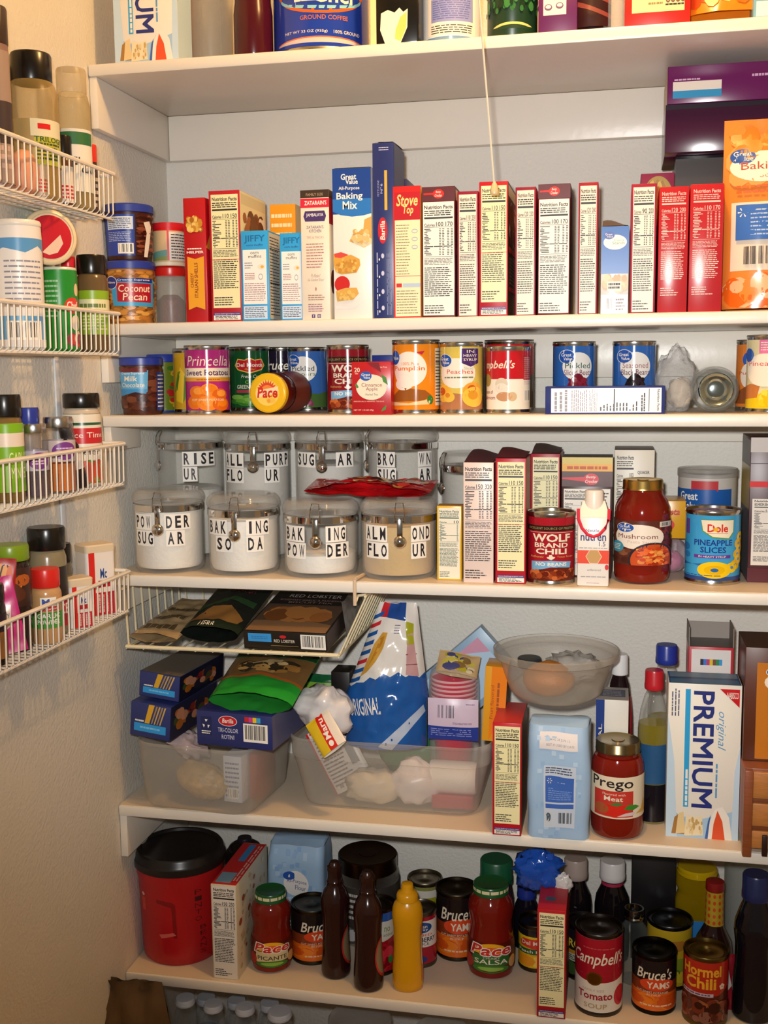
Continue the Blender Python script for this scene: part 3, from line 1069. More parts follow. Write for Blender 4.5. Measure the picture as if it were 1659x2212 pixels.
b.r(.24, .26, .74, .37, M('f0ece4'))
b.l(.28, .28, .7, .36, 2, INK, 4, .6, 0)
b.r(.02, .0, .98, .215, M('eeeaf0', .25))
b.bar(.15, .03, .5, .19, 7, False)
b.l(.55, .03, .9, .18, 4, GREY, 5)
carton('corn_starch_box', 'short blue and white box with an open grey top flap among the tall cartons', 'box', (0.831, -0.3076, 1.5118, 0.0405, 0.1274), .05, M('e8e4e4', .25), b, sidec=M('25337a'), grp=R2, flap=(M('584c46'), .014), topc=M('3c3430'))
carton('pudding_box', 'slim red edged carton right of the short blue and white box', 'box', (0.8717, -0.3076, 1.5118, 0.0367, 0.187), .12, M('a02440', .3), art_slim(17, ('90', '200')), grp=R2, topc=M('b0304c'))
RB = M('b8282f', .22)
carton('cake_mix_box', 'bright red nutrition carton with pale print, left one of the two', 'box', (0.9145, -0.3076, 1.5118, 0.0423, 0.1812), .11, RB, art_redwhite(18, ('120', '200')), grp=R2)
carton('cake_mix_box', 'bright red nutrition carton with pale print beside the orange bag', 'box', (0.9611, -0.3076, 1.5118, 0.047, 0.1831), .11, RB, art_redwhite(19, ('110', '170')), grp=R2)
b = A()
b.e(.5, .83, .44, .15, M('b8963a', .35))
b.food(.14, .7, .86, .96, [M('d8b850', .35), M('a87c2c', .35)], 18, 4, .15)
carton('cookie_mix_box', 'pink rimmed carton with a yellow cookie pictured, peeking above the red cartons', 'box', (0.8955, -0.1586, 1.5118, 0.0533, 0.2258), .10, M('a83a58', .35), b, sidec=M('8a8890'), left=A().r(0, 0, 1, 1, M('9a969c')))
b = A()
b.r(.08, .12, .70, .42, M('3c9ad8', .35))
b.r(.0, .62, 1, .98, M('2a201c', .35))
XB = (0.9601, -0.2036, 1.5118, 0.0803, 0.2424)
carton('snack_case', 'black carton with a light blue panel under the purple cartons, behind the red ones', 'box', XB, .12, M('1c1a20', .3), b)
x, y, z, w, h = (1.0008, -0.2136, 1.5118, 0.1963, 0.2474)
zz = XB[2] + XB[4] + .0006
b = A()
b.r(.0, .9, 1, 1, M('1c0a20', .3))
b.r(.86, .1, 1, .55, M('e8e4e0'))
h1 = (0.9999, -0.2136, 1.5118, 0.1958, 0.318)[4] - (1.0008, -0.2136, 1.5118, 0.1963, 0.2474)[4]
carton('fruit_snack_carton', 'dark purple carton, the lower of two above the orange bag', 'box', (x, y - .015, zz, w, h1), .15, M('3c1634', .18), b, grp='purple cartons under the topmost shelf')
b = A()
b.r(.04, .32, .40, .58, M('efe4d8', .35))
b.r(.04, .14, .40, .34, M('2c96cc', .35))
b.l(.05, .60, .24, .66, 1, M('d8b0d0'), 3, .7, 0)
b.l(.62, .60, .82, .68, 1, M('d8a8d0'), 4, .8, 0)
h2 = (0.9991, -0.2136, 1.5118, 0.1954, 0.3725)[4] - (0.9999, -0.2136, 1.5118, 0.1958, 0.318)[4]
carton('fruit_snack_carton', 'bright purple carton with a white and blue patch, topmost at the right', 'box', (x + .002, y - .018, zz + h1 + .0006, w, h2), .15, M('6c1c5c', .22), b, grp='purple cartons under the topmost shelf', left=A().r(0, 0, 1, 1, M('d8c0a0')))
b = A()
b.r(.10, .20, .95, .56, M('e8d8c4', .3))
b.food(.0, .0, 1, .20, [M('f08a38', .2), M('f4b888', .2), M('e8681c', .2)], 60, 4, .12, .43)
b.food(.0, .62, 1, .99, [M('f08a38', .25), M('ee7c28', .25), M('f2a058', .25)], 60, 6, .12, .43)
b.e(.47, .745, .40, .082, M('f2e6d8', .3))
b.e(.22, .80, .15, .042, M('2456a8', .3))
b.t('Great', .11, .803, .33, .828, WHITE, 0)
b.t('Value', .14, .775, .34, .80, WHITE, 0)
b.t('Baking', .20, .715, .70, .77, M('b0503a', .35), 0)
b.t('Soda', .42, .685, .66, .712, M('c88a6a'), 0)
b.l(.15, .60, .8, .655, 2, M('c8602a'), 4, .5, .1)
b.r(.15, .36, .64, .545, M('3c6ec0', .3))
b.l(.32, .38, .62, .53, 7, M('a8c0e0'), 5, .35, .2)
for i in range(6):
    t = i * math.pi / 3
    b.p([(.23 + .012 * math.cos(t), .505 + .005 * math.sin(t)), (.23 + .06 * math.cos(t - .15), .505 + .026 * math.sin(t - .15)), (.23 + .06 * math.cos(t + .15), .505 + .026 * math.sin(t + .15))], WHITE)
b.bar(.20, .215, .56, .335, 6, False)
pouch('baking_soda_bag', 'tall orange and white zip bag at the right end of the carton row', 'bag', (1.0453, -0.262, 1.5159), .118, .275, .07, M('ee8a3a', .2), b, seed=6, crumple=.0018, seal=.1)

# ================================================================= shelf of tin cans
G3 = 'tin cans on the third shelf'
def art_gv(c, ov, title, tc, food, seed, low, pos=(.52, .58), title2=None, tc2=None, mb=.03):
    a = A()
    a.p([(0, 0), (1, 0), (1, .30), (.7, .24), (.4, .26), (0, .22)], low)
    a.e(pos[0], pos[1], .24, .23, M('f3efe8', .35))
    a.p([(pos[0] - .19 + .38 * i / 12, mb + .26 * math.sin(math.pi * i / 12)) for i in range(13)], food[0])
    a.food(pos[0] - .15, mb + .01, pos[0] + .15, mb + .20, food, 40, seed, .11, 1.)
    a.gv(pos[0] - .17, .83, .12, .105)
    a.t(title, pos[0] - .19, pos[1] - .03, pos[0] + .19, pos[1] + .06, tc, .0)
    if title2:
        a.t(title2, pos[0] - .21, pos[1] - .14, pos[0] + .21, pos[1] - .05, tc2 or tc, .0)
    return a
X3 = (0.052, -0.2654, 1.3616, 0.0362, 0.0957)
a = A()
a.food(0, 0, 1, 1, [M('4a2016', .3), M('5c2c1c', .3), M('38160e', .3), M('74402a', .3)], 110, 9, .09, .6)
a.r(.74, .04, .99, .86, M('24408e', .3))
a.l(.76, .1, .97, .84, 9, WHITE, 4, .35, .2)
a.p([(.10, .44), (.58, .44), (.60, .90), (.10, .88)], M('5aa8d8', .35))
a.p([(.10, .36), (.2, .37), (.4, .44), (.56, .40), (.58, .50), (.10, .50)], M('3c8ec8', .35))
a.r(.12, .86, .58, .94, M('6a1c20', .3))
a.t('Creamy Supreme', .16, .80, .54, .86, WHITE, .01)
a.t('Milk', .22, .67, .44, .78, CREAM, .01, .1)
a.t('Chocolate', .16, .54, .54, .64, CREAM, .01, .1)
tub('milk chocolate frosting tub with a blue lid, at the left end of the can shelf', X3, a, M('4a2016', .35), LIDB, FR)
a = A()
a.r(.5, 0, 1, 1, M('6a7a1c', .3))
a.food(.55, .05, .98, .95, [M('c8a020'), M('b02018'), M('3a6a20')], 30, 5, .2, .6)
x, y, z, r, h = (0.0503, -0.1713, 1.3616, 0.0273, 0.1017)
tub('blue-lidded tub with green and yellow print behind the milk chocolate tub', (x, y, z, r, h), a, M('2a3a80', .35), LIDB, FR)
a = A()
a.p([(.18, .15), (.34, .10), (.40, .6), (.30, .75), (.2, .5)], M('e8c030', .3))
a.p([(.14, .3), (.22, .34), (.30, .68), (.24, .66)], M('4a7a2c', .35))
a.p([(.34, .1), (.44, .3), (.38, .62)], M('5a8a34', .35))
can('corn_can', 'mustard yellow can of corn just left of the magenta can', 'can', (0.1178, -0.208, 1.3616, 0.0306, 0.1103), a, M('cfa024', .3), grp=G3)
a = A()
a.r(0, .0, 1, 1, M('b02a78', .28), 0)
a.r(0, .545, 1, .70, M('eee2cc', .3))
a.r(0, .48, 1, .545, M('e09a2c', .3))
a.t('Princella', .17, .735, .83, .90, CREAM, -.004, .2)
a.t('Sweet Potatoes', .14, .575, .86, .675, M('5a2a5c', .3), .02)
a.l(.34, .49, .68, .53, 1, M('a86a1c'), 3, .5, 0)
for i, (u, v, rr) in enumerate(((.34, .30, .13), (.52, .34, .13), (.68, .26, .12), (.30, .13, .14), (.5, .12, .16), (.70, .10, .14))):
    a.e(u, v, rr, rr * .8, M(('e8741c', 'f08a2a', 'd8641a')[i % 3], .25))
    a.e(u + .02, v + .02, rr * .6, rr * .45, M(('f29a3c', 'e8801c')[i % 2], .25))
a.t('CUT SWEET POTATOES', .26, .155, .74, .19, CREAM, 0)
can('sweet_potato_can', 'magenta can with white script and orange sweet potatoes pictured', 'can', (0.1678, -0.2609, 1.3616, 0.0377, 0.1137), a, M('a82870', .28), grp=G3)
a = A()
a.p([(.30, .66), (.24, .74), (.30, .86), (.42, .84), (.5, .88), (.58, .84), (.70, .86), (.76, .74), (.70, .66), (.5, .60)], M('e8c048', .3))
a.p([(.31, .675), (.26, .74), (.31, .845), (.42, .825), (.5, .862), (.58, .825), (.69, .845), (.74, .74), (.69, .675), (.5, .62)], M('c4202a', .3))
a.t('Del Monte', .28, .715, .72, .785, CREAM, .02)
a.t('Quality', .42, .655, .58, .69, M('e8c048'), 0)
a.t('Fresh Cut', .36, .52, .66, .58, CREAM, 0, .2)
a.t('CUT', .42, .42, .60, .48, M('8cc040'), .01)
a.t('GREEN BEANS', .28, .33, .72, .40, CREAM, .01)
a.r(.27, .26, .62, .31, M('b03a4a', .3))
a.food(.05, .02, .95, .23, [M('5c9a34', .3), M('3a7a28', .3), M('7cb048', .3)], 40, 5, .12, .35)
can('green_bean_can', 'dark green bean can with a red and gold emblem', 'can', (0.197, -0.1277, 1.3616, 0.0359, 0.1138), a, M('17512a', .28), grp=G3)
a = A()
a.t('Bruce\'s', .12, .66, .76, .84, CREAM, .01, .25)
a.r(.78, .62, .96, .86, M('8a3c28', .3))
can('yam_can', 'nearly black yam can behind the jar lying on its side', 'can', (0.2358, -0.064, 1.3616, 0.0336, 0.1137), a, M('221a2c', .28), grp=G3)
# the salsa jar lying on its side with its lid to the front
lx, ly, lz = 0.2803, -0.292, 1.4004
JR = .0345
root = empty('salsa_jar', 'salsa jar lying on its side, its yellow lid with a red sun facing out', 'jar', (lx, -.288, SZ[3] + JR + .0007), 0, rot=(math.radians(-90), 0, math.radians(-5)))
pr = [(0, .121), (.030, .121), (.0335, .116), (JR, .108), (JR, .075), (.031, .06), (.0325, .04), (JR - .001, .03), (.033, .020), (.029, .013), (.029, .006)]
b = B()
b.lathe(pr, M('5a1410', .12))
b.obj('jar_body', root)
b = B()
LP = [(.0305, .014), (.0322, .012), (.0322, .002), (.030, 0), (.0285, -.0004), (0, -.0004)]
b.lathe(LP, M('e8b81c', .25))
c2 = A()
c2.e(.5, .5, .36, .36, M('f2d060', .3))
c2.p([(.5 + (.33 if i % 2 else .22) * math.cos(math.radians(10 + i * 8)), .55 + (.33 if i % 2 else .22) * math.sin(math.radians(10 + i * 8))) for i in range(21)], M('d8402c', .3))
c2.e(.5, .53, .19, .19, M('f08a3a', .3), a0=0, a1=180)
c2.p([(.16, .36), (.80, .50), (.84, .68), (.18, .56)], M('f2dcb0', .3))
c2.t('Pace', .19, .36, .81, .66, M('d02a24', .3), .03, .15, 14)
c2.food(.45, .2, .8, .4, [M('e8a030', .3), M('f0c050', .3)], 12, 4, .16)
b.art(c2, lambda u, v, k: Vector(((u - .5) * .058, -(v - .5) * .058, -.0004 - k)))
b.obj('lid', root)
b = B()
lab = band(pr[::-1], .045, .105)
b.lathe(lab, M('8a3a28', .35))
b.obj('paper_label', root)
a = art_gv(0, 0, 'Pickled', M('2a3a4a'), [M('8a3a5a', .3), M('a8506a', .3)], 4, M('4a6a34', .3), (.42, .68), 'Peppers', M('5a7a3a'))
can('pepper_can', 'blue can with a white oval, left of the maroon chili can, behind the lying jar', 'can', (0.303, -0.1271, 1.3616, 0.0345, 0.1115), a, M('3a68b0', .28), grp=G3)

def art_wolf():
    a = A()
    a.r(0, .79, 1, .875, M('2a1a14', .3))
    a.t('EXCELLENT SOURCE OF PROTEIN', .14, .815, .86, .85, M('b8a06a'), -.005)
    a.r(.16, .765, .84, .77, CREAM)
    a.t('WOLF', .22, .62, .78, .745, CREAM, .03)
    a.t('BRAND', .26, .53, .74, .605, CREAM, .025)
    a.t('CHILI', .28, .425, .72, .515, CREAM, .03)
    a.t('Authentic', .18, .365, .40, .40, M('d8b060'), 0, .1)
    a.t('Texas Recipe', .58, .365, .84, .40, M('d8b060'), 0, .1)
    a.p([(.45, .36), (.50, .335), (.54, .36), (.555, .38), (.52, .39), (.51, .415), (.475, .415), (.47, .385), (.44, .38)], CREAM)
    a.p([(.20, .14), (.20, .30), (.5, .325), (.80, .30), (.78, .2), (.5, .22)], M('7ab4dc', .3))
    a.t('NO BEANS', .28, .235, .72, .295, WHITE, .02)
    a.p([(.14, .0), (.2, .10), (.34, .18), (.6, .22), (.82, .20), (.9, .12), (.94, 0)], M('6a2414', .3))
    a.food(.16, .01, .9, .2, [M('8a3418', .3), M('6a2010', .3), M('a84c24', .3), M('c86a34', .3)], 70, 7, .05, 1.)
    return a
can('chili_can', 'maroon chili can partly hidden by the red tea box', 'can', (0.4047, -0.2437, 1.3616, 0.0349, 0.1114), art_wolf(), M('8a1424', .28), grp=G3)
b = A()
b.t('20', .07, .80, .21, .89, CREAM, .01)
b.l(.09, .76, .18, .79, 1, CREAM, 3)
b.t('Caffeine Free', .60, .88, .90, .91, CREAM, 0)
b.e(.50, .52, .39, .24, M('f2e4cc', .3))
b.e(.36, .73, .15, .09, M('2456b0', .3))
b.t('Great', .25, .73, .47, .78, WHITE, .01)
b.t('Value', .30, .68, .47, .725, WHITE, .01)
b.t('Cinnamon', .25, .53, .77, .60, M('8a2030'), 0)
b.t('Apple', .36, .44, .66, .52, M('8a2030'), 0)
b.t('Herbal Tea', .35, .365, .66, .405, M('3a4a3a'), 0)
b.p([(.75, .77), (.80, .62), (.92, .56), (.88, .70)], M('4a8a3a', .3))
b.p([(.08, .56), (.13, .50), (.18, .52), (.12, .60)], M('4a8a3a', .3))
b.p([(.74, .06), (.78, .12), (.88, .19), (.86, .1)], M('4a8a3a', .3))
b.t('INDIVIDUALLY WRAPPED TEA BAGS', .05, .24, .82, .265, CREAM, -.01)
b.t('NET WT 1.76 OZ (49g)', .05, .07, .55, .105, CREAM, 0)
b.p([(.4, .98), (.55, .9), (.75, .80), (.7, .98)], M('7a1420', .3))
carton('tea_box', 'small red cinnamon apple tea box in front of the maroon chili can', 'box', (0.4579, -0.3076, 1.3616, 0.0635, 0.0835), .06, M('b81c24', .28), b, topc=M('c8b8a0'))
carton('pasta_box', 'small plain dark blue box top behind the red tea box', 'box', (0.451, -0.1836, 1.3616, 0.0382, 0.0952), .06, M('26388c', .35))
a = A()
a.e(.40, .62, .25, .27, M('f4ece0', .3))
a.p([(.5, .88), (.62, .9), (.58, .84)], M('c82a4a', .3))
a.e(.17, .80, .09, .11, M('2456b0', .3))
a.t('Value', .12, .77, .24, .82, WHITE)
a.t('100% Pure', .30, .68, .54, .73, M('e8801c'), 0)
a.t('Pumpkin', .16, .58, .62, .67, M('e8701c', .3), .015)
a.p([(.10, .2), (.3, .34), (.62, .3), (.72, .22), (.6, .14), (.12, .12)], M('9a5a24', .3))
a.e(.32, .39, .14, .09, M('f6efe2', .3))
a.e(.34, .46, .08, .07, M('f6efe2', .3))
a.p([(.06, .12), (.4, .1), (.72, .17), (.68, .08), (.1, .06)], M('e8d0a0', .3))
a.e(.70, .15, .05, .07, M('2a7a3a', .3))
a.r(.79, .06, .98, .94, M('f0e6d4', .35))
a.l(.80, .1, .97, .92, 17, INK, 3, .35, .15)
a.r(.80, .72, .97, .735, INK)
can('pumpkin_can', 'orange can of pumpkin with a slice of pie pictured', 'can', (0.5213, -0.2621, 1.3616, 0.0385, 0.1171), a, M('ee8a1a', .28), grp=G3)
a = A()
a.p([(0, 0), (1, 0), (1, .2), (0, .3)], M('b87a50', .3))
a.e(.42, .58, .30, .24, M('f4ecdc', .3))
a.r(.50, .74, .78, .97, M('4a2c6c', .3))
a.p([(.50, .74), (.64, .68), (.78, .74)], M('4a2c6c', .3))
for i, s in enumerate(('IN', 'HEAVY', 'SYRUP')):
    a.t(s, .58 if i == 0 else .53, .90 - i * .065, .70 if i == 0 else .75, .945 - i * .065, CREAM, .01)
a.gv(.22, .78, .13, .10)
a.t('Sliced', .54, .635, .68, .68, M('8a9a7a'), -.01)
a.t('Peaches', .27, .57, .68, .64, M('d8402c', .3), .0)
a.l(.22, .49, .68, .54, 1, M('7a8a6a'), 4, .5, 0)
for u, v, rx, c1, c2_ in ((.18, .26, .17, 'f2b83c', 'c8501c'), (.68, .30, .16, 'f0a83a', 'c85a20'), (.70, .20, .19, 'f4c448', 'e09a2c'), (.30, .20, .1, 'f0c04a', 'e08a2c')):
    a.e(u, v, rx, rx * .85, M(c1, .28))
    a.e(u - .02, v + .03, rx * .45, rx * .38, M(c2_, .28))
can('peach_can', 'yellow peach can with a purple ribbon printed at its top', 'can', (0.5951, -0.2662, 1.3616, 0.0344, 0.1124), a, M('dcc25a', .28), grp=G3)
def art_soup(flav, l2, left=.5):
    a = A()
    a.r(0, .52, 1, 1, M('c01a26', .26), 0)
    a.r(0, 0, 1, .52, M('f2ebdc', .3), 0)
    return a
a = art_soup(0, 0)
a.t('Campbell\'s', -.12, .66, .60, .84, CREAM, .012, .3)
a.e(.40, .44, .10, .10, M('d8cdb8', .3))
a.e(.40, .36, .10, .09, M('e8e0d0', .3))
a.e(.44, .22, .12, .08, M('c8946a', .3))
a.e(.56, .22, .07, .08, M('d8b890', .3))
a.t('Cream of', .02, .27, .26, .33, M('a02a38'), .01)
a.t('Mushroom', .0, .17, .30, .235, M('a02a38'), .01)
a.e(.13, .50, .09, .11, M('a88a4a', .3))
a.r(.74, .50, .96, .92, M('b01622', .3))
a.l(.75, .42, .95, .9, 14, M('d8b0a8'), 3, .35, .15)
a.bar(.76, .12, .92, .34, 4, True)
can('soup_can', 'red and white mushroom soup can right of the peach can', 'can', (0.6692, -0.2669, 1.3616, 0.0347, 0.1049), a, M('f2ebdc', .28), grp=G3)
a = art_soup(0, 0)
a.r(.0, 0, 1, .52, M('5a4a30', .3))
can('soup_can', 'taller red soup can showing behind the red and white mushroom soup can', 'can', (0.662, -0.1777, 1.3616, 0.0409, 0.117), a, M('a01a26', .28), grp=G3)
a = art_gv(0, 0, 'Pickled', M('2a5a4a'), [M('7a1428', .3), M('8c2038', .3)], 5, M('c08a4a', .3), (.56, .67), 'Sliced Beets', M('7a2a50'), .30)
can('beet_can', 'blue can of pickled beets behind the flat blue and white box', 'can', (0.7686, -0.2042, 1.3616, 0.0344, 0.112), a, M('2f66b4', .28), grp=G3)
a = art_gv(0, 0, 'Seasoned', M('a86a70'), [M('1c1418', .3), M('32222a', .3), M('0f0c10', .3)], 6, M('c8b070', .3), (.52, .67), 'Black Beans', M('6a2040'), .30)
can('bean_can', 'blue can of black beans left of the crumpled plastic bag', 'can', (0.8627, -0.2045, 1.3616, 0.0341, 0.1113), a, M('2f66b4', .28), grp=G3)
b = A()
b.r(.05, .06, .97, .93, M('ece6e0', .3))
b.l(.07, .1, .20, .9, 3, GREY, 3, .5, .1, vert=True)
b.l(.22, .1, .36, .9, 8, M('8a7a84'), 4, .4, .1, vert=True)
b.l(.37, .1, .44, .9, 8, M('6a6a70'), 5, .4, .1, vert=True)
for i in range(12):
    u = .46 + i * .027
    b.l(u, .12, u + .016, .9, 1, INK, 6 + i, .7, .3, vert=True)
b.r(.575, .1, .585, .9, INK)
b.l(.80, .1, .84, .9, 2, INK, 4, .6, .1, vert=True)
b.r(.865, .1, .871, .9, INK)
b.t('Nutrition Facts', .935, .12, .955, .88, INK, .02, 0, -90)
carton('pudding_box', 'blue and white box lying on its long side in front of two blue cans', 'box', (0.8188, -0.3036, 1.3616, 0.1783, 0.0424), .06, M('2a3678', .3), b, rz=1.0)
# crumpled clear bag
bx, by, bz = 0.9301, -0.2, 1.3644
lump('plastic_bag', 'crumpled clear plastic bag right of the black bean can', 'bag', (bx - .003, by, SZ[3]), (.062, .062, .104), M('e6e4e2', .15, 'bag'), 5, .28, 2.2, flat=True)
lump('bread_roll', 'pale wrapped lump inside the crumpled clear bag', 'food', (bx + .004, by - .002, SZ[3] + .006), (.040, .036, .05), M('d8c6b0', .5), 3, .2, 2., flat=True)
# glass jar lying with its base to the front
gx, gy, gz = 0.9836, -0.27, 1.4037
root = empty('glass_jar', 'empty clear glass jar lying with its thick base facing out', 'jar', (gx, -.27, SZ[3] + .0355), 0, rot=(math.radians(-90), 0, 0))
b = B()
b.lathe([(0, .006), (.012, .006), (.016, .001), (.0235, 0), (.027, .003), (.033, .006), (.035, .012), (.035, .11), (.03, .125), (.03, .135), (.028, .135), (.028, .125), (.032, .11), (.032, .014), (0, .012)], M('c8d2d0', .04, 'clear'))
b.obj('jar_body', root)
b = B()
b.lathe([(0, .0045), (.006, .0035), (.013, .0055), (.019, .0025), (.0232, .0012), (.0245, -.0004), (.026, .0015)], M('b8c6c6', .1, 'metal'))
b.obj('jar_base', root)
a = A()
a.e(.40, .76, .12, .12, M('2456b0', .3))
a.e(.4, .5, .16, .2, M('e8d8c8', .3))
a.p([(.1, .2), (.5, .4), (.9, .2), (.9, .05), (.1, .05)], M('8a4a24', .3))
a.t('Pumpkin', .2, .5, .8, .57, M('c85a20'), 0)
can('pumpkin_can', 'orange can mostly hidden behind the yellow pineapple can at the right', 'can', (1.0476, -0.1897, 1.3616, 0.0289, 0.111), a, M('d87a2c', .28), grp=G3)
a = A()
a.p([(0, 0), (1, 0), (1, .55), (.75, .45), (.58, .36), (.4, .22), (0, .2)], M('e8c81c', .28))
a.p([(0, .12), (.32, .16), (.36, .34), (.2, .36), (0, .3)], M('c87a3c', .3))
a.food(.34, .02, .98, .34, [M('f0d020', .28), M('e8c010', .28), M('f4dc50', .28)], 40, 4, .1)
a.e(.42, .56, .28, .24, M('f4ead8', .3))
a.r(.34, .80, .9, 1, M('e878a8', .3))
a.e(.17, .78, .09, .10, M('2456b0', .3))
a.t('Pineapple', .18, .60, .70, .69, M('d85a5a', .3), .0)
a.l(.36, .84, .6, .98, 4, CREAM, 3, .4, .2)
can('pineapple_can', 'large yellow pineapple can with a pink tag printed, cut by the right frame edge', 'can', (1.0637, -0.2642, 1.3616, 0.0374, 0.116), a, M('e6d8a8', .28), grp=G3)

# ================================================================= shelf of canisters
def canister(label, X, fill, fc, arts, clasp=-20., rz=None, side=False, lip=.5):
    """Clear canister: body, contents, lid with a dome rim, steel band, wire clasp and letter stickers."""
    x, y, z, r, h = X
    if rz is None:
        rz = math.degrees(math.atan2(.8412 - x, y + 2.0383))
    root = empty('storage_canister', label, 'canister', (x, y, z), rz, 'lettered clear canisters')
    rb = r * .965
    zb = h - .030
    b = B()
    b.lathe([(0, .001), (rb * .9, 0), (rb * .97, .004), (rb, .012), (rb, zb + .004), (rb * .96, zb + .006), (rb * .96, .014), (rb * .9, .007), (0, .006)], CLEAR)
    b.obj('canister_body', root)
    b = B()
    ft = .007 + fill * (zb - .01)
    b.lathe([(0, .0075), (rb * .89, .0078), (rb * .945, .016), (rb * .945, ft - .003), (rb * .80, ft + .001), (rb * .4, ft - .003), (0, ft)], M(fc, .8, 'powder'))
    b.obj('contents', root)
    b = B()
    b.lathe([(rb * .97, zb + .007), (rb * 1.0, zb + .009), (rb * 1.0, h - .022), (r, h - .018), (r, h - .012), (r * .97, h - .006), (r * .86, h), (0, h), (0, h - .004), (r * .84, h - .004), (r * .94, h - .013), (rb * .95, h - .022), (rb * .95, zb + .008)], CLEAR)
    b.obj('lid', root)
    b = B()
    b.lathe([(rb * 1.002, zb - .0055), (rb * 1.012, zb - .005), (rb * 1.012, zb + .0055), (rb * 1.002, zb + .006)], CHROME)
    b.obj('steel_band', root)
    for txt, u0, u1, row in arts:
        a = A()
        zt = zb - .0088 - .0275 * row
        a.letters(txt, u0, (zt - .0265) / zb, u1, zt / zb)
        b = B()
        b.art(a, wrap_fn([(rb, 0), (rb, zb)], 0, zb), 30, 0, base=4e-4)
        b.obj('letter_sticker', root)
    # clasp
    ca = math.radians(clasp)
    cl = bpy.data.objects.new('clasp', None)
    COL.objects.link(cl)
    cl.parent = root
    cl.rotation_euler = (0, 0, ca)
    wr = M('c8c6c4', .12, 'metal')
    b = B()
    w = .0082
    yb = -rb * 1.012 - .002
    pts = [(-w, yb - .001, zb - .004), (-w, -r - .004, h - .022), (-w * .9, -r - .003, h - .012), (-w * .7, -r * .95, h - .002), (w * .7, -r * .95, h - .002), (w * .9, -r - .003, h - .012), (w, -r - .004, h - .022), (w, yb - .001, zb - .004)]
    b.tube(pts, .0011, wr, 6)
    b.tube([(-w * 1.1, yb, zb), (w * 1.1, yb, zb)], .0022, wr, 8)
    b.obj('wire_bail', cl)
    b = B()
    le = .026
    b.box((-.0045, yb - .0042, zb - le), (.0045, yb - .0022, zb + .003), wr, .0006)
    b.obj('lever', cl)
    b = B()
    zc = zb - le - .008
    prof = [(0, -.0045), (.006, -.0040), (.0095, -.0015), (.0105, .0004), (.0098, .0012), (.007, .0004), (.004, -.0002), (0, -.0006)]
    n = 20
    vs, ring = [], []
    for rr, q in prof:
        ring.append(len(vs))
        vs += [(rr * math.sin(2 * math.pi * i / n), yb - .004 + q, zc + rr * math.cos(2 * math.pi * i / n)) for i in range(n)]
    fs = [(a0 + i, a0 + (i + 1) % n, a1 + (i + 1) % n, a1 + i) for a0, a1 in zip(ring, ring[1:]) for i in range(n)]
    b.faces(vs, fs, CHROME, True)
    b.obj('lever_knob', cl)
    return root
FLO = 'fbf6ee'
# letters: fractions are angle / 180 + .5
a = [('RISE', .42, .75, 0), ('UR', .42, .56, 1)]
canister('clear canister lettered RISE and UR, back row, left end', (0.0643, -0.0873, 1.0941, 0.0623, 0.2346), .62, 'd8d4cc', a, -62)
a = [('ALL', .10, .36, 0), ('FLO', .10, .36, 1), ('PURP', .56, .86, 0), ('UR', .56, .72, 1)]
canister('clear canister lettered ALL PURP FLO UR in the back row', (0.1951, -0.089, 1.0941, 0.0616, 0.2329), .85, 'd6d2cc', a, -8)
a = [('SUG', .14, .37, 0), ('AR', .56, .74, 0)]
canister('clear canister lettered SUG AR only, third of the back row', (0.3302, -0.0891, 1.0941, 0.0635, 0.2346), .86, 'd2d0cc', a, -12)
a = [('BRO', .24, .43, 0), ('SUG', .24, .44, 1), ('WN', .64, .80, 0), ('AR', .64, .80, 1)]
canister('clear canister lettered BRO WN SUG AR, right of the SUG AR one', (0.465, -0.089, 1.0941, 0.0636, 0.2362), .10, '6a5a50', a, -70)
a = [('R', .62, .75, 0)]
canister('shorter clear canister lettered R, behind the yellow nutrition box', (0.5769, -0.0785, 1.0941, 0.0451, 0.1949), .55, 'd0c4ac', a, -60)
a = [('POW', .14, .34, 0), ('DER', .46, .70, 0), ('SUG', .15, .36, 1), ('AR', .47, .64, 1)]
canister('clear canister lettered POWDER SUGAR, front row, left end', (0.0816, -0.2396, 1.0941, 0.062, 0.1401), 1.0, FLO, a, -17)
a = [('BAK', .11, .35, 0), ('ING', .52, .74, 0), ('SO', .22, .40, 1), ('DA', .52, .68, 1)]
canister('clear canister lettered BAKING SODA in the front row', (0.2179, -0.2415, 1.0941, 0.0621, 0.1336), .93, FLO, a, -14)
a = [('BAK', .13, .36, 0), ('POW', .14, .37, 1), ('ING', .54, .73, 0), ('DER', .54, .76, 1)]
canister('clear canister lettered BAKING POWDER, a third full, in the front row', (0.353, -0.2406, 1.0941, 0.064, 0.1252), .38, FLO, a, -8)
a = [('ALM', .17, .40, 0), ('FLO', .18, .41, 1), ('OND', .60, .80, 0), ('UR', .60, .75, 1)]
canister('clear canister of tan almond flour, right end of the front row', (0.4868, -0.2396, 1.0941, 0.064, 0.1284), .93, 'd9b982', a, 1)
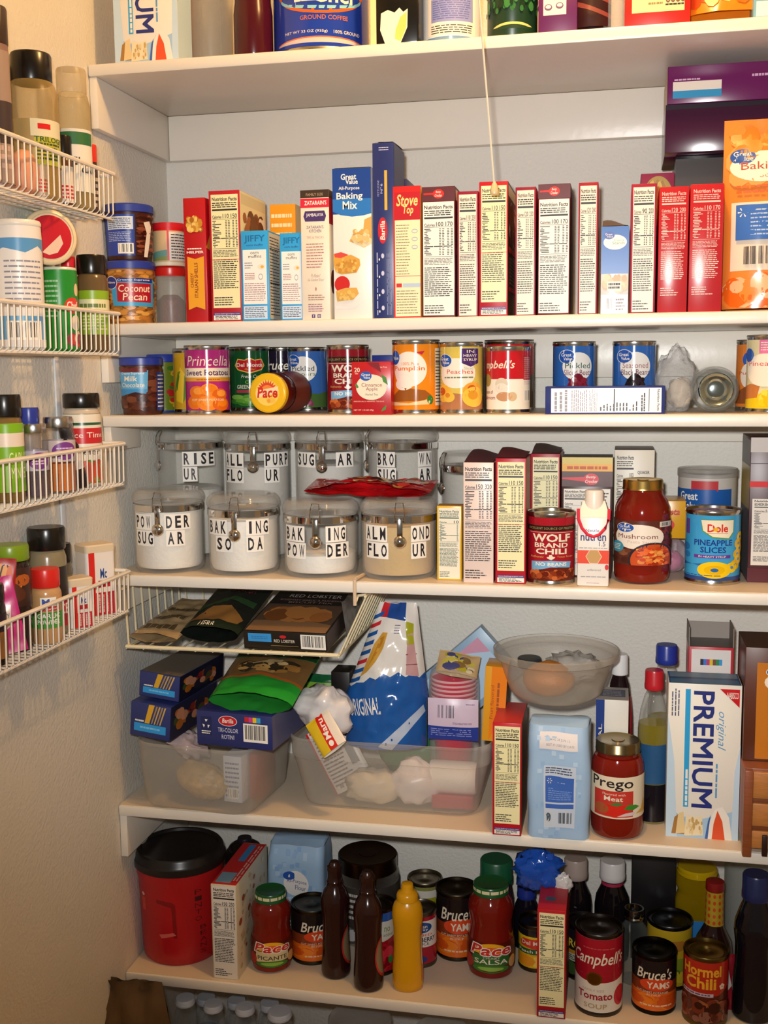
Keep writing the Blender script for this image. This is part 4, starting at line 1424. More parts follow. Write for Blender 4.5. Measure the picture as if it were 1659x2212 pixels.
# red candy bag lying across two lids
b = A()
b.food(.30, .05, .98, .95, [M('c8201c', .2), M('e03a2a', .2), M('8a2418', .2), M('d89a4a', .2), M('3a1814', .2), M('e8b878', .2)], 60, 7, .08, 1.6)
b.r(.78, .30, .90, .62, M('e8d0c0', .3))
cx, cy, cz = 0.438, -0.235, 1.2316
LIDZ = SZ[4] + 0.1255
def twist(p):
    u = p.x / .212
    k = .38 + .62 * min(1, abs(u + .08) * 3.2)
    return Vector((p.x, p.y * (1.2 - .4 * k), .045 + (p.z - .045) * k))
pouch('candy_bag', 'shiny red candy bag lying across the lids of the front canisters', 'bag', (cx, -.268, LIDZ + .015), .212, .088, .022, M('c4161c', .15), b, rot=(-82, 0, 0), seed=8, crumple=.005, seal=.02, warp=twist)
b = A()
b.r(.07, .02, .93, .975, M('efe8d4', .35), 0)
b.nut(.07, .03, .93, .96, M('2e5a48'), ('10',), 21)
carton('gelatin_box', 'small yellow edged nutrition box right of the almond flour canister', 'box', (0.5766, -0.2786, 1.0941, 0.0398, 0.1207), .03, M('e0b428', .3), b, topc=M('b0802c'))
b = A()
b.nut(.02, .02, .98, .98, INK, ('150', '320'), 22)
carton('noodle_box', 'tall pinkish nutrition carton with a maroon top, first of three tall cartons here', 'box', (0.6256, -0.2939, 1.0941, 0.0478, 0.192), .12, M('ecd6cc', .35), b, topc=M('6a2a3c'), sidec=M('5a2440'), flap=(M('6a3440'), .012))
carton('stuffing_box', 'yellow nutrition carton with a red base left of the chili can', 'box', (0.6763, -0.2939, 1.0941, 0.0479, 0.1989), .10, M('b8182c', .35), art_yellow(23), topc=M('7a2430'), sidec=M('8a1420'), flap=(M('7c3038'), .010))
carton('stuffing_box', 'yellow nutrition carton standing behind the chili can', 'box', (0.7242, -0.2036, 1.0941, 0.0475, 0.1997), .10, M('a8182c', .35), art_yellow(24), topc=M('6a2a34'), sidec=M('9a3428'), flap=(M('6a5450'), .010))
b = A()
b.r(0, .94, 1, 1, M('d8c060', .25))
b.r(0, .885, 1, .945, M('e8a820', .3))
b.l(.1, .895, .9, .93, 1, M('c85a28'), 3, .7, .0)
b.r(0, .76, 1, .885, M('4a1c1e', .35))
b.e(.58, .82, .15, .048, M('d8283a', .3))
b.p([(0, .822), (.45, .80), (.45, .84), (0, .832)], M('d8283a', .3))
b.t('Betty', .48, .822, .68, .85, WHITE, .01, .2)
b.t('Crocker', .46, .79, .71, .816, WHITE, .01, .2)
b.r(.04, .02, .96, .74, M('efe8dc', .4))
b.nut(.04, .10, .52, .74, INK, ('170',), 25)
b.l(.56, .3, .94, .72, 16, INK, 4, .35, .15)
carton('cake_mix_box', 'wide brown-topped baking mix box with a yellow stripe behind the white drink carton', 'box', (0.792, -0.2236, 1.0941, 0.08, 0.1956), .07, M('3c1a1c', .35), b, topc=M('4a4240'))
can('chili_can', 'red chili can with large white lettering in front of the yellow nutrition cartons', 'can', (0.7383, -0.2657, 1.0941, 0.0378, 0.1146), art_wolf(), M('a81828', .26))
# the drink carton
x, y, z, w, h = (0.8046, -0.2974, 1.0941, 0.0487, 0.1096)
root = empty('drink_carton', 'white drink carton with a round cap and a red band round its middle', 'carton', (x, y, z), 0)
b = B()
d = .055
b.box((-w / 2, 0, 0), (w / 2, d, h), M('f2ece4', .3), .003)
c2 = A()
c2.t('Nestle', .26, .78, .68, .825, M('5a5a8a'), .01)
c2.t('nutren', .10, .655, .90, .755, M('3c3c70', .3), .015)
c2.t('1.5', .68, .58, .88, .645, M('3c3c70', .3), .0)
c2.l(.06, .545, .94, .56, 1, GREY, 3, .6, 0)
c2.r(0, .33, 1, .52, M('e84a2c', .3))
hx = [(.52 + .26 * math.cos(math.pi / 3 * i), .43 + .115 * math.sin(math.pi / 3 * i)) for i in range(6)]
c2.p(hx, M('f0c0a0', .3))
c2.p([(.52 + (u - .52) * .9, .43 + (v - .43) * .9) for u, v in hx], M('c89a58', .35))
c2.e(.93, .28, .06, .04, M('d8303a', .3))
c2.t('unflavored', .32, .225, .74, .255, M('6a5a6a'), -.005)
c2.l(.12, .13, .9, .15, 1, GREY, 5, .6, 0)
c2.l(.3, .04, .7, .06, 1, M('c0b0b8'), 6, .6, 0)
b.art(c2, plane_fn((-w / 2, 0, 0), (w, 0, 0), (0, 0, h), (0, -1, 0)))
b.obj('carton_body', root)
b = B()
b.faces([(-w / 2, .001, h - .001), (w / 2, .001, h - .001), (w / 2, d - .001, h - .001), (-w / 2, d - .001, h - .001), (-w * .34, d * .45, h + .022), (w * .34, d * .45, h + .022), (w * .34, d * .8, h + .022), (-w * .34, d * .8, h + .022)],
        [(0, 1, 5, 4), (1, 2, 6, 5), (2, 3, 7, 6), (3, 0, 4, 7), (4, 5, 6, 7)], M('f2ece4', .3))
b.tube([(-w * .48, .002, h + .012), (-w * .47, -.001, h - .004), (-w * .36, -.0015, h - .018), (-w * .18, -.0015, h - .028), (0, -.0015, h - .031), (w * .18, -.0015, h - .028), (w * .36, -.0015, h - .018), (w * .47, -.001, h - .004), (w * .48, .002, h + .012)], .0026, M('e0344c', .3), 8)
b.obj('sloped_top', root)
b = B()
b.lathe([(w * .27, h - .004), (w * .30, h + .008), (w * .30, h + .036), (w * .27, h + .039), (0, h + .039)], M('eee4d8', .35), 32, c=(0, d * .48))
b.obj('cap', root)
b = A()
b.nut(.04, .03, .5, .97, INK, ('100',), 27)
b.t('QUAKER', .58, .80, .88, .832, INK, .02)
carton('oat_box', 'tall white oat box standing behind the jar of mushroom sauce', 'box', (0.8667, -0.1586, 1.0941, 0.0642, 0.2032), .10, M('ece2d0', .4), b, topc=M('8a8078'), left=A().r(0, 0, 1, 1, M('c8d4d8')))
# jar of mushroom sauce
def sauce_jar(name, label, X, lidc, lidh, art, z0, z1, sauce, shoulder=.80, neck=.66, lidw=.70, labc='e8dcc8', grp=None, ridge=True, mid=1., lart=None):
    x, y, z, r, h = X
    hb = h - lidh
    pr = [(0, .002), (r * .80, 0), (r * .93, .003), (r * .99, .010), (r, .02), (r * mid, h * .35), (r, h * (shoulder - .14)), (r * .97, h * (shoulder - .06)), (r * .88, h * shoulder), (r * neck * 1.04, hb - .006), (r * neck, hb), (r * neck, hb + .004)]
    pr = [p for i, p in enumerate(pr) if i == 0 or p[1] > pr[i - 1][1] - 1e-6 or i < 3]
    lr = r * lidw
    lid = [(lr * .97, hb), (lr * 1.02, hb + .001), (lr * 1.02, hb + .004), (lr, hb + .005), (lr, h - .002), (lr * .96, h), (lr * .90, h - .0006), (lr * .84, h - .0016), (lr * .3, h - .0016), (lr * .28, h - .0006), (0, h - .0006)]
    return turned(name, label, 'jar', (x, y, z), [('jar_body', pr, sauce), ('lid', lid, lidc) if lart is None else ('lid', lid, lidc, lart, hb + .0055, h - .0025), ('paper_label', band(pr, z0 * h, z1 * h), M(labc, .35), art, z0 * h, z1 * h)], None, grp)
SAUCE = M('7a180c', .08)
a = A()
a.r(0, 0, 1, 1, M('5a2c24', .3), 0)
a.food(.02, .02, .4, .98, [M('6a3a28', .3), M('4a2018', .3), M('8a5438', .3)], 30, 4, .16)
a.food(.66, .3, .98, .9, [M('8a2a20', .3), M('6a201c', .3), M('3a1414', .3)], 20, 5, .2)
a.r(.70, .86, .92, .98, M('d8d0c4'))
a.bar(.72, .87, .84, .97, 3, False)
a.e(.46, .64, .30, .28, M('f0e6d8', .3))
a.gv(.30, .84, .11, .10)
a.t('Mushroom', .21, .60, .68, .70, M('7a3a34'), .0)
a.t('Pasta Sauce', .34, .50, .66, .56, M('c8a8a0'), -.01)
a.e(.19, .40, .10, .13, M('3a92b0', .3))
a.l(.13, .33, .25, .47, 4, CREAM, 4, .4, .1)
a.e(.64, .12, .29, .40, M('2a2430', .3), a0=-17, a1=197)
a.e(.64, .11, .265, .37, M('c85020', .3), a0=-17, a1=197)
a.food(.42, .0, .86, .42, [M('e86a2a', .3), M('c83c18', .3), M('f0a050', .3), M('e0883a', .3), M('a02a14', .3)], 70, 6, .08)
sauce_jar('sauce_jar', 'tall jar of mushroom pasta sauce with a gold lid', (0.8793, -0.2309, 1.0941, 0.0434, 0.1625), M('c8a860', .25, 'metal'), .017, a, .19, .62, SAUCE, .80, .70, .72, '5a2c24')
b = A()
b.t('Velveeta', -.3, .62, .78, .80, M('c8302a', .3), .03, .2)
b.e(.36, .36, .22, .14, M('d8301c', .3))
b.t('1 lb', .26, .33, .46, .39, WHITE)
X = (0.9279, -0.1886, 1.0941, 0.0407, 0.1233)
carton('cheese_box', 'yellow box with red script between the sauce jar and the pineapple can', 'box', (X[0], X[1], X[2] + .062, X[3], X[4] - .062), .08, M('e0a41c', .3), b)
lx, ly, lz = 0.9313, -0.205, 1.0968
lump('plastic_bag', 'small clear bag with pink print under the yellow box with red script', 'bag', (lx, -.145, SZ[4]), (.050, .06, .060), M('e4c8d4', .15, 'bag'), 9, .12, 2.8)
lump('marshmallow_pack', 'pink pack inside the small clear bag beside the sauce jar', 'food', (lx, -.145, SZ[4] + .003), (.036, .04, .034), M('c8688c', .4), 4, .15, 2.)
x, y, z, r, h = (0.9873, -0.0996, 1.0941, 0.049, 0.1699)
a = A()
a.r(.32, .86, .62, .97, M('c03a40', .35))
a.r(0, .62, .80, .88, M('1d5aa8', .3))
a.t('Great', .16, .76, .40, .85, WHITE, .02)
a.t('Value', .20, .65, .42, .74, WHITE, .02)
turned('oatmeal_canister', 'grey oatmeal tube with a blue stripe behind the can of pineapple slices', 'canister', (x, y, z), [
    ('canister_body', [(0, .001), (r * .97, 0), (r * .97, h - .012)], M('c8c2bc', .4), a, .004, h - .014),
    ('lid', [(r * .98, h - .014), (r, h - .013), (r, h - .001), (r * .97, h), (r * .92, h - .006), (0, h - .006)], M('b8b4ae', .3, 'milky'))])
a = A()
a.r(0, .0, 1, .06, M('2a4a8a', .3))
a.p([(0, .2), (.5, .28), (1, .18), (1, .26), (.5, .2), (0, .28)], M('2a6ab0', .3))
a.p([(.36, .94), (.76, .94), (.76, .74), (.70, .64), (.5, .66), (.38, .76)], M('6aa03a', .3))
a.p([(.365, .93), (.755, .93), (.75, .75), (.69, .655), (.5, .68), (.39, .77)], M('f4ead0', .3))
a.t('Dole', .44, .745, .68, .87, M('d83a2c', .3), .03)
a.r(.44, .725, .68, .732, M('d83a2c', .3))
a.e(.535, .79, .03, .03, GOLD)
a.r(.12, .70, .20, .93, M('6a4a9a', .3))
a.t('PINEAPPLE', .28, .54, .74, .63, M('1f3a8a', .3), .02)
a.t('SLICES', .36, .43, .66, .52, M('1f3a8a', .3), .02)
a.r(.28, .345, .72, .395, M('6a3a9a', .3))
a.t('IN HEAVY SYRUP', .34, .355, .66, .385, WHITE, 0)
a.e(.14, .5, .07, .06, M('2f7ac0', .3))
a.e(.16, .38, .06, .05, M('2f7ac0', .3))
for i, (u, v) in enumerate(((.90, .66), (.86, .56), (.89, .48), (.84, .40), (.86, .32), (.80, .24), (.74, .20))):
    a.e(u, v, .08, .08, M(('f0c818', 'e8b80c')[i % 2], .28))
    a.e(u, v, .025, .022, M('3a8ac8', .3))
a.e(.53, .165, .20, .13, M('f2cc18', .28))
a.e(.53, .165, .12, .07, M('e4b808', .28))
a.e(.53, .165, .045, .03, M('2a6ab0', .3))
a.l(.12, .07, .6, .09, 1, NAVY, 4, .5, 0)
can('pineapple_can', 'light blue can of pineapple slices at the right of the canister shelf', 'can', (0.9884, -0.2204, 1.0941, 0.0432, 0.1168), a, M('3fa4dc', .28))
b = A()
b.r(0, .90, 1, 1, M('c8c0bc'))
b.p([(.4, .82), (1, .90), (1, .82)], M('e8c83a', .3))
b.r(0, .82, 1, .825, M('2a1420'))
b.r(0, .66, 1, .70, M('d82a30', .3))
b.r(.06, .12, 1, .58, M('ece4da', .35))
b.nut(.08, .14, .66, .58, INK, ('160', '250'), 29)
b.r(0, 0, 1, .10, M('5a1c28', .3))
carton('cake_mix_box', 'dark brown mix box with its grey flap open at the right frame edge', 'box', (1.0802, -0.2235, 1.0941, 0.0768, 0.2279), .12, M('4a1c24', .35), b, left=A().r(0, .02, 1, .98, M('6a6a70')).r(0, .5, 1, .8, M('b8a03a', .3)))

# ================================================================= shelf of tubs and bottles
def rring(w, d, r, z, n=6, cx=0., cy=0., m=0):
    out = []
    for qx, qy, a0 in ((1, -1, -90), (1, 1, 0), (-1, 1, 90), (-1, -1, 180)):
        for i in range(n + 1):
            a = math.radians(a0 + 90 * i / n)
            out.append(Vector((cx + qx * (w / 2 - r) + r * math.cos(a), cy + qy * (d / 2 - r) + r * math.sin(a), z)))
    if m:
        full = []
        for k, p in enumerate(out):
            q = out[(k + 1) % len(out)]
            full.append(p)
            if (k + 1) % (n + 1) == 0:
                full += [p.lerp(q, (i + 1) / (m + 1)) for i in range(m)]
        out = full
    return out

def loft(b, secs, m, smooth=True, cap0=True, cap1=False, fn=None, side=0):
    """secs: (width, depth, corner radius, height[, dx, dy]) rounded rectangles skinned together."""
    vs, fs = [], []
    rings = [rring(*s[:4], 6, *(s[4:] or (0, 0)), side) for s in secs]
    k = len(rings[0])
    for q in rings:
        vs += [fn(p) if fn else p for p in q]
    for j in range(len(rings) - 1):
        fs += [(j * k + i, j * k + (i + 1) % k, (j + 1) * k + (i + 1) % k, (j + 1) * k + i) for i in range(k)]
    if cap0:
        fs.append(tuple(range(k))[::-1])
    if cap1:
        fs.append(tuple(range((len(rings) - 1) * k, len(rings) * k)))
    b.faces(vs, fs, m, smooth)

Z5 = SZ[5]
TUBM = M('cbc3b6', .28, 'milky')
def storage_tub(label, x, y, rz, wb, db, wt, dt, h, ribs=0):
    root = empty('storage_tub', label, 'tub', (x, y, Z5), rz, 'translucent storage tubs')
    b = B()
    s = [(wb - .024, db - .024, .03, .001), (wb - .006, db - .006, .034, .004), (wb, db, .036, .012), (wb + (wt - wb) * .7, db + (dt - db) * .7, .04, h * .70)]
    if ribs:
        s += [(wb + (wt - wb) * .7 + .006, db + (dt - db) * .7 + .006, .042, h * .715)]
    s += [(wt - .004, dt - .004, .045, h - .006)]
    loft(b, s, TUBM)
    b.obj('tub_body', root)
    b = B()
    loft(b, [(wt - .004, dt - .004, .045, h - .0055), (wt, dt, .047, h - .005), (wt, dt, .047, h), (wt - .005, dt - .005, .044, h)], M('cbc3b6', .25, 'milky'), cap0=False)
    b.obj('rim', root)
    return root
storage_tub('smaller translucent tub under the pasta boxes at the left of its shelf', .150, -.224, -6, .206, .195, .226, .215, .118)
storage_tub('wide translucent tub full of bags, under the blue and white chip bag', .466, -.150, 0, .306, .215, .352, .25, .125, 1)
# what is in the smaller tub
lump('pasta_bag', 'clear bag of tan pasta shapes in the smaller translucent tub', 'bag', (.135, -.270, Z5 + .012), (.10, .062, .062), M('c9a66a', .4, 'food'), 11, .22, 3., rot=(0, 14, -6))
lump('plastic_bag', 'pinkish twisted bag top in the smaller translucent tub', 'bag', (.095, -.235, Z5 + .074), (.075, .05, .04), M('b8a4a4', .25), 12, .4, 3., rot=(0, 25, 0))
b = A()
b.l(.1, .1, .9, .9, 8, M('6a78a0'), 3, .4, .2)
b.bar(.2, .08, .8, .3, 4)
carton('mix_packet', 'white and blue packet standing inside the smaller translucent tub', 'box', (.200, -.283, Z5 + .008, .034, .082), .05, M('d4dae4', .35), b, rz=-6)
carton('mix_packet', 'red packet at the right end inside the smaller translucent tub', 'box', (.234, -.262, Z5 + .008, .022, .080), .06, M('b03a2c', .35), rz=-6)
# what is in the wide tub
b = A()
b.r(0, 0, .05, 1, RED)
b.l(.1, .1, .7, .9, 14, M('7a6a6a'), 3, .4, .2)
b.t('00 770', .2, .06, .5, .12, INK, .01)
b.r(.72, .3, .9, .6, M('8a8a8a'))
pouch('noodle_packet', 'white printed packet with red edges leaning in the wide translucent tub', 'bag', (.398, -.205, Z5 + .022), .078, .118, .016, M('e4dcd4', .3), b, rot=(-6, -30, 0), seed=21, crumple=.0015, back=M('c8202a', .3))
lump('sugar_bag', 'clear bag of pale powder in the middle of the wide translucent tub', 'bag', (.437, -.228, Z5 + .005), (.10, .05, .062), M('e2d4bc', .4), 13, .25, 2.6)
lump('cup_sleeve', 'white crumpled bag with a pink band in the wide translucent tub', 'bag', (.508, -.223, Z5 + .006), (.085, .06, .082), M('eee4e2', .3), 14, .2, 2.4)
b = B()
b.lathe([(0, -.001), (.027, 0), (.028, .006), (.028, .075), (.026, .08), (0, .08)], M('f2ebe2', .5), 28)
o = tag(b.obj('paper_roll'), 'white paper roll lying at the right end of the wide translucent tub', 'roll')
o.location = (.533, -.212, Z5 + .052)
o.rotation_euler = (0, math.radians(90), 0)
carton('mix_packet', 'pink and red carton lying at the bottom of the wide translucent tub', 'box', (.575, -.240, Z5 + .006, .07, .022), .03, M('b0304a', .35), rz=4)
lump('snack_bag', 'green bag in the back of the wide translucent tub', 'bag', (.487, -.105, Z5 + .012), (.13, .08, .095), M('2a7a40', .25), 15, .2, 2.4)
lump('snack_bag', 'red bag at the back left of the wide translucent tub', 'bag', (.358, -.11, Z5 + .02), (.06, .07, .09), M('c02420', .25), 16, .2, 2.4)
# pasta boxes on the smaller tub
def art_spag():
    a = A()
    a.p([(.36, .42), (.48, .42), (.60, .98), (.46, .98)], M('dca828', .3))
    for i in range(4):
        u = .52 + i * .07
        a.p([(u, .42), (u + .03, .42), (u + .16, .96), (u + .12, .96)], M(('a88a50', 'c8a860')[i % 2], .3))
    a.r(.10, .16, .90, .40, M('2a9ae0', .3))
    a.l(.25, .24, .75, .32, 1, M('7cc4ee'), 3, .7, 0)
    a.l(.12, .43, .34, .50, 1, WHITE, 4, .7, 0)
    return a
b2 = A()
b2.food(.05, .1, .95, .9, [M('8a2018', .3), M('3a4a20', .3), M('a8601c', .3), M('1c1a30', .3), M('c88a6a', .3)], 26, 6, .09, 2.)
NV = M('2a3570', .35)
zt = Z5 + .1185
X = (0.0627, -0.3196, 0.807, 0.0759, 0.086)
carton('pasta_box', 'blue spaghetti carton, its end to the front, lower of two on the smaller tub', 'box', (X[0], X[1] + .008, X[2] + .0045, X[3], .060), .175, NV, art_spag(), b2, rot=(0, math.radians(5), math.radians(-6)), sidec=M('1c1e3c'), grp='blue spaghetti cartons')
X2 = (0.0736, -0.3016, 0.874, 0.0761, 0.0509)
carton('pasta_box', 'blue spaghetti carton, its end to the front, upper of two on the smaller tub', 'box', (X2[0] + .004, X2[1], X[2] + .0715, X2[3], .044), .17, NV, art_spag(), b2, rot=(0, math.radians(5), math.radians(-6)), sidec=M('1c1e3c'), topc=M('6a6258'), grp='blue spaghetti cartons')
b = A()
b.r(.055, .3, .20, .84, M('1a2458'))
for i in range(3):
    t = math.radians(90 + 120 * i)
    b.p([(.127 + .05 * math.cos(t - .5), .62 + .15 * math.sin(t - .5)), (.127 + .05 * math.cos(t + .35), .62 + .15 * math.sin(t + .35)), (.127 + .02 * math.cos(t + .1), .62 + .06 * math.sin(t + .1))], WHITE)
b.l(.065, .32, .19, .44, 2, WHITE, 3, .5, .1)
b.e(.42, .76, .125, .155, WHITE)
b.e(.42, .76, .118, .14, M('c81c2c', .3))
b.t('Barilla', .345, .70, .495, .83, WHITE, .015, .15)
b.t('TRI-COLOR', .285, .42, .555, .55, M('d8d8e4'), .005)
b.t('ROTINI', .335, .22, .50, .35, M('d8d8e4'), .005)
for i, cc in enumerate(('c82a2a', 'd83a8a', 'f0c820', '3aa8d8', '223a80')):
    b.r(.645 + i * .053, .78, .695 + i * .053, .93, M(cc))
b.bar(.625, .20, .945, .74, 9)
XR = (0.2198, -0.3356, 0.807, 0.1375, 0.0583)
carton('pasta_box', 'navy tri-colour pasta carton lying with its barcode side to the front', 'box', (XR[0], XR[1] + .012, XR[2] + .0015, XR[3], XR[4]), .17, M('26306c', .35), b, sidec=M('5a5c80'), rz=-6)
b = A()
b.r(0, 0, 1, .30, M('2a9a34', .2))
b.p([(0, .28), (.1, .32), (.5, .36), (.9, .32), (1, .28), (1, .34), (.5, .42), (0, .34)], M('a85a28', .25))
b.p([(0, .34), (.5, .42), (1, .34), (1, .82), (0, .82)], M('7a5a34', .25))
b.food(.08, .42, .95, .8, [M('c89a58', .25), M('a8763a', .25), M('3a3020', .25), M('d8b880', .25)], 26, 7, .12, .5)
b.r(0, .82, 1, 1, M('1c3a24', .2))
gx, gy, gz = 0.2429, -0.335, 0.8726
pouch('noodle_bag', 'green and brown bag of noodles lying on the tri-colour pasta carton', 'bag', (gx + .004, -.318, XR[2] + XR[4] + .019), .152, .150, .040, M('2a8a34', .2), b, rot=(-70, 0, -5), seed=22, crumple=.003, seal=.08)
# bags over the wide tub
lump('plastic_bag', 'white plastic bag bulging over the left rim of the wide tub', 'bag', (.346, -.258, Z5 + .137), (.098, .072, .082), M('dcd8d8', .2), 17, .30, 2.2, rot=(0, 20, 0))
b = A()
b.p([(0, 0), (.5, 0), (.5, 1), (0, 1)], M('e4c020', .25))
b.r(.42, 0, .72, 1, M('d8281c', .25))
b.t('Maru', .46, .28, .68, .9, WHITE, .02, .1, 90)
b.e(.57, .16, .09, .08, WHITE)
pouch('noodle_packet', 'red and yellow noodle packet poking from the white plastic bag', 'bag', (.392, -.318, Z5 + .126), .050, .064, .014, M('e8dccc', .2), b, rot=(-24, -40, 0), seed=24, crumple=.001, seal=.04)
b = A()
b.r(0, .72, 1, .86, M('7aa838', .25))
pouch('snack_bag', 'dark green foil bag behind the white plastic bag', 'bag', (0.3113, -0.12, 0.7882), .085, .095, .03, M('1a5a34', .12), b, seed=25, crumple=.004)
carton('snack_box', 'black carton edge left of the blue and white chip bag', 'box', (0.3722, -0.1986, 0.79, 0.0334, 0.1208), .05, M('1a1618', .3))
# chip bag
b = A()
b.p([(0, 0), (1, 0), (1, .52), (.93, .49), (.86, .53), (.76, .50), (.66, .535), (.55, .50), (.45, .525), (.36, .48), (.27, .49), (.2, .45), (.1, .44), (.04, .41), (0, .41)], M('1f5aa4', .16))
b.p([(.12, .48), (.2, .52), (.30, .60), (.38, .70), (.40, .80), (.30, .80), (.2, .72), (.16, .60)], M('cf9a3c', .2))
b.p([(.20, .56), (.34, .72), (.36, .78), (.28, .76)], M('b87c24', .2))
b.p([(.76, .515), (.93, .50), (.88, .80), (.78, .79)], M('c99a98', .25))
b.p([(.77, .72), (.885, .72), (.90, .86), (.74, .88)], M('a8a824', .2))
for v in (.58, .65):
    b.r(.76, v, .92, v + .006, M('8a3a48'))
b.p([(.3, .90), (.74, .88), (.72, 1), (.28, 1)], M('1f4a94', .15))
b.p([(.12, .90), (.3, .90), (.3, 1), (.12, 1)], M('c8242a', .15))
b.l(.52, .79, .64, .86, 4, M('6a5a78'), 4, .4, .2)
b.t('ORIGINAL', .05, .225, .47, .345, M('efe8e0'), .015, .0, 0, ang=11, asp=.49)
b.p([(.45, .02), (.97, .30), (.99, .25), (.62, .0)], M('b8c4d8', .1))
for i in range(8):
    b.p([(0, .42 + i * .065), (.13 + .012 * i, .46 + i * .065), (.13 + .012 * i, .49 + i * .065), (0, .45 + i * .065)], (M('1f5aa4', .15), M('d03038', .15))[i % 4 == 2])
cx0, cy0, cz0 = 0.461, -0.215, 0.7981
ctop = (0.4603, -0.16, 1.0403)[2]
pouch('chip_bag', 'large blue and white potato chip bag standing in the wide tub', 'bag', (cx0 - .007, -.205, Z5 + .102), .142, ctop - Z5 - .106, .085, M('e8e2da', .15), b, rot=(-4, 0, 2), seed=27, crumple=.0055, seal=.02, outline=lambda v: (1. - .50 * max(0, v - .36) / .64 * 1.1, .030 * max(0, v - .3)), nu=30, nv=36)
# cups in a bag
cu = (0.5745, -0.165, 0.8382)
CUPR = .041
for i in range(7):
    r_ = CUPR - .001
    zz = Z5 + .068 + .0078 * i
    pr = [(0, .001), (r_ * .78, 0), (r_ * .79, .002), (r_ * .955, .098), (r_ * 1.0, .0985), (r_ * 1.015, .1005), (r_ * .975, .102)]
    turned('plastic_cup', ('red plastic cup, lowest of the nested stack', 'red plastic cup, second from the bottom of the nested stack', 'red plastic cup, third from the bottom of the nested stack', 'red plastic cup in the middle of the nested stack', 'red plastic cup, third from the top of the nested stack', 'red plastic cup, second from the top of the nested stack', 'red plastic cup, topmost of the nested stack')[i], 'cup', (cu[0] - .008, -.165, zz), [('cup_body', pr[:4], M('c42c44', .25)), ('rim', pr[3:], M('eeb4b8', .25))], grp='nested red plastic cups', rot=(0, 0, 0))
b = A()
b.r(.0, 0, 1, .34, M('2a3f98', .3))
b.l(.06, .1, .9, .30, 4, M('8a94cc'), 3, .4, .2)
b.bar(.18, .50, .56, .88, 4, False)
b.l(.5, .40, .96, .46, 2, M('8a6a8a'), 5, .4, .2)
b.l(.76, .86, .96, .92, 1, M('8a6a8a'), 6, .4, .2)
lx = (0.5871, -0.22, 0.838)
lab_ = b
root = lump('cup_bag', 'clear crinkled bag round the stack of red cups, with a lilac barcode label', 'bag', (cu[0] - .007, -.165, Z5 + .060), (.089, .089, .182), M('eceaea', .08, 'clear'), 33, .015, 3.4, sq=.3)
b = B()
fr_ = pouch_fn(.086, .072, .012, 28, .0015, .02, None, 1., .02)
b.grid(fr_, 12, 12, M('d8c4d8', .3))
b.art(lab_, fr_, 12, 12, base=3e-4, step=3e-5)
o = b.obj('paper_label', root, 60)
o.location = (.006, -.0555, lx[2] - .030 - Z5 - .060)
b = A()
b.r(.1, .1, .9, .9, M('bcd8f0', .25))
b.p([(.1, .6), (.4, .9), (.1, .9)], M('d8a0b8', .25))
carton('food_bag_box', 'pale blue carton leaning behind the chip bag and the red cups', 'box', (.520, -.105, Z5 + .140, .11, .165), .025, M('8fb0cc', .3), b, rot=(0, math.radians(48), 0))
b = A()
b.food(.05, .05, .95, .95, [M('b8a828', .2), M('c8b84a', .2), M('8a6a3a', .2), M('d8c8a0', .2), M('4a4a7a', .2)], 30, 5, .14)
pouch('candy_bag', 'yellow and brown sweet packet above the stack of red cups', 'bag', (0.5735, -0.185, 0.9114), .072, .04, .02, M('c8a878', .15), b, seed=30, crumple=.003, rot=(-35, 8, 0))
b = A()
b.t('Fruit flavored', .3, .3, .45, .75, M('a8541c'), 0, 0, 90)
b.l(.55, .3, .72, .8, 1, M('a8541c'), 4, .6, .1, vert=True)
b.p([(.7, 0), (1, 0), (1, .07)], M('6ac83a'))
b.p([(.3, 0), (1, .5), (1, 1), (.3, 1)], M('f0851a', .3), L=0)
carton('snack_box', 'orange and yellow carton right of the lilac cup label', 'box', (0.6424, -0.2386, 0.8154, 0.0369, 0.128), .055, M('e8a428', .3), b, sidec=M('5a3418'), rot=(0, math.radians(3), 0))
# front row
XN = (0.6742, -0.3176, 0.6874, 0.0458, 0.1864)
carton('stuffing_box', 'red-topped yellow nutrition carton at the shelf front under the bowl', 'box', XN, .115, M('c01a28', .3), art_yellow(31), topc=M('c42820'), sidec=M('7a5a44'))
# flour bag
def flour(name, label, x, y, z, w, d, h, art, seed, rz=0.):
    so = Vector((seed * 3.3, seed, 0))
    c = M('9fbfdf', .55)
    def wob(p):
        n_ = noise.noise(p * 22 + so)
        k = 1 + .05 * n_
        return Vector((p.x * k, p.y * k, p.z + .003 * noise.noise(p * 30 - so)))
    b = B()
    secs = []
    for j in range(15):
        v = j / 14
        bul = 1 + .045 * math.sin(math.pi * v)
        pin = 1 if v < .86 else 1 - (v - .86) * 1.6
        secs.append((w * bul, d * bul * pin, .014, h * v))
    loft(b, secs, c, fn=wob, side=11)
    loft(b, [(w * .98, d * .75, .012, h * .998), (w * .96, d * .30, .008, h * 1.03), (w * .94, d * .26, .006, h * 1.034)], c, cap1=True, fn=wob, side=11)
    def fn(u, v, k):
        bul = 1 + .045 * math.sin(math.pi * v)
        pin = 1 if v < .86 else 1 - (v - .86) * 1.6
        p = Vector(((u - .5) * (w * bul - .028), -d / 2 * bul * pin, h * v))
        q = wob(p)
        return q + Vector((0, -k - .0002, 0))
    b.art(art, fn, 12, 14, base=5e-4)
    o = b.obj(name, None, 50)
    o.location = (x, y, z)
    o.rotation_euler = (0, 0, math.radians(rz))
    return tag(o, label, 'bag')
b = A()
R_ = random.Random(4)
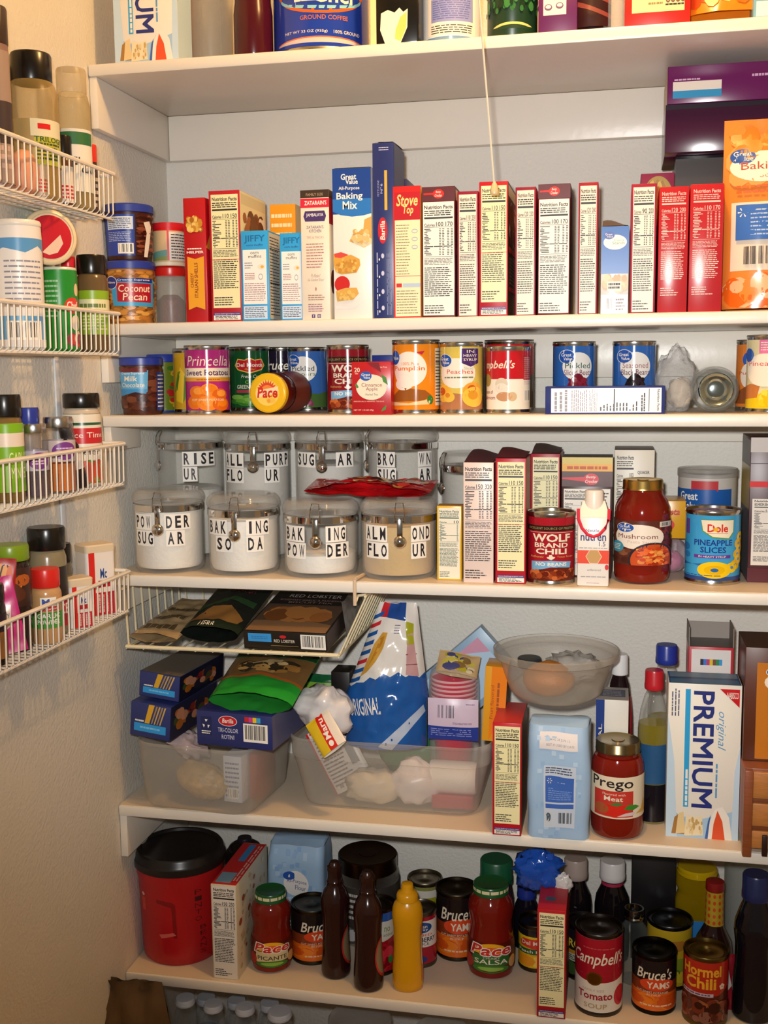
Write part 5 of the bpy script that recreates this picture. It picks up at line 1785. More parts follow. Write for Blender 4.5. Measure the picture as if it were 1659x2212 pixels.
for i in range(60):
    u, v = R_.random(), R_.random()
    b.r(max(0, u - .05), max(0, v - .02), min(1, u + .05), min(1, v + .02), M(R_.choice(('93b7de', 'b0cae6', '9abce2', 'b8d0e8')), .5), L=1 + i % 6)
b.L = 9
b.r(.06, .80, .94, .95, M('e4dcda', .5))
b.t('14:42 28 JUN 12', .3, .87, .76, .895, M('6a6a7a'), -.01)
b.t('BEST IF USED BY DATE', .22, .83, .86, .85, M('6a6a7a'), -.01)
b.r(.18, .10, .88, .66, M('c6d2e2', .5))
b.l(.22, .58, .80, .65, 3, M('3a4a6a'), 5, .45, .1)
b.r(.22, .33, .84, .56, M('3a66bc', .45))
b.l(.42, .48, .68, .54, 3, M('b8cce8'), 6, .4, .1)
b.l(.28, .35, .80, .46, 6, M('7a9ad8'), 7, .4, .1)
for i in range(6):
    t = i * math.pi / 3
    b.p([(.31 + .012 * math.cos(t), .515 + .006 * math.sin(t)), (.31 + .055 * math.cos(t - .2), .515 + .026 * math.sin(t - .2)), (.31 + .055 * math.cos(t + .2), .515 + .026 * math.sin(t + .2))], WHITE)
b.r(.22, .275, .84, .315, M('3a66bc', .45))
b.bar(.46, .12, .84, .25, 6, False)
b.r(.20, .12, .36, .24, M('c8d0da'))
b.e(.28, .19, .06, .04, M('4a5a6a'))
b.e(.28, .19, .03, .02, M('c8d0da'))
XF = (0.7554, -0.3157, 0.6874, 0.095, 0.1949)
flour('flour_bag', 'pale blue checked paper flour bag under the bowl, its back with barcode showing', XF[0], XF[1] + .038, Z5, XF[3], .074, XF[4] - .012, b, 4)
BTOP = Z5 + XF[4] + .012
# bowl
bx, bz = .745, max(BTOP, XN[2] + XN[4] + .002)
br = .103
b0, bh = bz, .975 - bz
root = empty('mixing_bowl', 'translucent plastic bowl balanced on the flour bag and the red-topped carton', 'bowl', (bx, -.222, b0))
b = B()
b.lathe([(0, .002), (.060, 0), (.068, .004), (.076, bh * .16), (.088, bh * .60), (.093, bh * .80), (.094, bh * .82), (br * .975, bh * .84), (br * .99, bh * .86), (br, bh), (br * .975, bh)], M('c8bcaa', .25, 'milky'), 56)
b.obj('bowl_body', root)
lump('bread_roll', 'round golden bun lying in the translucent bowl', 'food', (bx - .01, -.245, b0 + .008), (.085, .07, .058), M('c47a24', .5, 'powder'), 31, .08, 2.)
lump('plastic_bag', 'shiny clear bag heaped in the translucent bowl', 'bag', (bx + .03, -.215, b0 + .028), (.085, .075, bh * .95 - .03), M('a8a49e', .12), 32, .35, 3.2)
turned('jar_lid', 'small dark grey lid lying in the translucent bowl', 'lid', (bx - .045, -.200, b0 + bh * .52), [('lid', [(0, 0), (.019, 0), (.020, .002), (.020, .014), (.018, .016), (0, .016)], M('30363a', .4))])
# syrup bottle, oat packet box
x, y, z, r, h = (0.8485, -0.1209, 0.6874, 0.0227, 0.2569)
a = A()
a.r(0, .2, 1, 1, M('c02430', .3), L=0)
a.t('28', .36, .72, .62, .86, WHITE, .01)
P1 = [(0, .001), (r * .95, 0), (r, .005), (r, h * .45), (r * .94, h * .6), (r * .7, h * .80), (r * .52, h * .85), (r * .52, h * .88)]
turned('syrup_bottle', 'dark syrup bottle with a white cap behind the white oat box with blue side', 'bottle', (x, y, z), [
    ('bottle_body', P1, M('201014', .1)), ('paper_label', band(P1, h * .45, h * .72), M('a81c28', .35), a, h * .45, h * .72),
    ('cap', [(r * .56, h * .86), (r * .62, h * .865), (r * .60, h - .004), (r * .55, h), (0, h)], M('f0eeee', .3))])
b = A()
b.r(0, 0, .26, 1, M('22408c', .35))
b.t('ORIGINAL', .08, .35, .19, .80, CREAM, .01, 0, 90)
b.t('QUAKER', .36, .565, .96, .645, M('22263a'), .025)
X = (0.8372, -0.2286, 0.6874, 0.0521, 0.2063)
carton('oat_box', 'white oat box with a blue left side behind the jar of meat sauce', 'box', X, .075, M('ece6da', .4), b, top=A().r(.12, .25, .9, .8, M('3a4460')).l(.2, .3, .8, .75, 4, GREY, 3), topc=M('a8a096'), sidec=M('6a6460'))
# prego
a = A()
a.r(0, 0, 1, 1, M('e8dcc0', .35), 0)
a.t('Prego', .16, .66, .70, .97, M('2a2024', .35), .012)
a.r(.19, .04, .70, .66, M('c8382c', .35))
a.t('Flavored with', .32, .555, .60, .61, CREAM, 0)
a.t('Meat', .34, .42, .57, .535, CREAM, .015)
a.e(.48, .20, .15, .17, M('d82a1c', .3))
a.e(.30, .22, .10, .13, M('a85a30', .3))
a.p([(.40, .34), (.5, .30), (.58, .37), (.50, .40)], M('4a7a34'))
a.p([(.58, .24), (.64, .34), (.74, .32), (.8, .26), (.7, .2)], M('3a8a2c', .3))
a.p([(.5, .06), (.6, .14), (.74, .16), (.7, .07)], M('d8c8cc', .3))
a.p([(.74, .1), (.84, .2), (.9, .45), (.95, .1)], M('d8a838', .3))
sauce_jar('sauce_jar', 'jar of red meat sauce with a dark lid at the front of the tub shelf', (0.8471, -0.268, 0.6874, 0.0415, 0.1546), M('8a7a58', .25, 'metal'), .018, a, .24, .68, SAUCE, .84, .74, .84, 'e8dcc0')
# oil bottles
def bottle(name, label, X, body, cap, prof, capr, caph, labels=(), cat='bottle', grp=None):
    x, y, z, r, h = X
    hb = h - caph
    pr = [(r * a_, hb * c_) for a_, c_ in prof]
    parts = [('bottle_body', pr, body)]
    for nm, m, z0, z1, art in labels:
        parts.append((nm, band(pr, hb * z0, hb * z1), m, art, hb * z0, hb * z1))
    rc = r * capr
    parts.append(('cap', [(rc * .98, hb - .002), (rc * 1.03, hb), (rc * 1.03, hb + caph * .25), (rc, hb + caph * .3), (rc, h - .003), (rc * .93, h), (0, h)], cap))
    return turned(name, label, cat, (x, y, z), parts, None, grp)
OILP = [(0, .004), (.9, 0), (1, .015), (1, .30), (.96, .36), (1, .42), (1, .68), (.96, .74), (.84, .84), (.6, .94), (.42, .985), (.42, 1.0)]
OIL = M('c8b41a', .06, 'liquid')
CLB = M('b4b4a8', .06, 'clear')
def oil(label, X, cap, fill, labels):
    x, y, z, r, h = X
    o = bottle('oil_bottle', label, X, CLB, cap, OILP, .60, .030, labels)
    b = B()
    hb = h - .03
    pr = [(r * .985 * a_, .001 + hb * c_) for a_, c_ in OILP if c_ < fill]
    b.lathe(pr + [(prof_r([(r * .985 * a_, hb * c_) for a_, c_ in OILP], hb * fill), hb * fill), (0, hb * fill)], OIL, 40)
    b.obj('oil', o)
oil('cooking oil bottle with a blue cap behind the red-capped one', (0.9252, -0.144, 0.6874, 0.0296, 0.2819), M('24389a', .3), .62, (('paper_label', M('3a7ab8', .35), .2, .5, None),))
oil('cooking oil bottle with a red cap left of the blue and white cracker box', (0.9035, -0.2076, 0.6874, 0.0248, 0.2545), M('c8202c', .3), .74, (('bottle_base', M('14121c', .15), .02, .30, None), ('paper_label', M('2a5a88', .35), .305, .60, None)))
# cracker box
XC = (0.9792, -0.2721, 0.6874, 0.111, 0.2517)
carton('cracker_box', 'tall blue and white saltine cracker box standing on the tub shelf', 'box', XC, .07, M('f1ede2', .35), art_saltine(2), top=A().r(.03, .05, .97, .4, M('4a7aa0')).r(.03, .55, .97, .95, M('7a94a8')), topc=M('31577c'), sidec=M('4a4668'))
b = A()
b.r(.06, .84, .94, .985, M('ece4e0', .35))
for i, cc in enumerate(('1c1a30', '3a7ad8', 'c83a6a', 'e8c820', '7a4a3a', '2a8a4a', '3a9ad8')):
    b.r(.26 + i * .07, .895, .33 + i * .07, .93, M(cc))
X = (0.9944, -0.1786, 0.6874, 0.0707, 0.2885)
o = carton('cereal_box', 'opened red and white carton with flaps up behind the cracker box', 'box', X, .07, M('c82634', .35), b, topc=M('6a625c'))
k = B()
for sx in (-1, 1):
    k.box((sx * (X[3] / 2 - .0005) - .0008, .002, X[4] - .001), (sx * (X[3] / 2 - .0005) + .0008, .068, X[4] + .032), M('8a8078', .6))
k.box((-X[3] / 2 + .001, .067, X[4] - .001), (X[3] / 2 - .001, .0685, X[4] + .028), M('9a9088', .6))
k.obj('top_flap', o)
# wooden crate with the brown box on it
XW = (1.0687, -0.3316, 0.6874, 0.0667, 0.1364)
root = empty('wooden_crate', 'small reddish wooden crate at the right end of the tub shelf', 'crate', (XW[0], XW[1], Z5))
WD = M('8a4a28', .4, 'wood')
WL = M('b8783c', .4, 'wood')
w, h = XW[3], XW[4]
for sx in (-1, 1):
    b = B()
    b.box((sx * (w / 2 - .0065) - .0065, 0, 0), (sx * (w / 2 - .0065) + .0065, .014, h), WD, .0015)
    b.obj('corner_post', root)
for v0, v1 in ((.10, .30), (.36, .62), (.68, .98)):
    b = B()
    b.box((-w / 2 + .0132, .003, h * v0), (w / 2 - .0132, .011, h * v1), WL, .001)
    o = b.obj('front_slat', root)
b = B()
b.box((-w / 2, .0145, .02), (w / 2, .17, h), WD, .002)
b.obj('crate_body', root)
b = B()
b.box((-w / 2 + .028, -.003, h * .03), (-w / 2 + .036, .0025, h * .27), M('2a1410', .4), .001)
b.obj('latch', root)
b = A()
b.r(.22, .02, 1, .87, M('c8791e', .35))
b.e(.98, .70, .62, .11, M('f2e6d4', .35))
b.gv(.62, .79, .22, .045)
b.t('Instant', .50, .715, .9, .74, M('3a66b8'), -.005)
b.t('Shredded', .55, .67, 1.0, .71, M('2a52a8'), .01)
b.t('Wheat', .72, .635, 1.0, .665, M('2a52a8'), .0)
for i, s_ in enumerate(('Why', 'Great Value', 'Instant', 'if only', 'vanilla', 'it is no', 'whole', 'and ready', 'to start')):
    b.t(s_, .52, .52 - i * .035, .98, .545 - i * .035, CREAM if i != 1 else WHITE, -.005)
X = (1.0764, -0.2786, 0.6874, 0.0792, 0.3165)
zc = Z5 + XW[4] + .0008
carton('cereal_box', 'brown and orange cereal box on the wooden crate at the right frame edge', 'box', (X[0], -.285, zc, X[3], X[2] + X[4] - zc), .11, M('5c2e1c', .35), b, topc=M('4a2c20'))

# ---- the wire basket hung under the canister shelf
x0, x1, yf, yb, zf, zt = .030, .400, -.318, -.034, .972, SZ[4] - .0235
root = empty('hanging_basket', 'cream wire basket hung under the canister shelf', 'basket', (0, 0, 0))
WB = M('e4d8b4', .35)
b = B()
b.tube([(x0, yf, zf), (x1, yf, zf)], .0034, WB, 8)
b.obj('front_rail', root)
b = B()
b.tube([(x0, yb, zf), (x1, yb, zf)], .0026, WB, 6)
b.obj('back_rail', root)
b = B()
n = 12
for i in range(n + 1):
    x = x0 + (x1 - x0) * i / n
    b.tube([(x, yf, zf - .003), (x, yb, zf - .003)], .0016, WB, 5)
b.obj('floor_grille', root)
b = B()
for i in range(8):
    x = x0 + .03 + (x1 - x0 - .06) * i / 7
    b.tube([(x, yb, zf), (x, yb, zt)], .0016, WB, 5)
b.obj('back_grille', root)
for xx, lean in ((x0, -.004), (x1, .046)):
    b = B()
    for i in range(9):
        y = yf + .01 + (yb - yf - .02) * i / 8
        b.tube([(xx, y, zf), (xx + lean, y, zt)], .0018, WB, 5)
    b.tube([(xx, yf, zf), (xx, yb, zf)], .0024, WB, 6)
    b.tube([(xx + lean, yf, zt), (xx + lean, yb, zt)], .0024, WB, 6)
    b.obj('side_grille', root)
hx = (0.4295, -0.318, 1.0846)[0]
b = B()
b.tube([(hx, yf - .003, zt - .014), (hx, yf - .003, SZ[4] + .005), (hx + .001, yf + .004, SZ[4] + .005), (hx + .004, -.27, SZ[4] + .0042)], .0030, M('d8c0a4', .35), 8)
b.tube([(hx, yf - .003, zt - .012), (hx + .002, yf + .012, zt - .001), (x1 + .046, yf + .02, zt)], .0024, WB, 6)
b.obj('hook_arm', root)
zf2 = zf + .004
b = A()
b.l(.1, .1, .8, .8, 3, M('5a4a30'), 3, .4, .3)
pouch('rice_bag', 'tan plastic bag at the left end of the hanging wire basket', 'bag', (.076, -.312, zf2 + .012), .088, .21, .014, M('b49a72', .25), b, rot=(-84, 2, -3), seed=41, crumple=.0035)
b = A()
b.p([(0, .0), (1, 0), (1, .12), (0, .10)], M('1c2a1c', .2))
b.p([(.06, .12), (.3, .36), (.6, .40), (.94, .2), (.9, .12)], M('9a6a34', .3))
b.p([(.05, .3), (.5, .5), (.95, .42), (.95, .52), (.5, .58), (.05, .42)], M('2a4a2a', .2))
b.t('HERB', .3, .02, .56, .09, CREAM, .01)
b.t('FOCACCIA', .35, .68, .8, .78, M('8a3a4a', .25), .01)
b.l(.4, .86, .9, .92, 1, M('c8c8b8'), 5, .5, .1)
pouch('bread_mix_bag', 'dark green glossy bag with a loaf pictured in the hanging wire basket', 'bag', (.174, -.306, zf2 + .020), .106, .20, .030, M('1c201c', .15), b, rot=(-74, 0, -4), seed=42, crumple=.003)
b = A()
b.r(.06, .42, .34, .88, M('3a9ae0', .3))
b.l(.1, .55, .3, .75, 2, M('2a7ac0'), 3, .5, .1)
b.t('RED LOBSTER', .37, .42, .62, .58, CREAM, .0)
b.e(.48, .74, .04, .09, M('c8242c', .3))
b.r(.33, .22, .66, .25, M('8a7a3a', .3))
b.bar(.69, .12, .985, .92, 7)
t_ = A()
t_.r(.02, .02, .98, .98, M('5a4638', .35))
t_.p([(.02, .02), (.98, .02), (.98, .20), (.6, .3), (.02, .25)], M('8a6a4a', .35))
t_.food(.05, .22, .95, .62, [M('a86a34', .3), M('c08444', .3), M('7c4a20', .3), M('b87c40', .3)], 34, 6, .14, .9)
t_.r(.02, .66, .98, .98, M('1a1616', .3))
t_.t('RED LOBSTER', .2, .84, .86, .92, M('b8b0a8'), -.005)
t_.t('ROSEMARY GARLIC & PARMESAN', .12, .75, .9, .79, M('a88a80'), -.01)
t_.t('BISCUIT MIX', .25, .69, .8, .73, M('a88a80'), -.01)
X = (0.3099, -0.3156, 0.9765, 0.1441, 0.0316)
carton('biscuit_mix_box', 'black biscuit mix box lying in the hanging wire basket', 'box', X, .19, M('1c1816', .3), b, top=t_, sidec=M('3a302a'), rot=(math.radians(9), 0, math.radians(-2)))
pouch('dark_bag', 'dark grey bag at the right end of the hanging wire basket', 'bag', (.394, -.165, zf2 + .007), .16, .062, .010, M('6a6664', .3), None, rot=(-8, 0, 92), seed=44, crumple=.003)

# ================================================================= lowest shelf
Z6 = SZ[6]
# red coffee tub
x, y, z, r, h = (0.0682, -0.2104, 0.38, 0.0798, 0.1994)
root = empty('coffee_tub', 'large red plastic coffee tub with a black lid and handwriting down its side', 'tub', (x, y, z), math.degrees(math.atan2(.8412 - x, y + 2.0383)))
b = B()
hb = h - .026
pr = [(0, .002), (r * .84, 0), (r * .88, .004), (r * .90, .02), (r * .915, hb * .3), (r * .93, hb * .6), (r * .955, hb * .85), (r * .99, hb * .93), (r * .985, hb)]
b.lathe(pr, M('b81820', .3), 56)
a = A()
a.p([(.30, .72), (.42, .70), (.45, .67), (.46, .30), (.43, .30), (.42, .64), (.30, .68)], M('8c1018', .35))
a.p([(.31, .33), (.43, .36), (.45, .33), (.33, .29)], M('d86a60', .3))
a.r(.13, .55, .18, .70, M('d84a30', .35))
a.e(.155, .73, .02, .02, M('e8c8b8'))
for i, ch in enumerate('PINTO'):
    a.t(ch, .60, .76 - i * .075, .655, .81 - i * .075, M('4a0c12', .5), -.012)
for i, ch in enumerate('BEANS'):
    a.t(ch, .64, .36 - i * .068, .695, .405 - i * .068, M('4a0c12', .5), -.012)
wrapped(b, a, pr, .004, hb, 56, 0, 8)
b.obj('tub_body', root)
b = B()
b.lathe([(r * 1.0, hb - .004), (r * 1.035, hb - .002), (r * 1.04, hb + .010), (r * 1.0, hb + .014), (r * .99, h - .004), (r * .95, h), (r * .88, h), (r * .85, h - .004), (0, h - .004)], M('1a1718', .3), 56)
b.obj('lid', root)
# cereal carton
b = A()
b.r(.05, .01, .97, .985, M('e8e0d4', .4))
b.nut(.06, .02, .96, .98, INK, ('150', '250'), 51)
t_ = A()
t_.r(.1, .05, .7, .28, M('7aa0b8'))
t_.r(.35, .55, .62, .95, M('3a8ac8', .35))
t_.l(.72, .1, .95, .95, 2, M('e8b0a8'), 3, .5, .1, vert=True)
s_ = A()
s_.food(.02, .02, .98, .98, [M('d0bc98', .4), M('c4ae88', .4), M('d8c8a8', .4), M('a8503a', .4), M('e0d0b0', .4)], 60, 7, .035, .8)
carton('cereal_box', 'tall pale cereal carton with a red top right of the red coffee tub', 'box', (0.1843, -0.3019, 0.38, 0.0458, 0.173), .175, M('d8ccb0', .4), b, s_, t_, topc=M('c82a2c'), rz=0)
x, y, z, r, h = (0.1451, -0.0749, 0.38, 0.0387, 0.16)
bottle('soy_bottle', 'dark round-shouldered bottle with a black top behind the pale cereal carton', (x, y, z, r, min(h, .272)), M('1c1614', .08), M('24202a', .3), [(0, .004), (.92, 0), (1, .02), (1, .66), (.99, .78), (.92, .88), (.74, .955), (.5, .99), (.34, 1.0)], .36, .008, (('paper_label', M('a8643c', .4), .1, .5, None),))
b = A()
R_ = random.Random(9)
for i in range(60):
    u, v = R_.random(), R_.random()
    b.r(max(0, u - .05), max(0, v - .025), min(1, u + .05), min(1, v + .025), M(R_.choice(('8fb4de', 'a8c8e8', '88b0de', 'b4cee8')), .5), L=1 + i % 6)
b.L = 9
b.e(.55, .60, .30, .14, M('f0ece8', .5))
b.e(.38, .68, .15, .05, M('2456b0', .5))
b.t('All-Purpose', .32, .59, .80, .645, M('4a4a90'), 0)
b.t('Flour', .52, .53, .78, .58, M('4a4a90'), 0)
b.l(.3, .40, .85, .45, 2, M('e0e8f4'), 4, .5, .1)
b.r(.25, .08, .98, .36, M('dcdcdc', .5))
b.l(.28, .1, .95, .34, 6, M('7a7a7a'), 5, .4, .1)
X = (0.2621, -0.1386, 0.38, 0.1042, 0.175)
flour('flour_bag', 'blue checked flour bag with a white oval on the lowest shelf', X[0], X[1] + .045, Z6, X[3], .085, min(X[4], .262), b, 8)

def pace(label, X, art):
    la = A()
    la.l(.05, .1, .95, .9, 1, M('e8e0b0'), 3, .7, .0)
    x, y, z, r, h = X
    hb = h - .017
    pr = [(0, .002), (r * .78, 0), (r * .93, .004), (r, .018), (r, h * .32), (r * .955, h * .42), (r * .885, h * .54), (r * .89, h * .60), (r * .955, h * .70), (r * .96, h * .76), (r * .88, h * .83), (r * .72, h * .885), (r * .70, hb), (r * .7, hb + .003)]
    lr = r * .745
    lid = [(lr * .97, hb), (lr * 1.02, hb + .001), (lr * 1.02, hb + .003), (lr, hb + .004), (lr, h - .002), (lr * .95, h), (lr * .9, h - .0008), (0, h - .0008)]
    o = turned('salsa_jar', label, 'jar', (x, y, z), [('jar_body', pr, M('7c1a10', .08)), ('lid', lid, M('1a5a2c', .25), la, hb + .0045, h - .0025), ('paper_label', band(pr, .09 * h, .42 * h), M('5a1810', .3), art, .09 * h, .42 * h)], None, 'green-lidded salsa jars')
    return o
def art_pace(lower, txt):
    a = A()
    a.e(.5, .66, .24, .34, M('f0b020', .3), a0=0, a1=180)
    a.e(.5, .66, .16, .22, M('e8641c', .3), a0=0, a1=180)
    a.p([(.22, .20), (.78, .26), (.76, .68), (.24, .62)], lower)
    a.e(.5, .14, .26, .13, M('3a7a24', .3))
    a.e(.5, .15, .18, .07, M('8cb848', .3))
    a.e(.16, .30, .09, .22, M('b0201c', .3))
    a.e(.84, .30, .08, .20, M('d8a86a', .3))
    a.t('Pace', .19, .57, .81, .97, WHITE, .055, .15)
    a.t('Pace', .21, .60, .79, .94, M('d02a24', .3), .02, .15)
    a.t(txt, .27, .31, .74, .47, M('3a2a1c') if txt == 'PICANTE' else CREAM, .01)
    if txt == 'SALSA':
        a.t('CHUNKY', .40, .49, .62, .56, CREAM, -.005)
    return a
pace('salsa jar with a green lid and a picante label, left one on the lowest shelf', (0.2485, -0.2382, 0.38, 0.0368, 0.1408), art_pace(M('d8c898', .3), 'PICANTE'))
pace('salsa jar with a green lid and a green chunky salsa label', (0.6338, -0.1821, 0.38, 0.0416, 0.162), art_pace(M('2a6a2c', .3), 'SALSA'))
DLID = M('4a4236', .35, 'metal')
def art_yam(shift=0.):
    a = A()
    a.r(0, .58, 1, 1, M('1c1618', .3), 0)
    a.r(0, .0, 1, .36, M('e86a1c', .3), 0)
    a.food(0, .0, 1, .34, [M('f0801c', .3), M('d8561a', .3), M('e87420', .3)], 24, 4, .14, .6)
    a.e(.55 + shift, .53, .26, .13, M('e04a24', .3))
    a.t('Bruce\'s', .24 + shift, .63, .78 + shift, .85, CREAM, .012, .25)
    a.t('YAMS', .40 + shift, .455, .74 + shift, .585, CREAM, .025)
    a.t('CUT SWEET POTATOES', .24 + shift, .355, .72 + shift, .395, CREAM, 0)
    a.t('IN SYRUP', .40 + shift, .305, .60 + shift, .34, CREAM, 0)
    a.l(.3 + shift, .08, .8 + shift, .14, 1, M('f0c8a0'), 4, .5, .1)
    return a
GY = 'yam cans on the lowest shelf'
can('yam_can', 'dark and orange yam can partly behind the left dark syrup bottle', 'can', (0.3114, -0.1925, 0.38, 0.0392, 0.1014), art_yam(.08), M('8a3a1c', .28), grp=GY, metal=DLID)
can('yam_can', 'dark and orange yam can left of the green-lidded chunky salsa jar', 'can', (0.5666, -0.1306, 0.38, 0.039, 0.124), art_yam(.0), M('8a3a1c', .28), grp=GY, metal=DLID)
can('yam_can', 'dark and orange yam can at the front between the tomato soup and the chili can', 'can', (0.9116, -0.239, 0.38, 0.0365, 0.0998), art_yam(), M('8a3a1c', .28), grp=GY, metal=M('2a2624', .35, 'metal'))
# chocolate syrup bottles
SYR = M('2c1210', .16)
SP = [(0, .003), (.86, 0), (.96, .012), (1, .04), (.98, .14), (.90, .30), (.86, .45), (.90, .58), (.97, .68), (.94, .74), (.74, .815), (.56, .85), (.52, .88), (.56, .895), (.50, .91), (.46, .94), (.46, 1.0)]
for lab, X in (('dark brown squeeze syrup bottle, the left and farther of two', (0.3683, -0.2456, 0.38, 0.0258, 0.2065)), ('dark brown squeeze syrup bottle just left of the mustard bottle', (0.4336, -0.2744, 0.38, 0.0261, 0.2077))):
    x, y, z, r, h = X
    a = A()
    a.e(.5, .5, .46, .48, M('b82a24', .3))
    a.e(.5, .5, .40, .42, M('8a7a5c', .35))
    pr = [(r * p_, h * .93 * q_) for p_, q_ in SP]
    root = empty('syrup_bottle', lab, 'bottle', (x, y, z), 30, 'dark brown squeeze syrup bottles')
    b = B()
    b.lathe(pr, SYR, 40)
    b.obj('bottle_body', root)
    b = B()
    fn0 = wrap_fn(pr, h * .10, h * .46, 180)
    rot_ = Matrix.Rotation(math.radians(62), 3, 'Z')
    b.art(a, lambda u, v, k: rot_ @ fn0(u * .62 + .19, v, k), 14, 8, base=4e-4)
    b.obj('paper_label', root)
    b = B()
    ht = h * .93
    b.lathe([(r * .50, ht - .002), (r * .52, ht), (r * .50, ht + .006), (r * .40, ht + .008), (r * .36, h - .003), (r * .28, h), (0, h)], M('30160f', .25), 28)
    b.obj('nozzle', root)
# jar with bronze lid
x, y, z, r, h = (0.3954, -0.1045, 0.38, 0.0591, 0.1626)
sauce_jar('glass_jar', 'big clear jar with a bronze lid behind the dark syrup bottles', (x, y, z, r, min(h, .270)), M('4a3624', .3, 'metal'), .045, A().l(.2, .2, .4, .9, 5, M('c8c4c0'), 3, .5, .1), .25, .72, M('b8b4ac', .06, 'clear'), .86, .90, .93, '3a3632')
b = A()
b.l(.30, .05, .70, .95, 1, M('d8d4d8'), 4, .8, .0, vert=True)
b.r(.22, .06, .78, .22, M('d8d4d8'))
carton('spice_box', 'narrow black box with white upright print between the syrup bottles', 'box', (0.3713, -0.1436, 0.38, 0.0246, 0.1121), .03, M('1a1820', .35), b)
a = A()
a.r(0, .86, 1, 1, M('2a5aa8', .3))
a.r(0, .52, 1, .86, M('d8d4c8', .3))
a.t('no', .62, .68, .74, .76, M('5a8a4a'), 0)
a.t('added', .60, .60, .80, .66, M('5a8a4a'), 0)
a.p([(0, .5), (.6, .52), (.9, .6), (1, .55), (1, 0), (0, 0)], M('a81820', .3))
a.food(.1, .02, .95, .5, [M('b81c28', .28), M('8a1018', .28), M('d83040', .28)], 40, 5, .13)
a.e(.74, .2, .05, .07, M('2a8a3a'))
can('cherry_can', 'red and white cherry can between the right dark syrup bottle and the mustard', 'can', (0.4386, -0.2131, 0.38, 0.0311, 0.1225), a, M('a81820', .28), rz=10, metal=DLID)
# mustard
x, y, z, r, h = (0.5008, -0.2656, 0.38, 0.0264, 0.1892)
MU = M('d89a0c', .25)
root = empty('mustard_bottle', 'yellow squeeze mustard bottle at the front of the lowest shelf', 'bottle', (x, y, z), 12)
MP = [(0, .003), (.88, 0), (.97, .015), (1, .05), (.99, .20), (.93, .30), (.90, .45), (.92, .58), (.99, .66), (1, .71), (.97, .76), (.86, .81), (.70, .835), (.68, .84)]
b = B()
b.lathe([(r * p_, h * q_) for p_, q_ in MP], MU, 40, sx=1., sy=.8)
b.obj('bottle_body', root)
b = B()
b.lathe([(r * p_, h * q_) for p_, q_ in ((.66, .835), (.70, .84), (.70, .885), (.62, .91), (.44, .925), (.40, .94), (.40, .965), (.36, .99), (.2, 1.0), (0, 1.0))], M('e0a010', .25), 36)
b.obj('cap', root)
b = B()
fn0 = wrap_fn([(r * p_, h * q_) for p_, q_ in MP], h * .08, h * .62, 180, 0, 1., .8)
rot_ = Matrix.Rotation(math.radians(80), 3, 'Z')
a = A()
a.r(0, 0, 1, 1, M('c0702c', .3))
a.r(.2, .3, .9, .8, M('d8c8a8', .3))
b.art(a, lambda u, v, k: fn0(.84 + .14 * u, v, k), 10, 8, base=4e-4)
b.obj('paper_label', root)
# cans behind
a = A()
a.r(0, .76, 1, .93, M('d8d4c8', .3))
a.r(0, .54, 1, .78, M('a8a02a', .3))
a.t('SWEET HARVEST', .22, .61, .86, .70, M('3a3a1c'), .01)
a.r(0, .0, 1, .54, M('6a7a3a', .3))
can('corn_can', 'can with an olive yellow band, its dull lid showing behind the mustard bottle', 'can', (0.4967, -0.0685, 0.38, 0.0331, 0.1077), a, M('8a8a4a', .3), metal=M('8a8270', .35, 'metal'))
a = A()
a.r(0, .36, 1, .92, M('e4ded4', .3))
a.e(.5, .78, .24, .12, M('1c4a8a', .3))
a.t('Ocean', .34, .77, .64, .84, WHITE, .0)
a.t('Spray', .36, .70, .66, .765, WHITE, .0)
a.t('JELLIED', .30, .58, .74, .645, M('d8402c'), .01)
a.t('CRANBERRY', .18, .475, .84, .57, M('2a2a4a'), .02)
a.t('SAUCE', .36, .40, .68, .46, M('2a2a4a'), .0)
a.e(.52, .10, .12, .07, M('2a3a8a', .3))
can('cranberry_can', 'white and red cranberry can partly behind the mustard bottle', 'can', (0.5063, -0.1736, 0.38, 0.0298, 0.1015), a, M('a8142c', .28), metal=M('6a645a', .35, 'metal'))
# green capped jar, blue bag, dark bottle
x, y, z, r, h = (0.6335, -0.0915, 0.38, 0.0321, 0.1647)
bottle('dressing_jar', 'jar with a ribbed dark green cap behind the chunky salsa jar', (x, y, z, r, min(h, .268)), M('3a2a1c', .12), M('14583a', .35), [(0, .003), (.92, 0), (1, .02), (1, .75), (.9, .9), (.84, 1)], .92, .042)
x, y, z, r, h = (0.6882, -0.0859, 0.38, 0.0227, 0.1189)
bottle('sauce_bottle', 'dark sauce bottle with a blue neck behind the yellow-banded can', (x, y, z, r, h), M('15121c', .08), M('22348c', .3), [(0, .003), (.92, 0), (1, .02), (1, .70), (.9, .84), (.7, .95), (.62, 1)], .74, .024)
bx, by, bz = 0.7245, -0.2, 0.5591
root = empty('snack_bag', 'crumpled shiny blue bag resting on the tall red carton', 'bag', (bx, -.215, bz), 0)
lump('bag_body', None, None, (0, 0, -.002), (.078, .05, .066), M('1a50b4', .1, 'film'), 52, .40, 3.0, rot=(0, -12, 0), parent=root)
o = lump('torn_corner', None, None, (.036, -.012, -.004), (.030, .018, .034), M('d8d4d0', .3, 'film'), 53, .35, 3.0, parent=root)
a = A()
a.r(0, .82, 1, 1, M('1a1820', .3))
a.r(0, .70, 1, .82, M('e8c41c', .3))
a.p([(.2, .56), (.18, .66), (.25, .76), (.75, .76), (.84, .66), (.8, .56), (.5, .50)], M('d83a2c', .3))
a.t('Del Monte', .22, .60, .80, .71, CREAM, .015)
a.r(0, .36, 1, .50, M('1f5a2a', .3))
a.t('Peach Halves', .14, .39, .86, .47, CREAM, .01)
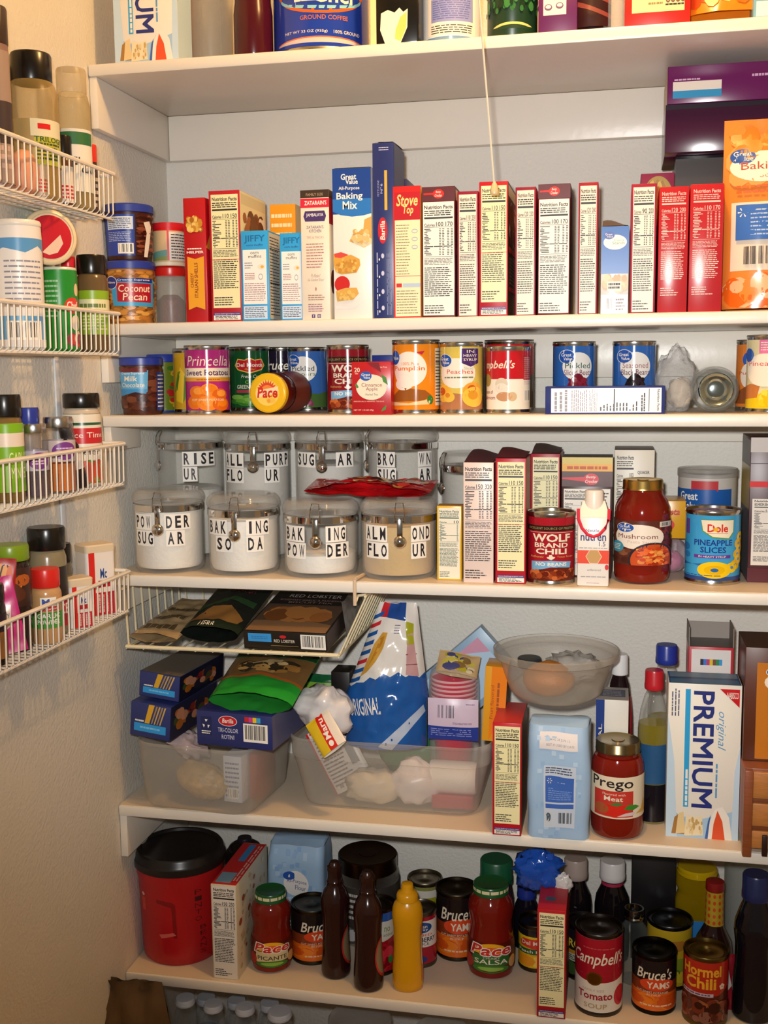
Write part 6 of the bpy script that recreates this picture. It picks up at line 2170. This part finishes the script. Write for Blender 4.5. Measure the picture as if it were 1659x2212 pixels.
a.food(.05, .02, .95, .34, [M('f0b81c', .3), M('e8961c', .3), M('f4d048', .3)], 14, 5, .2)
can('peach_can', 'green and yellow peach can beside the tall red carton on the lowest shelf', 'can', (0.7101, -0.1493, 0.38, 0.0313, 0.085), a, M('d8b01c', .28), metal=DLID)
XN6 = (0.7468, -0.3137, 0.38, 0.0461, 0.1855)
t_ = A()
t_.e(.42, .3, .2, .06, M('4a5a5a', .3))
t_.l(.2, .5, .3, .9, 1, M('8a1a1a'), 3)
carton('stuffing_box', 'tall red-topped yellow nutrition carton on the lowest shelf', 'box', XN6, .13, M('b81a24', .3), art_yellow(53), top=t_, topc=M('b4202a'), sidec=M('8a1420'))
# tall dark bottles behind
SB = [(0, .003), (.92, 0), (1, .02), (1, .30), (.93, .40), (1, .52), (1.0, .66), (.92, .78), (.62, .92), (.56, 1.0)]
bottle('syrup_bottle', 'dark syrup bottle with a pale neck just right of the tall red carton', (0.7771, -0.0999, 0.38, 0.0287, 0.1816), M('140e12', .06), M('a89890', .35), SB, .72, .034)
bottle('syrup_bottle', 'dark syrup bottle with a white and red neck band above the glass jar', (0.8416, -0.0978, 0.38, 0.0308, 0.1816), M('140e12', .06), M('d8d4d4', .35), SB, .72, .032, (('neck_band', M('a82a48', .35), .93, .965, None),))
x, y, z, w, h = (0.9133, -0.0986, 0.38, 0.0751, 0.1979)
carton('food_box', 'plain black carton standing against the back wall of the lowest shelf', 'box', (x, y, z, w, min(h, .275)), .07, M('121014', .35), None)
# front and middle right
a = A()
a.r(0, .0, 1, 1, M('1c1a20', .3), 0)
a.r(0, .58, 1, .82, M('20201c', .3))
a.t('RO TEL', .2, .62, .9, .80, M('e8c848'), .03)
a.r(0, .48, 1, .56, M('c88a1c', .3))
a.r(0, .32, 1, .48, M('c8c8b8', .3))
a.l(.1, .34, .9, .46, 3, M('4a5a3a'), 4)
a.food(0, .02, 1, .32, [M('a8301c', .3), M('c8481c', .3), M('3a5a2a', .3)], 20, 6, .14)
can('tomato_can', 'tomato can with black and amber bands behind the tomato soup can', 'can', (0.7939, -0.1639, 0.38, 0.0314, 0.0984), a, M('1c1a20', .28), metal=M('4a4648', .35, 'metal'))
a = A()
a.r(0, .50, 1, 1, M('a8182a', .26), 0)
a.e(.5, .50, .5, .09, M('a8182a', .26), a0=180, a1=360, L=1)
a.r(0, 0, 1, .41, M('e8e0d4', .3), 0)
a.r(0, .41, 1, .50, M('e8e0d4', .3), 0)
a.L = 3
a.l(.28, .86, .72, .88, 1, M('c85a5a'), 4, .6, 0)
a.t('Campbell\'s', .10, .60, .90, .82, CREAM, .012, .3)
a.e(.44, .46, .11, .09, M('a8843a', .28, 'metal'))
a.e(.44, .46, .085, .07, M('8a6a2a', .3, 'metal'))
a.t('FAMILY SIZE', .28, .285, .58, .315, M('c8a08a'), 0)
a.t('Tomato', .20, .17, .70, .27, M('a82838'), .025)
a.e(.84, .20, .12, .14, M('c8283c', .28))
a.t('SOUP', .30, .05, .62, .115, M('b89a6a'), .01)
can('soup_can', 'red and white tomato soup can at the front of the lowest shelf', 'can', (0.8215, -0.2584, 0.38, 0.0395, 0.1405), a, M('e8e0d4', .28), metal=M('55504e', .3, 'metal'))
x, y, z, r, h = (0.8793, -0.1668, 0.38, 0.0272, 0.1295)
turned('glass_jar', 'clear ribbed glass jar between the tomato soup and the right-hand yam can', 'jar', (x, y, z), [
    ('jar_body', [(0, .004), (r * .85, 0), (r, .006), (r * .98, h * .2), (r, h * .4), (r * .97, h * .6), (r * .8, h * .74), (r * .52, h * .82), (r * .5, h * .9)], M('8a928e', .06, 'clear')),
    ('collar', [(r * .60, h * .86), (r * .64, h * .88), (r * .60, h * .90), (r * .64, h * .93), (r * .6, h), (r * .5, h)], M('a8a8a4', .15, 'metal'))])
a = A()
a.p([(.3, .66), (.28, .74), (.36, .82), (.70, .82), (.78, .74), (.76, .66), (.5, .6)], M('b8782c', .3))
a.r(.62, .2, .9, .5, M('8a9a2a', .3))
a.food(.2, .02, .9, .4, [M('5a7a2a', .3), M('d8c030', .3)], 16, 4, .12)
can('corn_can', 'yellow can with an open dark top behind the right-hand yam can', 'can', (0.9394, -0.157, 0.38, 0.0386, 0.1137), a, M('c8a828', .28), metal=M('4a4a4e', .3, 'metal'))
x, y, z, r, h = (0.988, -0.0858, 0.38, 0.0378, 0.1783)
bottle('oil_bottle', 'yellow cooking oil bottle with embossed ribs at the right of the lowest shelf', (x, y, z, r, min(h, .268)), M('c0a00c', .06, 'liquid'), M('c0a00c', .1), [(0, .003), (.92, 0), (1, .02), (1, .55), (.96, .58), (1, .61), (.98, .70), (.90, .76), (.86, .80), (.90, .83), (.98, .88), (.96, 1)], .9, .012, (('paper_label', M('2a7ac0', .35), .1, .56, None),))
x, y, z, r, h = (1.0103, -0.1823, 0.38, 0.0313, 0.1978)
a = A()
for i in range(5):
    for j in range(5):
        a.e(.12 + j * .19, .1 + i * .2, .05, .06, M('c8461c', .3))
HP = [(0, .003), (.92, 0), (1, .02), (1, .42), (.9, .52), (.66, .60), (.50, .66), (.47, .70), (.44, .96), (.44, 1.0)]
prr = [(r * p_, (h - .014) * q_) for p_, q_ in HP]
turned('hot_sauce_bottle', 'dark sauce bottle with a yellow dotted neck wrap and a red top', 'bottle', (x, y, z), [
    ('bottle_body', prr, M('2a1414', .08)), ('neck_wrap', band(prr, (h - .014) * .67, (h - .014) * .985), M('b89a2a', .35), a, (h - .014) * .67, (h - .014) * .985),
    ('cap', [(r * .48, h - .016), (r * .50, h - .014), (r * .48, h - .001), (r * .4, h), (0, h)], M('8a1c1c', .35))], rz=None)
x, y, z, r, h = (1.0721, -0.0858, 0.38, 0.0378, 0.175)
turned('glass_jar', 'cloudy clear jar with a metal lid at the back right of the lowest shelf', 'jar', (x, y, z), [
    ('jar_body', [(0, .003), (r * .92, 0), (r, .02), (r, .19), (r * .9, .225), (r * .84, .25)], M('9aa2a0', .1, 'milky')), ('lid', [(r * .9, .248), (r * .93, .25), (r * .93, .264), (r * .9, .266), (0, .266)], M('8a8478', .3, 'metal'))])
a = A()
a.r(0, .56, 1, 1, M('b42a1c', .28), 0)
a.p([(0, .56), (.3, .46), (.7, .46), (1, .62), (1, .56)], M('b42a1c', .28))
a.t('Hormel', .14, .76, .74, .94, M('e8a82c', .3), .03)
a.t('Chili', .20, .56, .66, .75, M('e8a82c', .3), .03)
a.r(.10, .44, .62, .495, M('c8b8c8', .3))
a.l(.12, .45, .6, .49, 1, M('6a4a6a'), 3)
for i in range(5):
    t = math.radians(90 + 72 * i)
    a.e(.76 + .03 * math.cos(t), .60 + .03 * math.sin(t), .02, .022, M('e8d8c0'))
a.food(0, .0, 1, .42, [M('5a2418', .3), M('7c3420', .3), M('3c1812', .3), M('a05a34', .3), M('8a5a4a', .3)], 70, 6, .08)
can('chili_can', 'red chili can with yellow lettering at the front right corner of the lowest shelf', 'can', (0.992, -0.2612, 0.38, 0.036, 0.118), a, M('5a2418', .28), metal=M('7a6a40', .3, 'metal'))
bottle('soy_bottle', 'tall black bottle with a dark blue neck at the right edge of the lowest shelf', (1.0687, -0.2405, 0.38, 0.0326, 0.2416), M('121018', .06), M('1c2858', .3), [(0, .003), (.92, 0), (1, .015), (1, .30), (.92, .45), (.92, .60), (1, .72), (.96, .80), (.74, .91), (.6, .97), (.56, 1)], .66, .040)
b = A()
b.p([(.0, .3), (.5, .5), (.4, 1), (0, 1)], M('d8d0c8', .25))
pouch('candy_bag', 'thin red and white packet tucked behind the yellow-lettered chili can', 'bag', (1.0432, -0.232, 0.3723), .034, .10, .012, M('9c1c2c', .2), b, seed=55, crumple=.003, rot=(-4, -8, 0))

# ================================================================= under the lowest shelf
pb = (0.0411, -0.36, 0.3866)
pouch('paper_bag', 'crumpled brown paper bag on the floor at the left below the lowest shelf', 'bag', (pb[0] + .018, -.37, .003), .20, pb[2] + .012, .10, M('5c4426', .8), None, seed=61, crumple=.012, rot=(0, 0, 4), outline=lambda v: (1. - .35 * v, -.03 * v))
WP = [(0, .006), (.80, 0), (1, .02), (1, .30), (.94, .33), (1, .36), (.94, .42), (1, .46), (1, .86), (.98, .90), (.85, .96), (.6, .985), (.5, 1)]
k = 0
wl = ('leftmost clear water bottle in the row under the lowest shelf', 'clear water bottle with blue label, second in the row under the lowest shelf', 'clear water bottle, third in the row under the lowest shelf', 'clear water bottle at the right end of the row under the lowest shelf', 'clear water bottle at the back left under the lowest shelf', 'clear water bottle at the back middle under the lowest shelf', 'clear water bottle at the back right of its row under the lowest shelf')
a = A()
a.r(0, 0, 1, 1, M('7a9ac8', .3))
a.t('Drinking', .2, .5, .8, .9, WHITE, .01)
a.t('Water', .3, .1, .7, .45, WHITE, .01)
for i, X in enumerate(((0.099, -0.2823, 0, 0.0213, 0.3256), (0.1517, -0.2824, 0, 0.0212, 0.3208), (0.2109, -0.2824, 0, 0.0212, 0.3221), (0.2729, -0.2775, 0, 0.0261, 0.317), (0.1068, -0.2023, 0, 0.0213, 0.2822), (0.166, -0.2023, 0, 0.0213, 0.2823), (0.2296, -0.2015, 0, 0.0221, 0.2838))):
    bottle('water_bottle', wl[i], X, M('b4c0c8', .05, 'clear'), M('d4dcea', .3), WP, .80, .010, (('paper_label', M('8aa4cc', .3), .60, .80, a),), grp='clear water bottles under the lowest shelf')
for i, (lab, X) in enumerate((('wide clear glass jar of red food under the lowest shelf', (0.4024, -0.2148, 0, 0.0688, 0.2824)), ('wide clear glass jar right of the red one under the lowest shelf', (0.5519, -0.2222, 0, 0.0614, 0.2796)))):
    x, y, z, r, h = X
    turned('glass_jar', lab, 'jar', (x, y, z), [
        ('jar_body', [(0, .004), (r * .9, 0), (r, .012), (r, h * .7), (r * .92, h * .82), (r * .78, h * .88), (r * .78, h * .92)], M('c0c6c4', .05, 'clear')),
        ('contents', [(0, .008), (r * .9, .008), (r * .95, .02), (r * .95, h * .68), (r * .86, h * .78), (0, h * .78)], M(('7a1c24', '8a8a86')[i], .4, 'food')),
        ('lid', [(r * .80, h * .90), (r * .83, h * .905), (r * .83, h * .985), (r * .78, h), (r * .6, h - .003), (0, h - .003)], M('c4c4c0', .15, 'milky'))], None, 'clear glass jars under the lowest shelf')

# ================================================================= things in the wire racks
def spice(name, label, X, body, cap, caph=.24, capr=1.0, lab=None, labc='e8e0d0', lz=(.1, .7), fill=None, shoulder=True, grp=None, cat='jar', rz=28):
    x, y, z, r, h = X
    hb = h * (1 - caph)
    pr = [(0, .001), (r * .93, 0), (r, .004), (r, hb * .90), (r * (.90 if shoulder else .98), hb * .97), (r * (.80 if shoulder else .98), hb)]
    parts = [('jar_body', pr, body)]
    if fill:
        parts.append(('contents', [(0, .003), (r * .93, .003), (r * .94, hb * fill[0]), (0, hb * fill[0])], fill[1]))
    rc = r * capr
    parts.append(('lid', [(rc * .97, hb - .001), (rc, hb + .001), (rc, h - .003), (rc * .95, h), (0, h)], cap))
    if lab is not None:
        parts.append(('paper_label', band(pr, hb * lz[0], hb * lz[1]), M(labc, .35), lab, hb * lz[0], hb * lz[1]))
    return turned(name, label, cat, (x, y, z), parts, rz, grp, n=36)
BK = M('17130f', .25)
# uppermost rack
a = A()
a.r(0, .3, 1, .62, M('3a2c30'))
a.l(.1, .1, .9, .3, 3, M('c8a8a0'), 3)
spice('spice_canister', 'purple brown canister cut by the left frame edge in the uppermost rack', (0.037, -0.6571, 1.6695, 0.0188, 0.2326), M('8a6a62', .35), M('3a2a22', .3), .2, 1.02, a, 'a08a80', (.05, .95), shoulder=False)
a = A()
a.r(.5, 0, 1, 1, M('b8b83a', .3))
a.r(.46, .62, .99, 1, M('ddd8b8', .3))
a.r(.55, .78, .72, .9, RED)
a.t('TRILOGY', .50, .50, .96, .62, M('1c4a2a'), .02)
a.l(.52, .1, .9, .5, 5, M('3a4a2a'), 4)
spice('spice_bottle', 'big clear spice bottle with a black lid and a yellow-green label', (0.043, -0.5722, 1.6695, 0.0338, 0.1959), M('b89c5c', .12, 'milky'), BK, .19, .82, a, 'ab9560', (.28, .66), (.62, M('a8863c', .6, 'powder')))
a = A()
a.r(.1, .75, .9, .95, M('2a6a3a'))
a.r(.1, .58, .35, .70, RED)
a.t('Flax', .45, .30, .85, .55, INK, 0)
a.e(.3, .2, .08, .08, M('4a4a9a'))
spice('spice_bottle', 'big clear spice bottle with a frosted lid and a white label', (0.05, -0.4696, 1.6695, 0.0252, 0.2013), M('b4a06a', .12, 'milky'), M('cdb990', .3, 'milky'), .17, .85, a, 'e4dfd2', (.15, .68), (.6, M('a08040', .6, 'powder')))
spice('spice_jar', 'small bottle with a dark blue cap at the front of the uppermost rack', (0.058, -0.5882, 1.6695, 0.0114, 0.086), M('c8bcae', .25), M('2a3a94', .3), .28, .95, A().l(.1, .1, .9, .5, 4, RED, 3), 'ddd0c4', (.05, .8))
spice('spice_jar', 'small bottle with a black cap at the front of the uppermost rack', (0.058, -0.5187, 1.6695, 0.0123, 0.0972), M('5a3a24', .2), BK, .30, .95, A().l(.1, .1, .9, .5, 4, RED, 3), 'e0d8cc', (.05, .8))
spice('spice_jar', 'small dark bottle with a bright red cap at the far end of the uppermost rack', (0.05, -0.421, 1.6695, 0.0119, 0.1038), M('3a2a20', .2), M('d8301c', .3), .24, .95, A().l(.1, .1, .9, .9, 5, M('c8b8a8'), 3), '4a3830', (.05, .8))
px_, py_, pz_ = 0.055, -0.6163, 1.6985
lump('salt_pouch', 'round salmon pink pouch behind the front wires of the uppermost rack', 'bag', (.050, py_, 1.6715), (.036, .05, .062), M('dc9a7c', .4), 71, .05, 2.)
# second rack
a = A()
a.p([(0, .90), (1, .90), (1, .78), (.8, .84), (.6, .78), (.3, .82), (0, .76)], M('5a9ad0', .3))
a.l(.30, .34, .86, .74, 9, M('8a8a9a'), 3, .3, .15)
a.r(0, 0, 1, .26, M('6aa8d8', .3))
a.bar(.30, .06, .80, .22, 4)
spice('salt_canister', 'tall white salt canister with blue sky print in the second wire rack', (0.0382, -0.6218, 1.4635, 0.0309, 0.1726), M('ece8e0', .35), M('ece6dc', .35), .04, 1.02, a, 'ece8e4', (.02, .99), shoulder=False)
a = A()
a.l(.18, .4, .5, .9, 8, M('9ac8a0'), 3, .4, .2)
a.e(.74, .56, .16, .10, M('d83a2c', .3))
a.t('Chef', .62, .51, .86, .61, WHITE, .02)
a.e(.80, .34, .12, .10, M('e8d8c0', .3))
a.e(.84, .76, .06, .08, M('e8c8a0', .3))
a.food(.6, .02, .95, .25, [M('c83a3a'), M('e8d0b0'), M('8a3a4a')], 14, 4, .2)
spice('cheese_can', 'green cheese shaker with a red oval in the second wire rack', (0.037, -0.5098, 1.4635, 0.0261, 0.1202), M('1f8a2c', .3), M('d8e0c8', .3), .03, 1.0, a, '1f8a2c', (.02, .99), shoulder=False, cat='can')
a = A()
a.r(0, 0, 1, .52, M('8ab024', .35))
a.r(0, .52, 1, .80, M('e0dcb0', .35))
a.l(.2, .58, .8, .74, 1, M('6a7a3a'), 3)
a.l(.2, .1, .85, .46, 5, M('d0dca0'), 4, .4, .2)
spice('spice_jar', 'spice jar with a black lid and a lime green label in the second rack', (0.049, -0.4278, 1.4635, 0.0238, 0.1458), M('6a5436', .15), BK, .19, .93, a, '8ab024', (.22, .78))
x, y, z, r, h = (0.037, -0.5098, 1.4635, 0.0261, 0.1202)
root = empty('cheese_shaker', 'green canister lying on the cheese shaker, its red lid with a pour slot facing out', 'canister', (.040, y - .030, z + h + .040), 0, rot=(math.radians(90), 0, math.radians(42)))
b = B()
b.lathe([(0, -.075), (.036, -.075), (.037, -.070), (.037, .004), (0, .004)], M('1f7a2c', .3), 36)
b.obj('canister_body', root)
b = B()
b.lathe([(.0375, -.002), (.039, 0), (.039, .006), (.0375, .008), (.034, .009), (.033, .0075), (.0, .0075)], M('ead8b0', .3), 36)
b.obj('rim', root)
b = B()
b.lathe([(.0305, .0078), (.0305, .0095), (.029, .010), (0, .010)], M('c42030', .25), 36)
c2 = A()
c2.p([(.30, .14), (.74, .56), (.80, .36), (.66, .14), (.46, .08)], M('e8c8b0', .3))
b.art(c2, lambda u, v, k: Vector(((u - .5) * .06, (v - .5) * .06, .0101 + k)))
b.obj('lid', root)
spice('spice_tin', 'red canister hidden behind the green cheese shaker in the second rack', (0.02, -0.4455, 1.4635, 0.0106, 0.1429), M('b81c2c', .35), M('d02434', .3), .1, 1.0, shoulder=False)
# third rack
a = A()
a.r(0, .0, 1, .66, M('7ab01c', .35))
a.r(0, .66, 1, .86, M('e8d8c8', .35))
a.t('GARLIC', .55, .42, .98, .58, M('d8e8a8'), .01)
a.t('MINCED', .58, .2, .98, .36, M('d8e8a8'), .0)
spice('spice_jar', 'spice jar with a black lid and a green garlic label, left in the third rack', (0.037, -0.6754, 1.2608, 0.0224, 0.1433), M('7a6036', .15), BK, .20, .95, a, '7ab01c', (.12, .92))
spice('spice_jar', 'bottle with a blue cap behind the small silver-lidded jar in the third rack', (0.0217, -0.5861, 1.2608, 0.0145, 0.1231), M('a8a4a8', .2, 'milky'), M('2a3a9a', .3), .18, .95)
SIL = M('c4c0bc', .25, 'metal')
a = A()
a.e(.62, .5, .26, .42, M('7a3a8c', .3))
a.l(.45, .3, .8, .7, 3, M('d8c0e0'), 3, .5, .1)
PR = 'silver-lidded spice jars in the third rack'
spice('spice_jar', 'glass spice jar with a silver lid and purple label, contents dark', (0.05, -0.6269, 1.2608, 0.0189, 0.1021), M('8a8a90', .06, 'clear'), SIL, .11, .92, a, 'b8aebc', (.42, .72), (.45, M('5a4450', .6, 'powder')), grp=PR)
a = A()
a.e(.62, .5, .26, .42, M('7a3a8c', .3))
a.l(.45, .3, .8, .7, 3, M('d8c0e0'), 3, .5, .1)
spice('spice_jar', 'glass spice jar with a silver lid and bright orange contents', (0.05, -0.5563, 1.2608, 0.0227, 0.1088), M('8a8a90', .06, 'clear'), SIL, .13, .92, a, 'c8b8b4', (.48, .80), (.45, M('d8741c', .6, 'powder')), grp=PR)
a = A()
a.r(0, .84, 1, 1, M('2a5a3a', .3))
a.r(.1, .58, 1, .80, M('c82a2c', .3))
a.t('Spice Time', .15, .64, .92, .74, WHITE, .0)
a.l(.3, .50, .9, .54, 1, INK, 4)
a.t('Celery', .35, .40, .9, .50, INK, -.005)
a.food(.05, .0, .95, .36, [M('4a8a2c'), M('8a2c1c'), M('c84a2c'), M('6aa83a')], 26, 5, .14)
spice('spice_jar', 'spice shaker with a black lid and red banner label, right in the third rack', (0.04, -0.4626, 1.2608, 0.0279, 0.1408), M('c8b8a4', .25), BK, .15, .98, a, 'e4dccc', (.03, .92))
x, y, z, r, h = (0.062, -0.5283, 1.2608, 0.0102, 0.0873)
root = empty('extract_bottle', 'small dark bottle with a black cap leaning against the spice shaker', 'bottle', (.059, -.514, z + .003), 0, rot=(math.radians(4), math.radians(-12), math.radians(25)))
b = B()
b.lathe([(0, .001), (.013, 0), (.0135, .004), (.0135, .062), (.009, .074), (.007, .078)], M('24181c', .08), 28)
b.obj('bottle_body', root)
b = B()
b.lathe([(.0138, .028), (.0138, .056)], M('d8d0c8', .35), 28)
b.obj('paper_label', root)
b = B()
b.lathe([(.0085, .077), (.0092, .078), (.0085, .100), (.006, .104), (0, .104)], BK, 24)
b.obj('cap', root)
# lowest rack
spice('spice_jar', 'dark jar with a lime green lid at the left of the lowest rack', (0.0326, -0.6735, 1.0565, 0.0253, 0.1452), M('2a1c18', .15), M('7a9a1c', .3), .14, 1.0, A().food(.1, .1, .9, .9, [M('b85a1c'), M('d88a3a'), M('5a2a14')], 12, 3, .2), '3a2018', (.5, .92))
a = A()
a.r(0, .0, 1, .5, M('b82430', .3))
a.t('SPICE', .4, .2, .9, .38, WHITE, .01)
spice('spice_jar', 'tall jar with a broad black lid at the back of the lowest rack', (0.0343, -0.5769, 1.0565, 0.0268, 0.1561), M('8a8064', .2), BK, .20, 1.0, a, '2a2420', (.1, .8))
spice('spice_jar', 'dark jar with a black lid between the tall jar and the white spice tins', (0.026, -0.5212, 1.0565, 0.0153, 0.1233), M('5a5444', .2), BK, .22, 1.0, A().r(0, 0, 1, .5, M('a82030')), '6a6450', (.1, .8))
a = A()
a.r(0, 0, 1, .48, M('4a9a3c', .3))
a.r(.38, .66, .72, .92, WHITE)
a.t('Mc', .42, .70, .68, .88, M('2a4aa0'), .03)
a.r(.34, .52, .80, .64, M('c82430', .3))
a.t('McCormick', .38, .55, .76, .615, WHITE, .01)
a.t('GARLIC', .3, .30, .8, .44, WHITE, .02)
a.t('POWDER', .3, .12, .8, .26, WHITE, .02)
spice('spice_jar', 'garlic powder jar with a red lid and a green label in the lowest rack', (0.056, -0.6247, 1.0565, 0.0208, 0.1043), M('c89a68', .2), M('d8281f', .3), .24, .96, a, 'c89a68', (.28, .88))
a = A()
a.p([(0, 0), (.3, 0), (.3, .72), (0, .6)], M('e8941c', .25))
a.p([(.18, .62), (.82, .62), (.72, .36), (.5, .28), (.3, .36)], M('d8c8b8', .25))
a.t('Stir-Fry', .28, .44, .74, .54, M('3a2a2a'), -.005, .2)
pouch('seasoning_packet', 'bright pink and orange seasoning packet leaning in the lowest rack', 'bag', (.047, (0.06, -0.706, 1.0537)[1] - .006, 1.060), .050, .103, .006, M('c82c7c', .25), a, rot=(-6, -10, 28), seed=75, crumple=.0015, seal=.04)
pouch('seasoning_packet', 'red and black seasoning packet behind the pink one in the lowest rack', 'bag', (.033, (0.06, -0.7277, 1.0718)[1] + .014, 1.060), .030, .128, .005, M('a8201c', .2), A().food(.1, .6, .9, .95, [M('d86a2a'), M('e8a050'), M('2a1410')], 14, 3, .16).r(0, .3, 1, .55, M('1c1614')), rot=(-4, 6, 28), seed=76, crumple=.001, seal=.04)
spice('spice_jar', 'black jar cut by the left frame edge in the lowest rack', (0.05, -0.7511, 1.0565, 0.0156, 0.1055), M('1c1614', .2), BK, .2, .95, A().r(0, 0, 1, .6, M('8a5a2a')), '2a1c2c', (.1, .8))
for i, (lab, q, dep) in enumerate((('taller white and red spice tin at the far end of the lowest rack', (0.039, -0.4375, 1.0565, 0.0317, 0.111), .042), ('shorter white and red spice tin right of the garlic powder jar', (0.052, -0.5265, 1.0565, 0.0246, 0.074), .034))):
    x, y, z, r, h = q
    w = r * 1.55
    root = empty('spice_tin', lab, 'tin', (x, y, z), 52, 'white and red spice tins')
    b = B()
    loft(b, [(w, dep, .006, 0), (w, dep, .006, h - .012)], M('ece4dc', .3), cap1=True)
    f1 = A()
    f1.r(.0, 0, .24, 1, M('d82a24', .3))
    f1.r(.3, .62, .75, .86, M('e8e4e0', .3))
    f1.t('Mc', .45, .58, .72, .74, M('2a4a90'), .02)
    f1.r(.36, .44, .86, .55, M('c02430', .3))
    f1.r(.24, 0, 1, .36, M('c02838', .3))
    f1.l(.3, .04, .95, .34, 4, M('e8c8c0'), 3, .5, .2, vert=True)
    b.art(f1, plane_fn((-w / 2 + .004, -dep / 2, 0), (w - .008, 0, 0), (0, 0, h - .012), (0, -1, 0)))
    f2 = A()
    f2.l(.3, .1, .6, .6, 2, M('5a6a9a'), 4, .5, .2, vert=True)
    b.art(f2, plane_fn((-w / 2, dep / 2 - .004, 0), (0, -dep + .008, 0), (0, 0, h - .012), (-1, 0, 0)))
    b.obj('tin_body', root)
    b = B()
    loft(b, [(w + .001, dep + .001, .006, h - .012), (w + .002, dep + .002, .006, h - .002), (w - .002, dep - .002, .005, h)], M('e0cdae', .35), cap1=True)
    b.obj('lid', root)
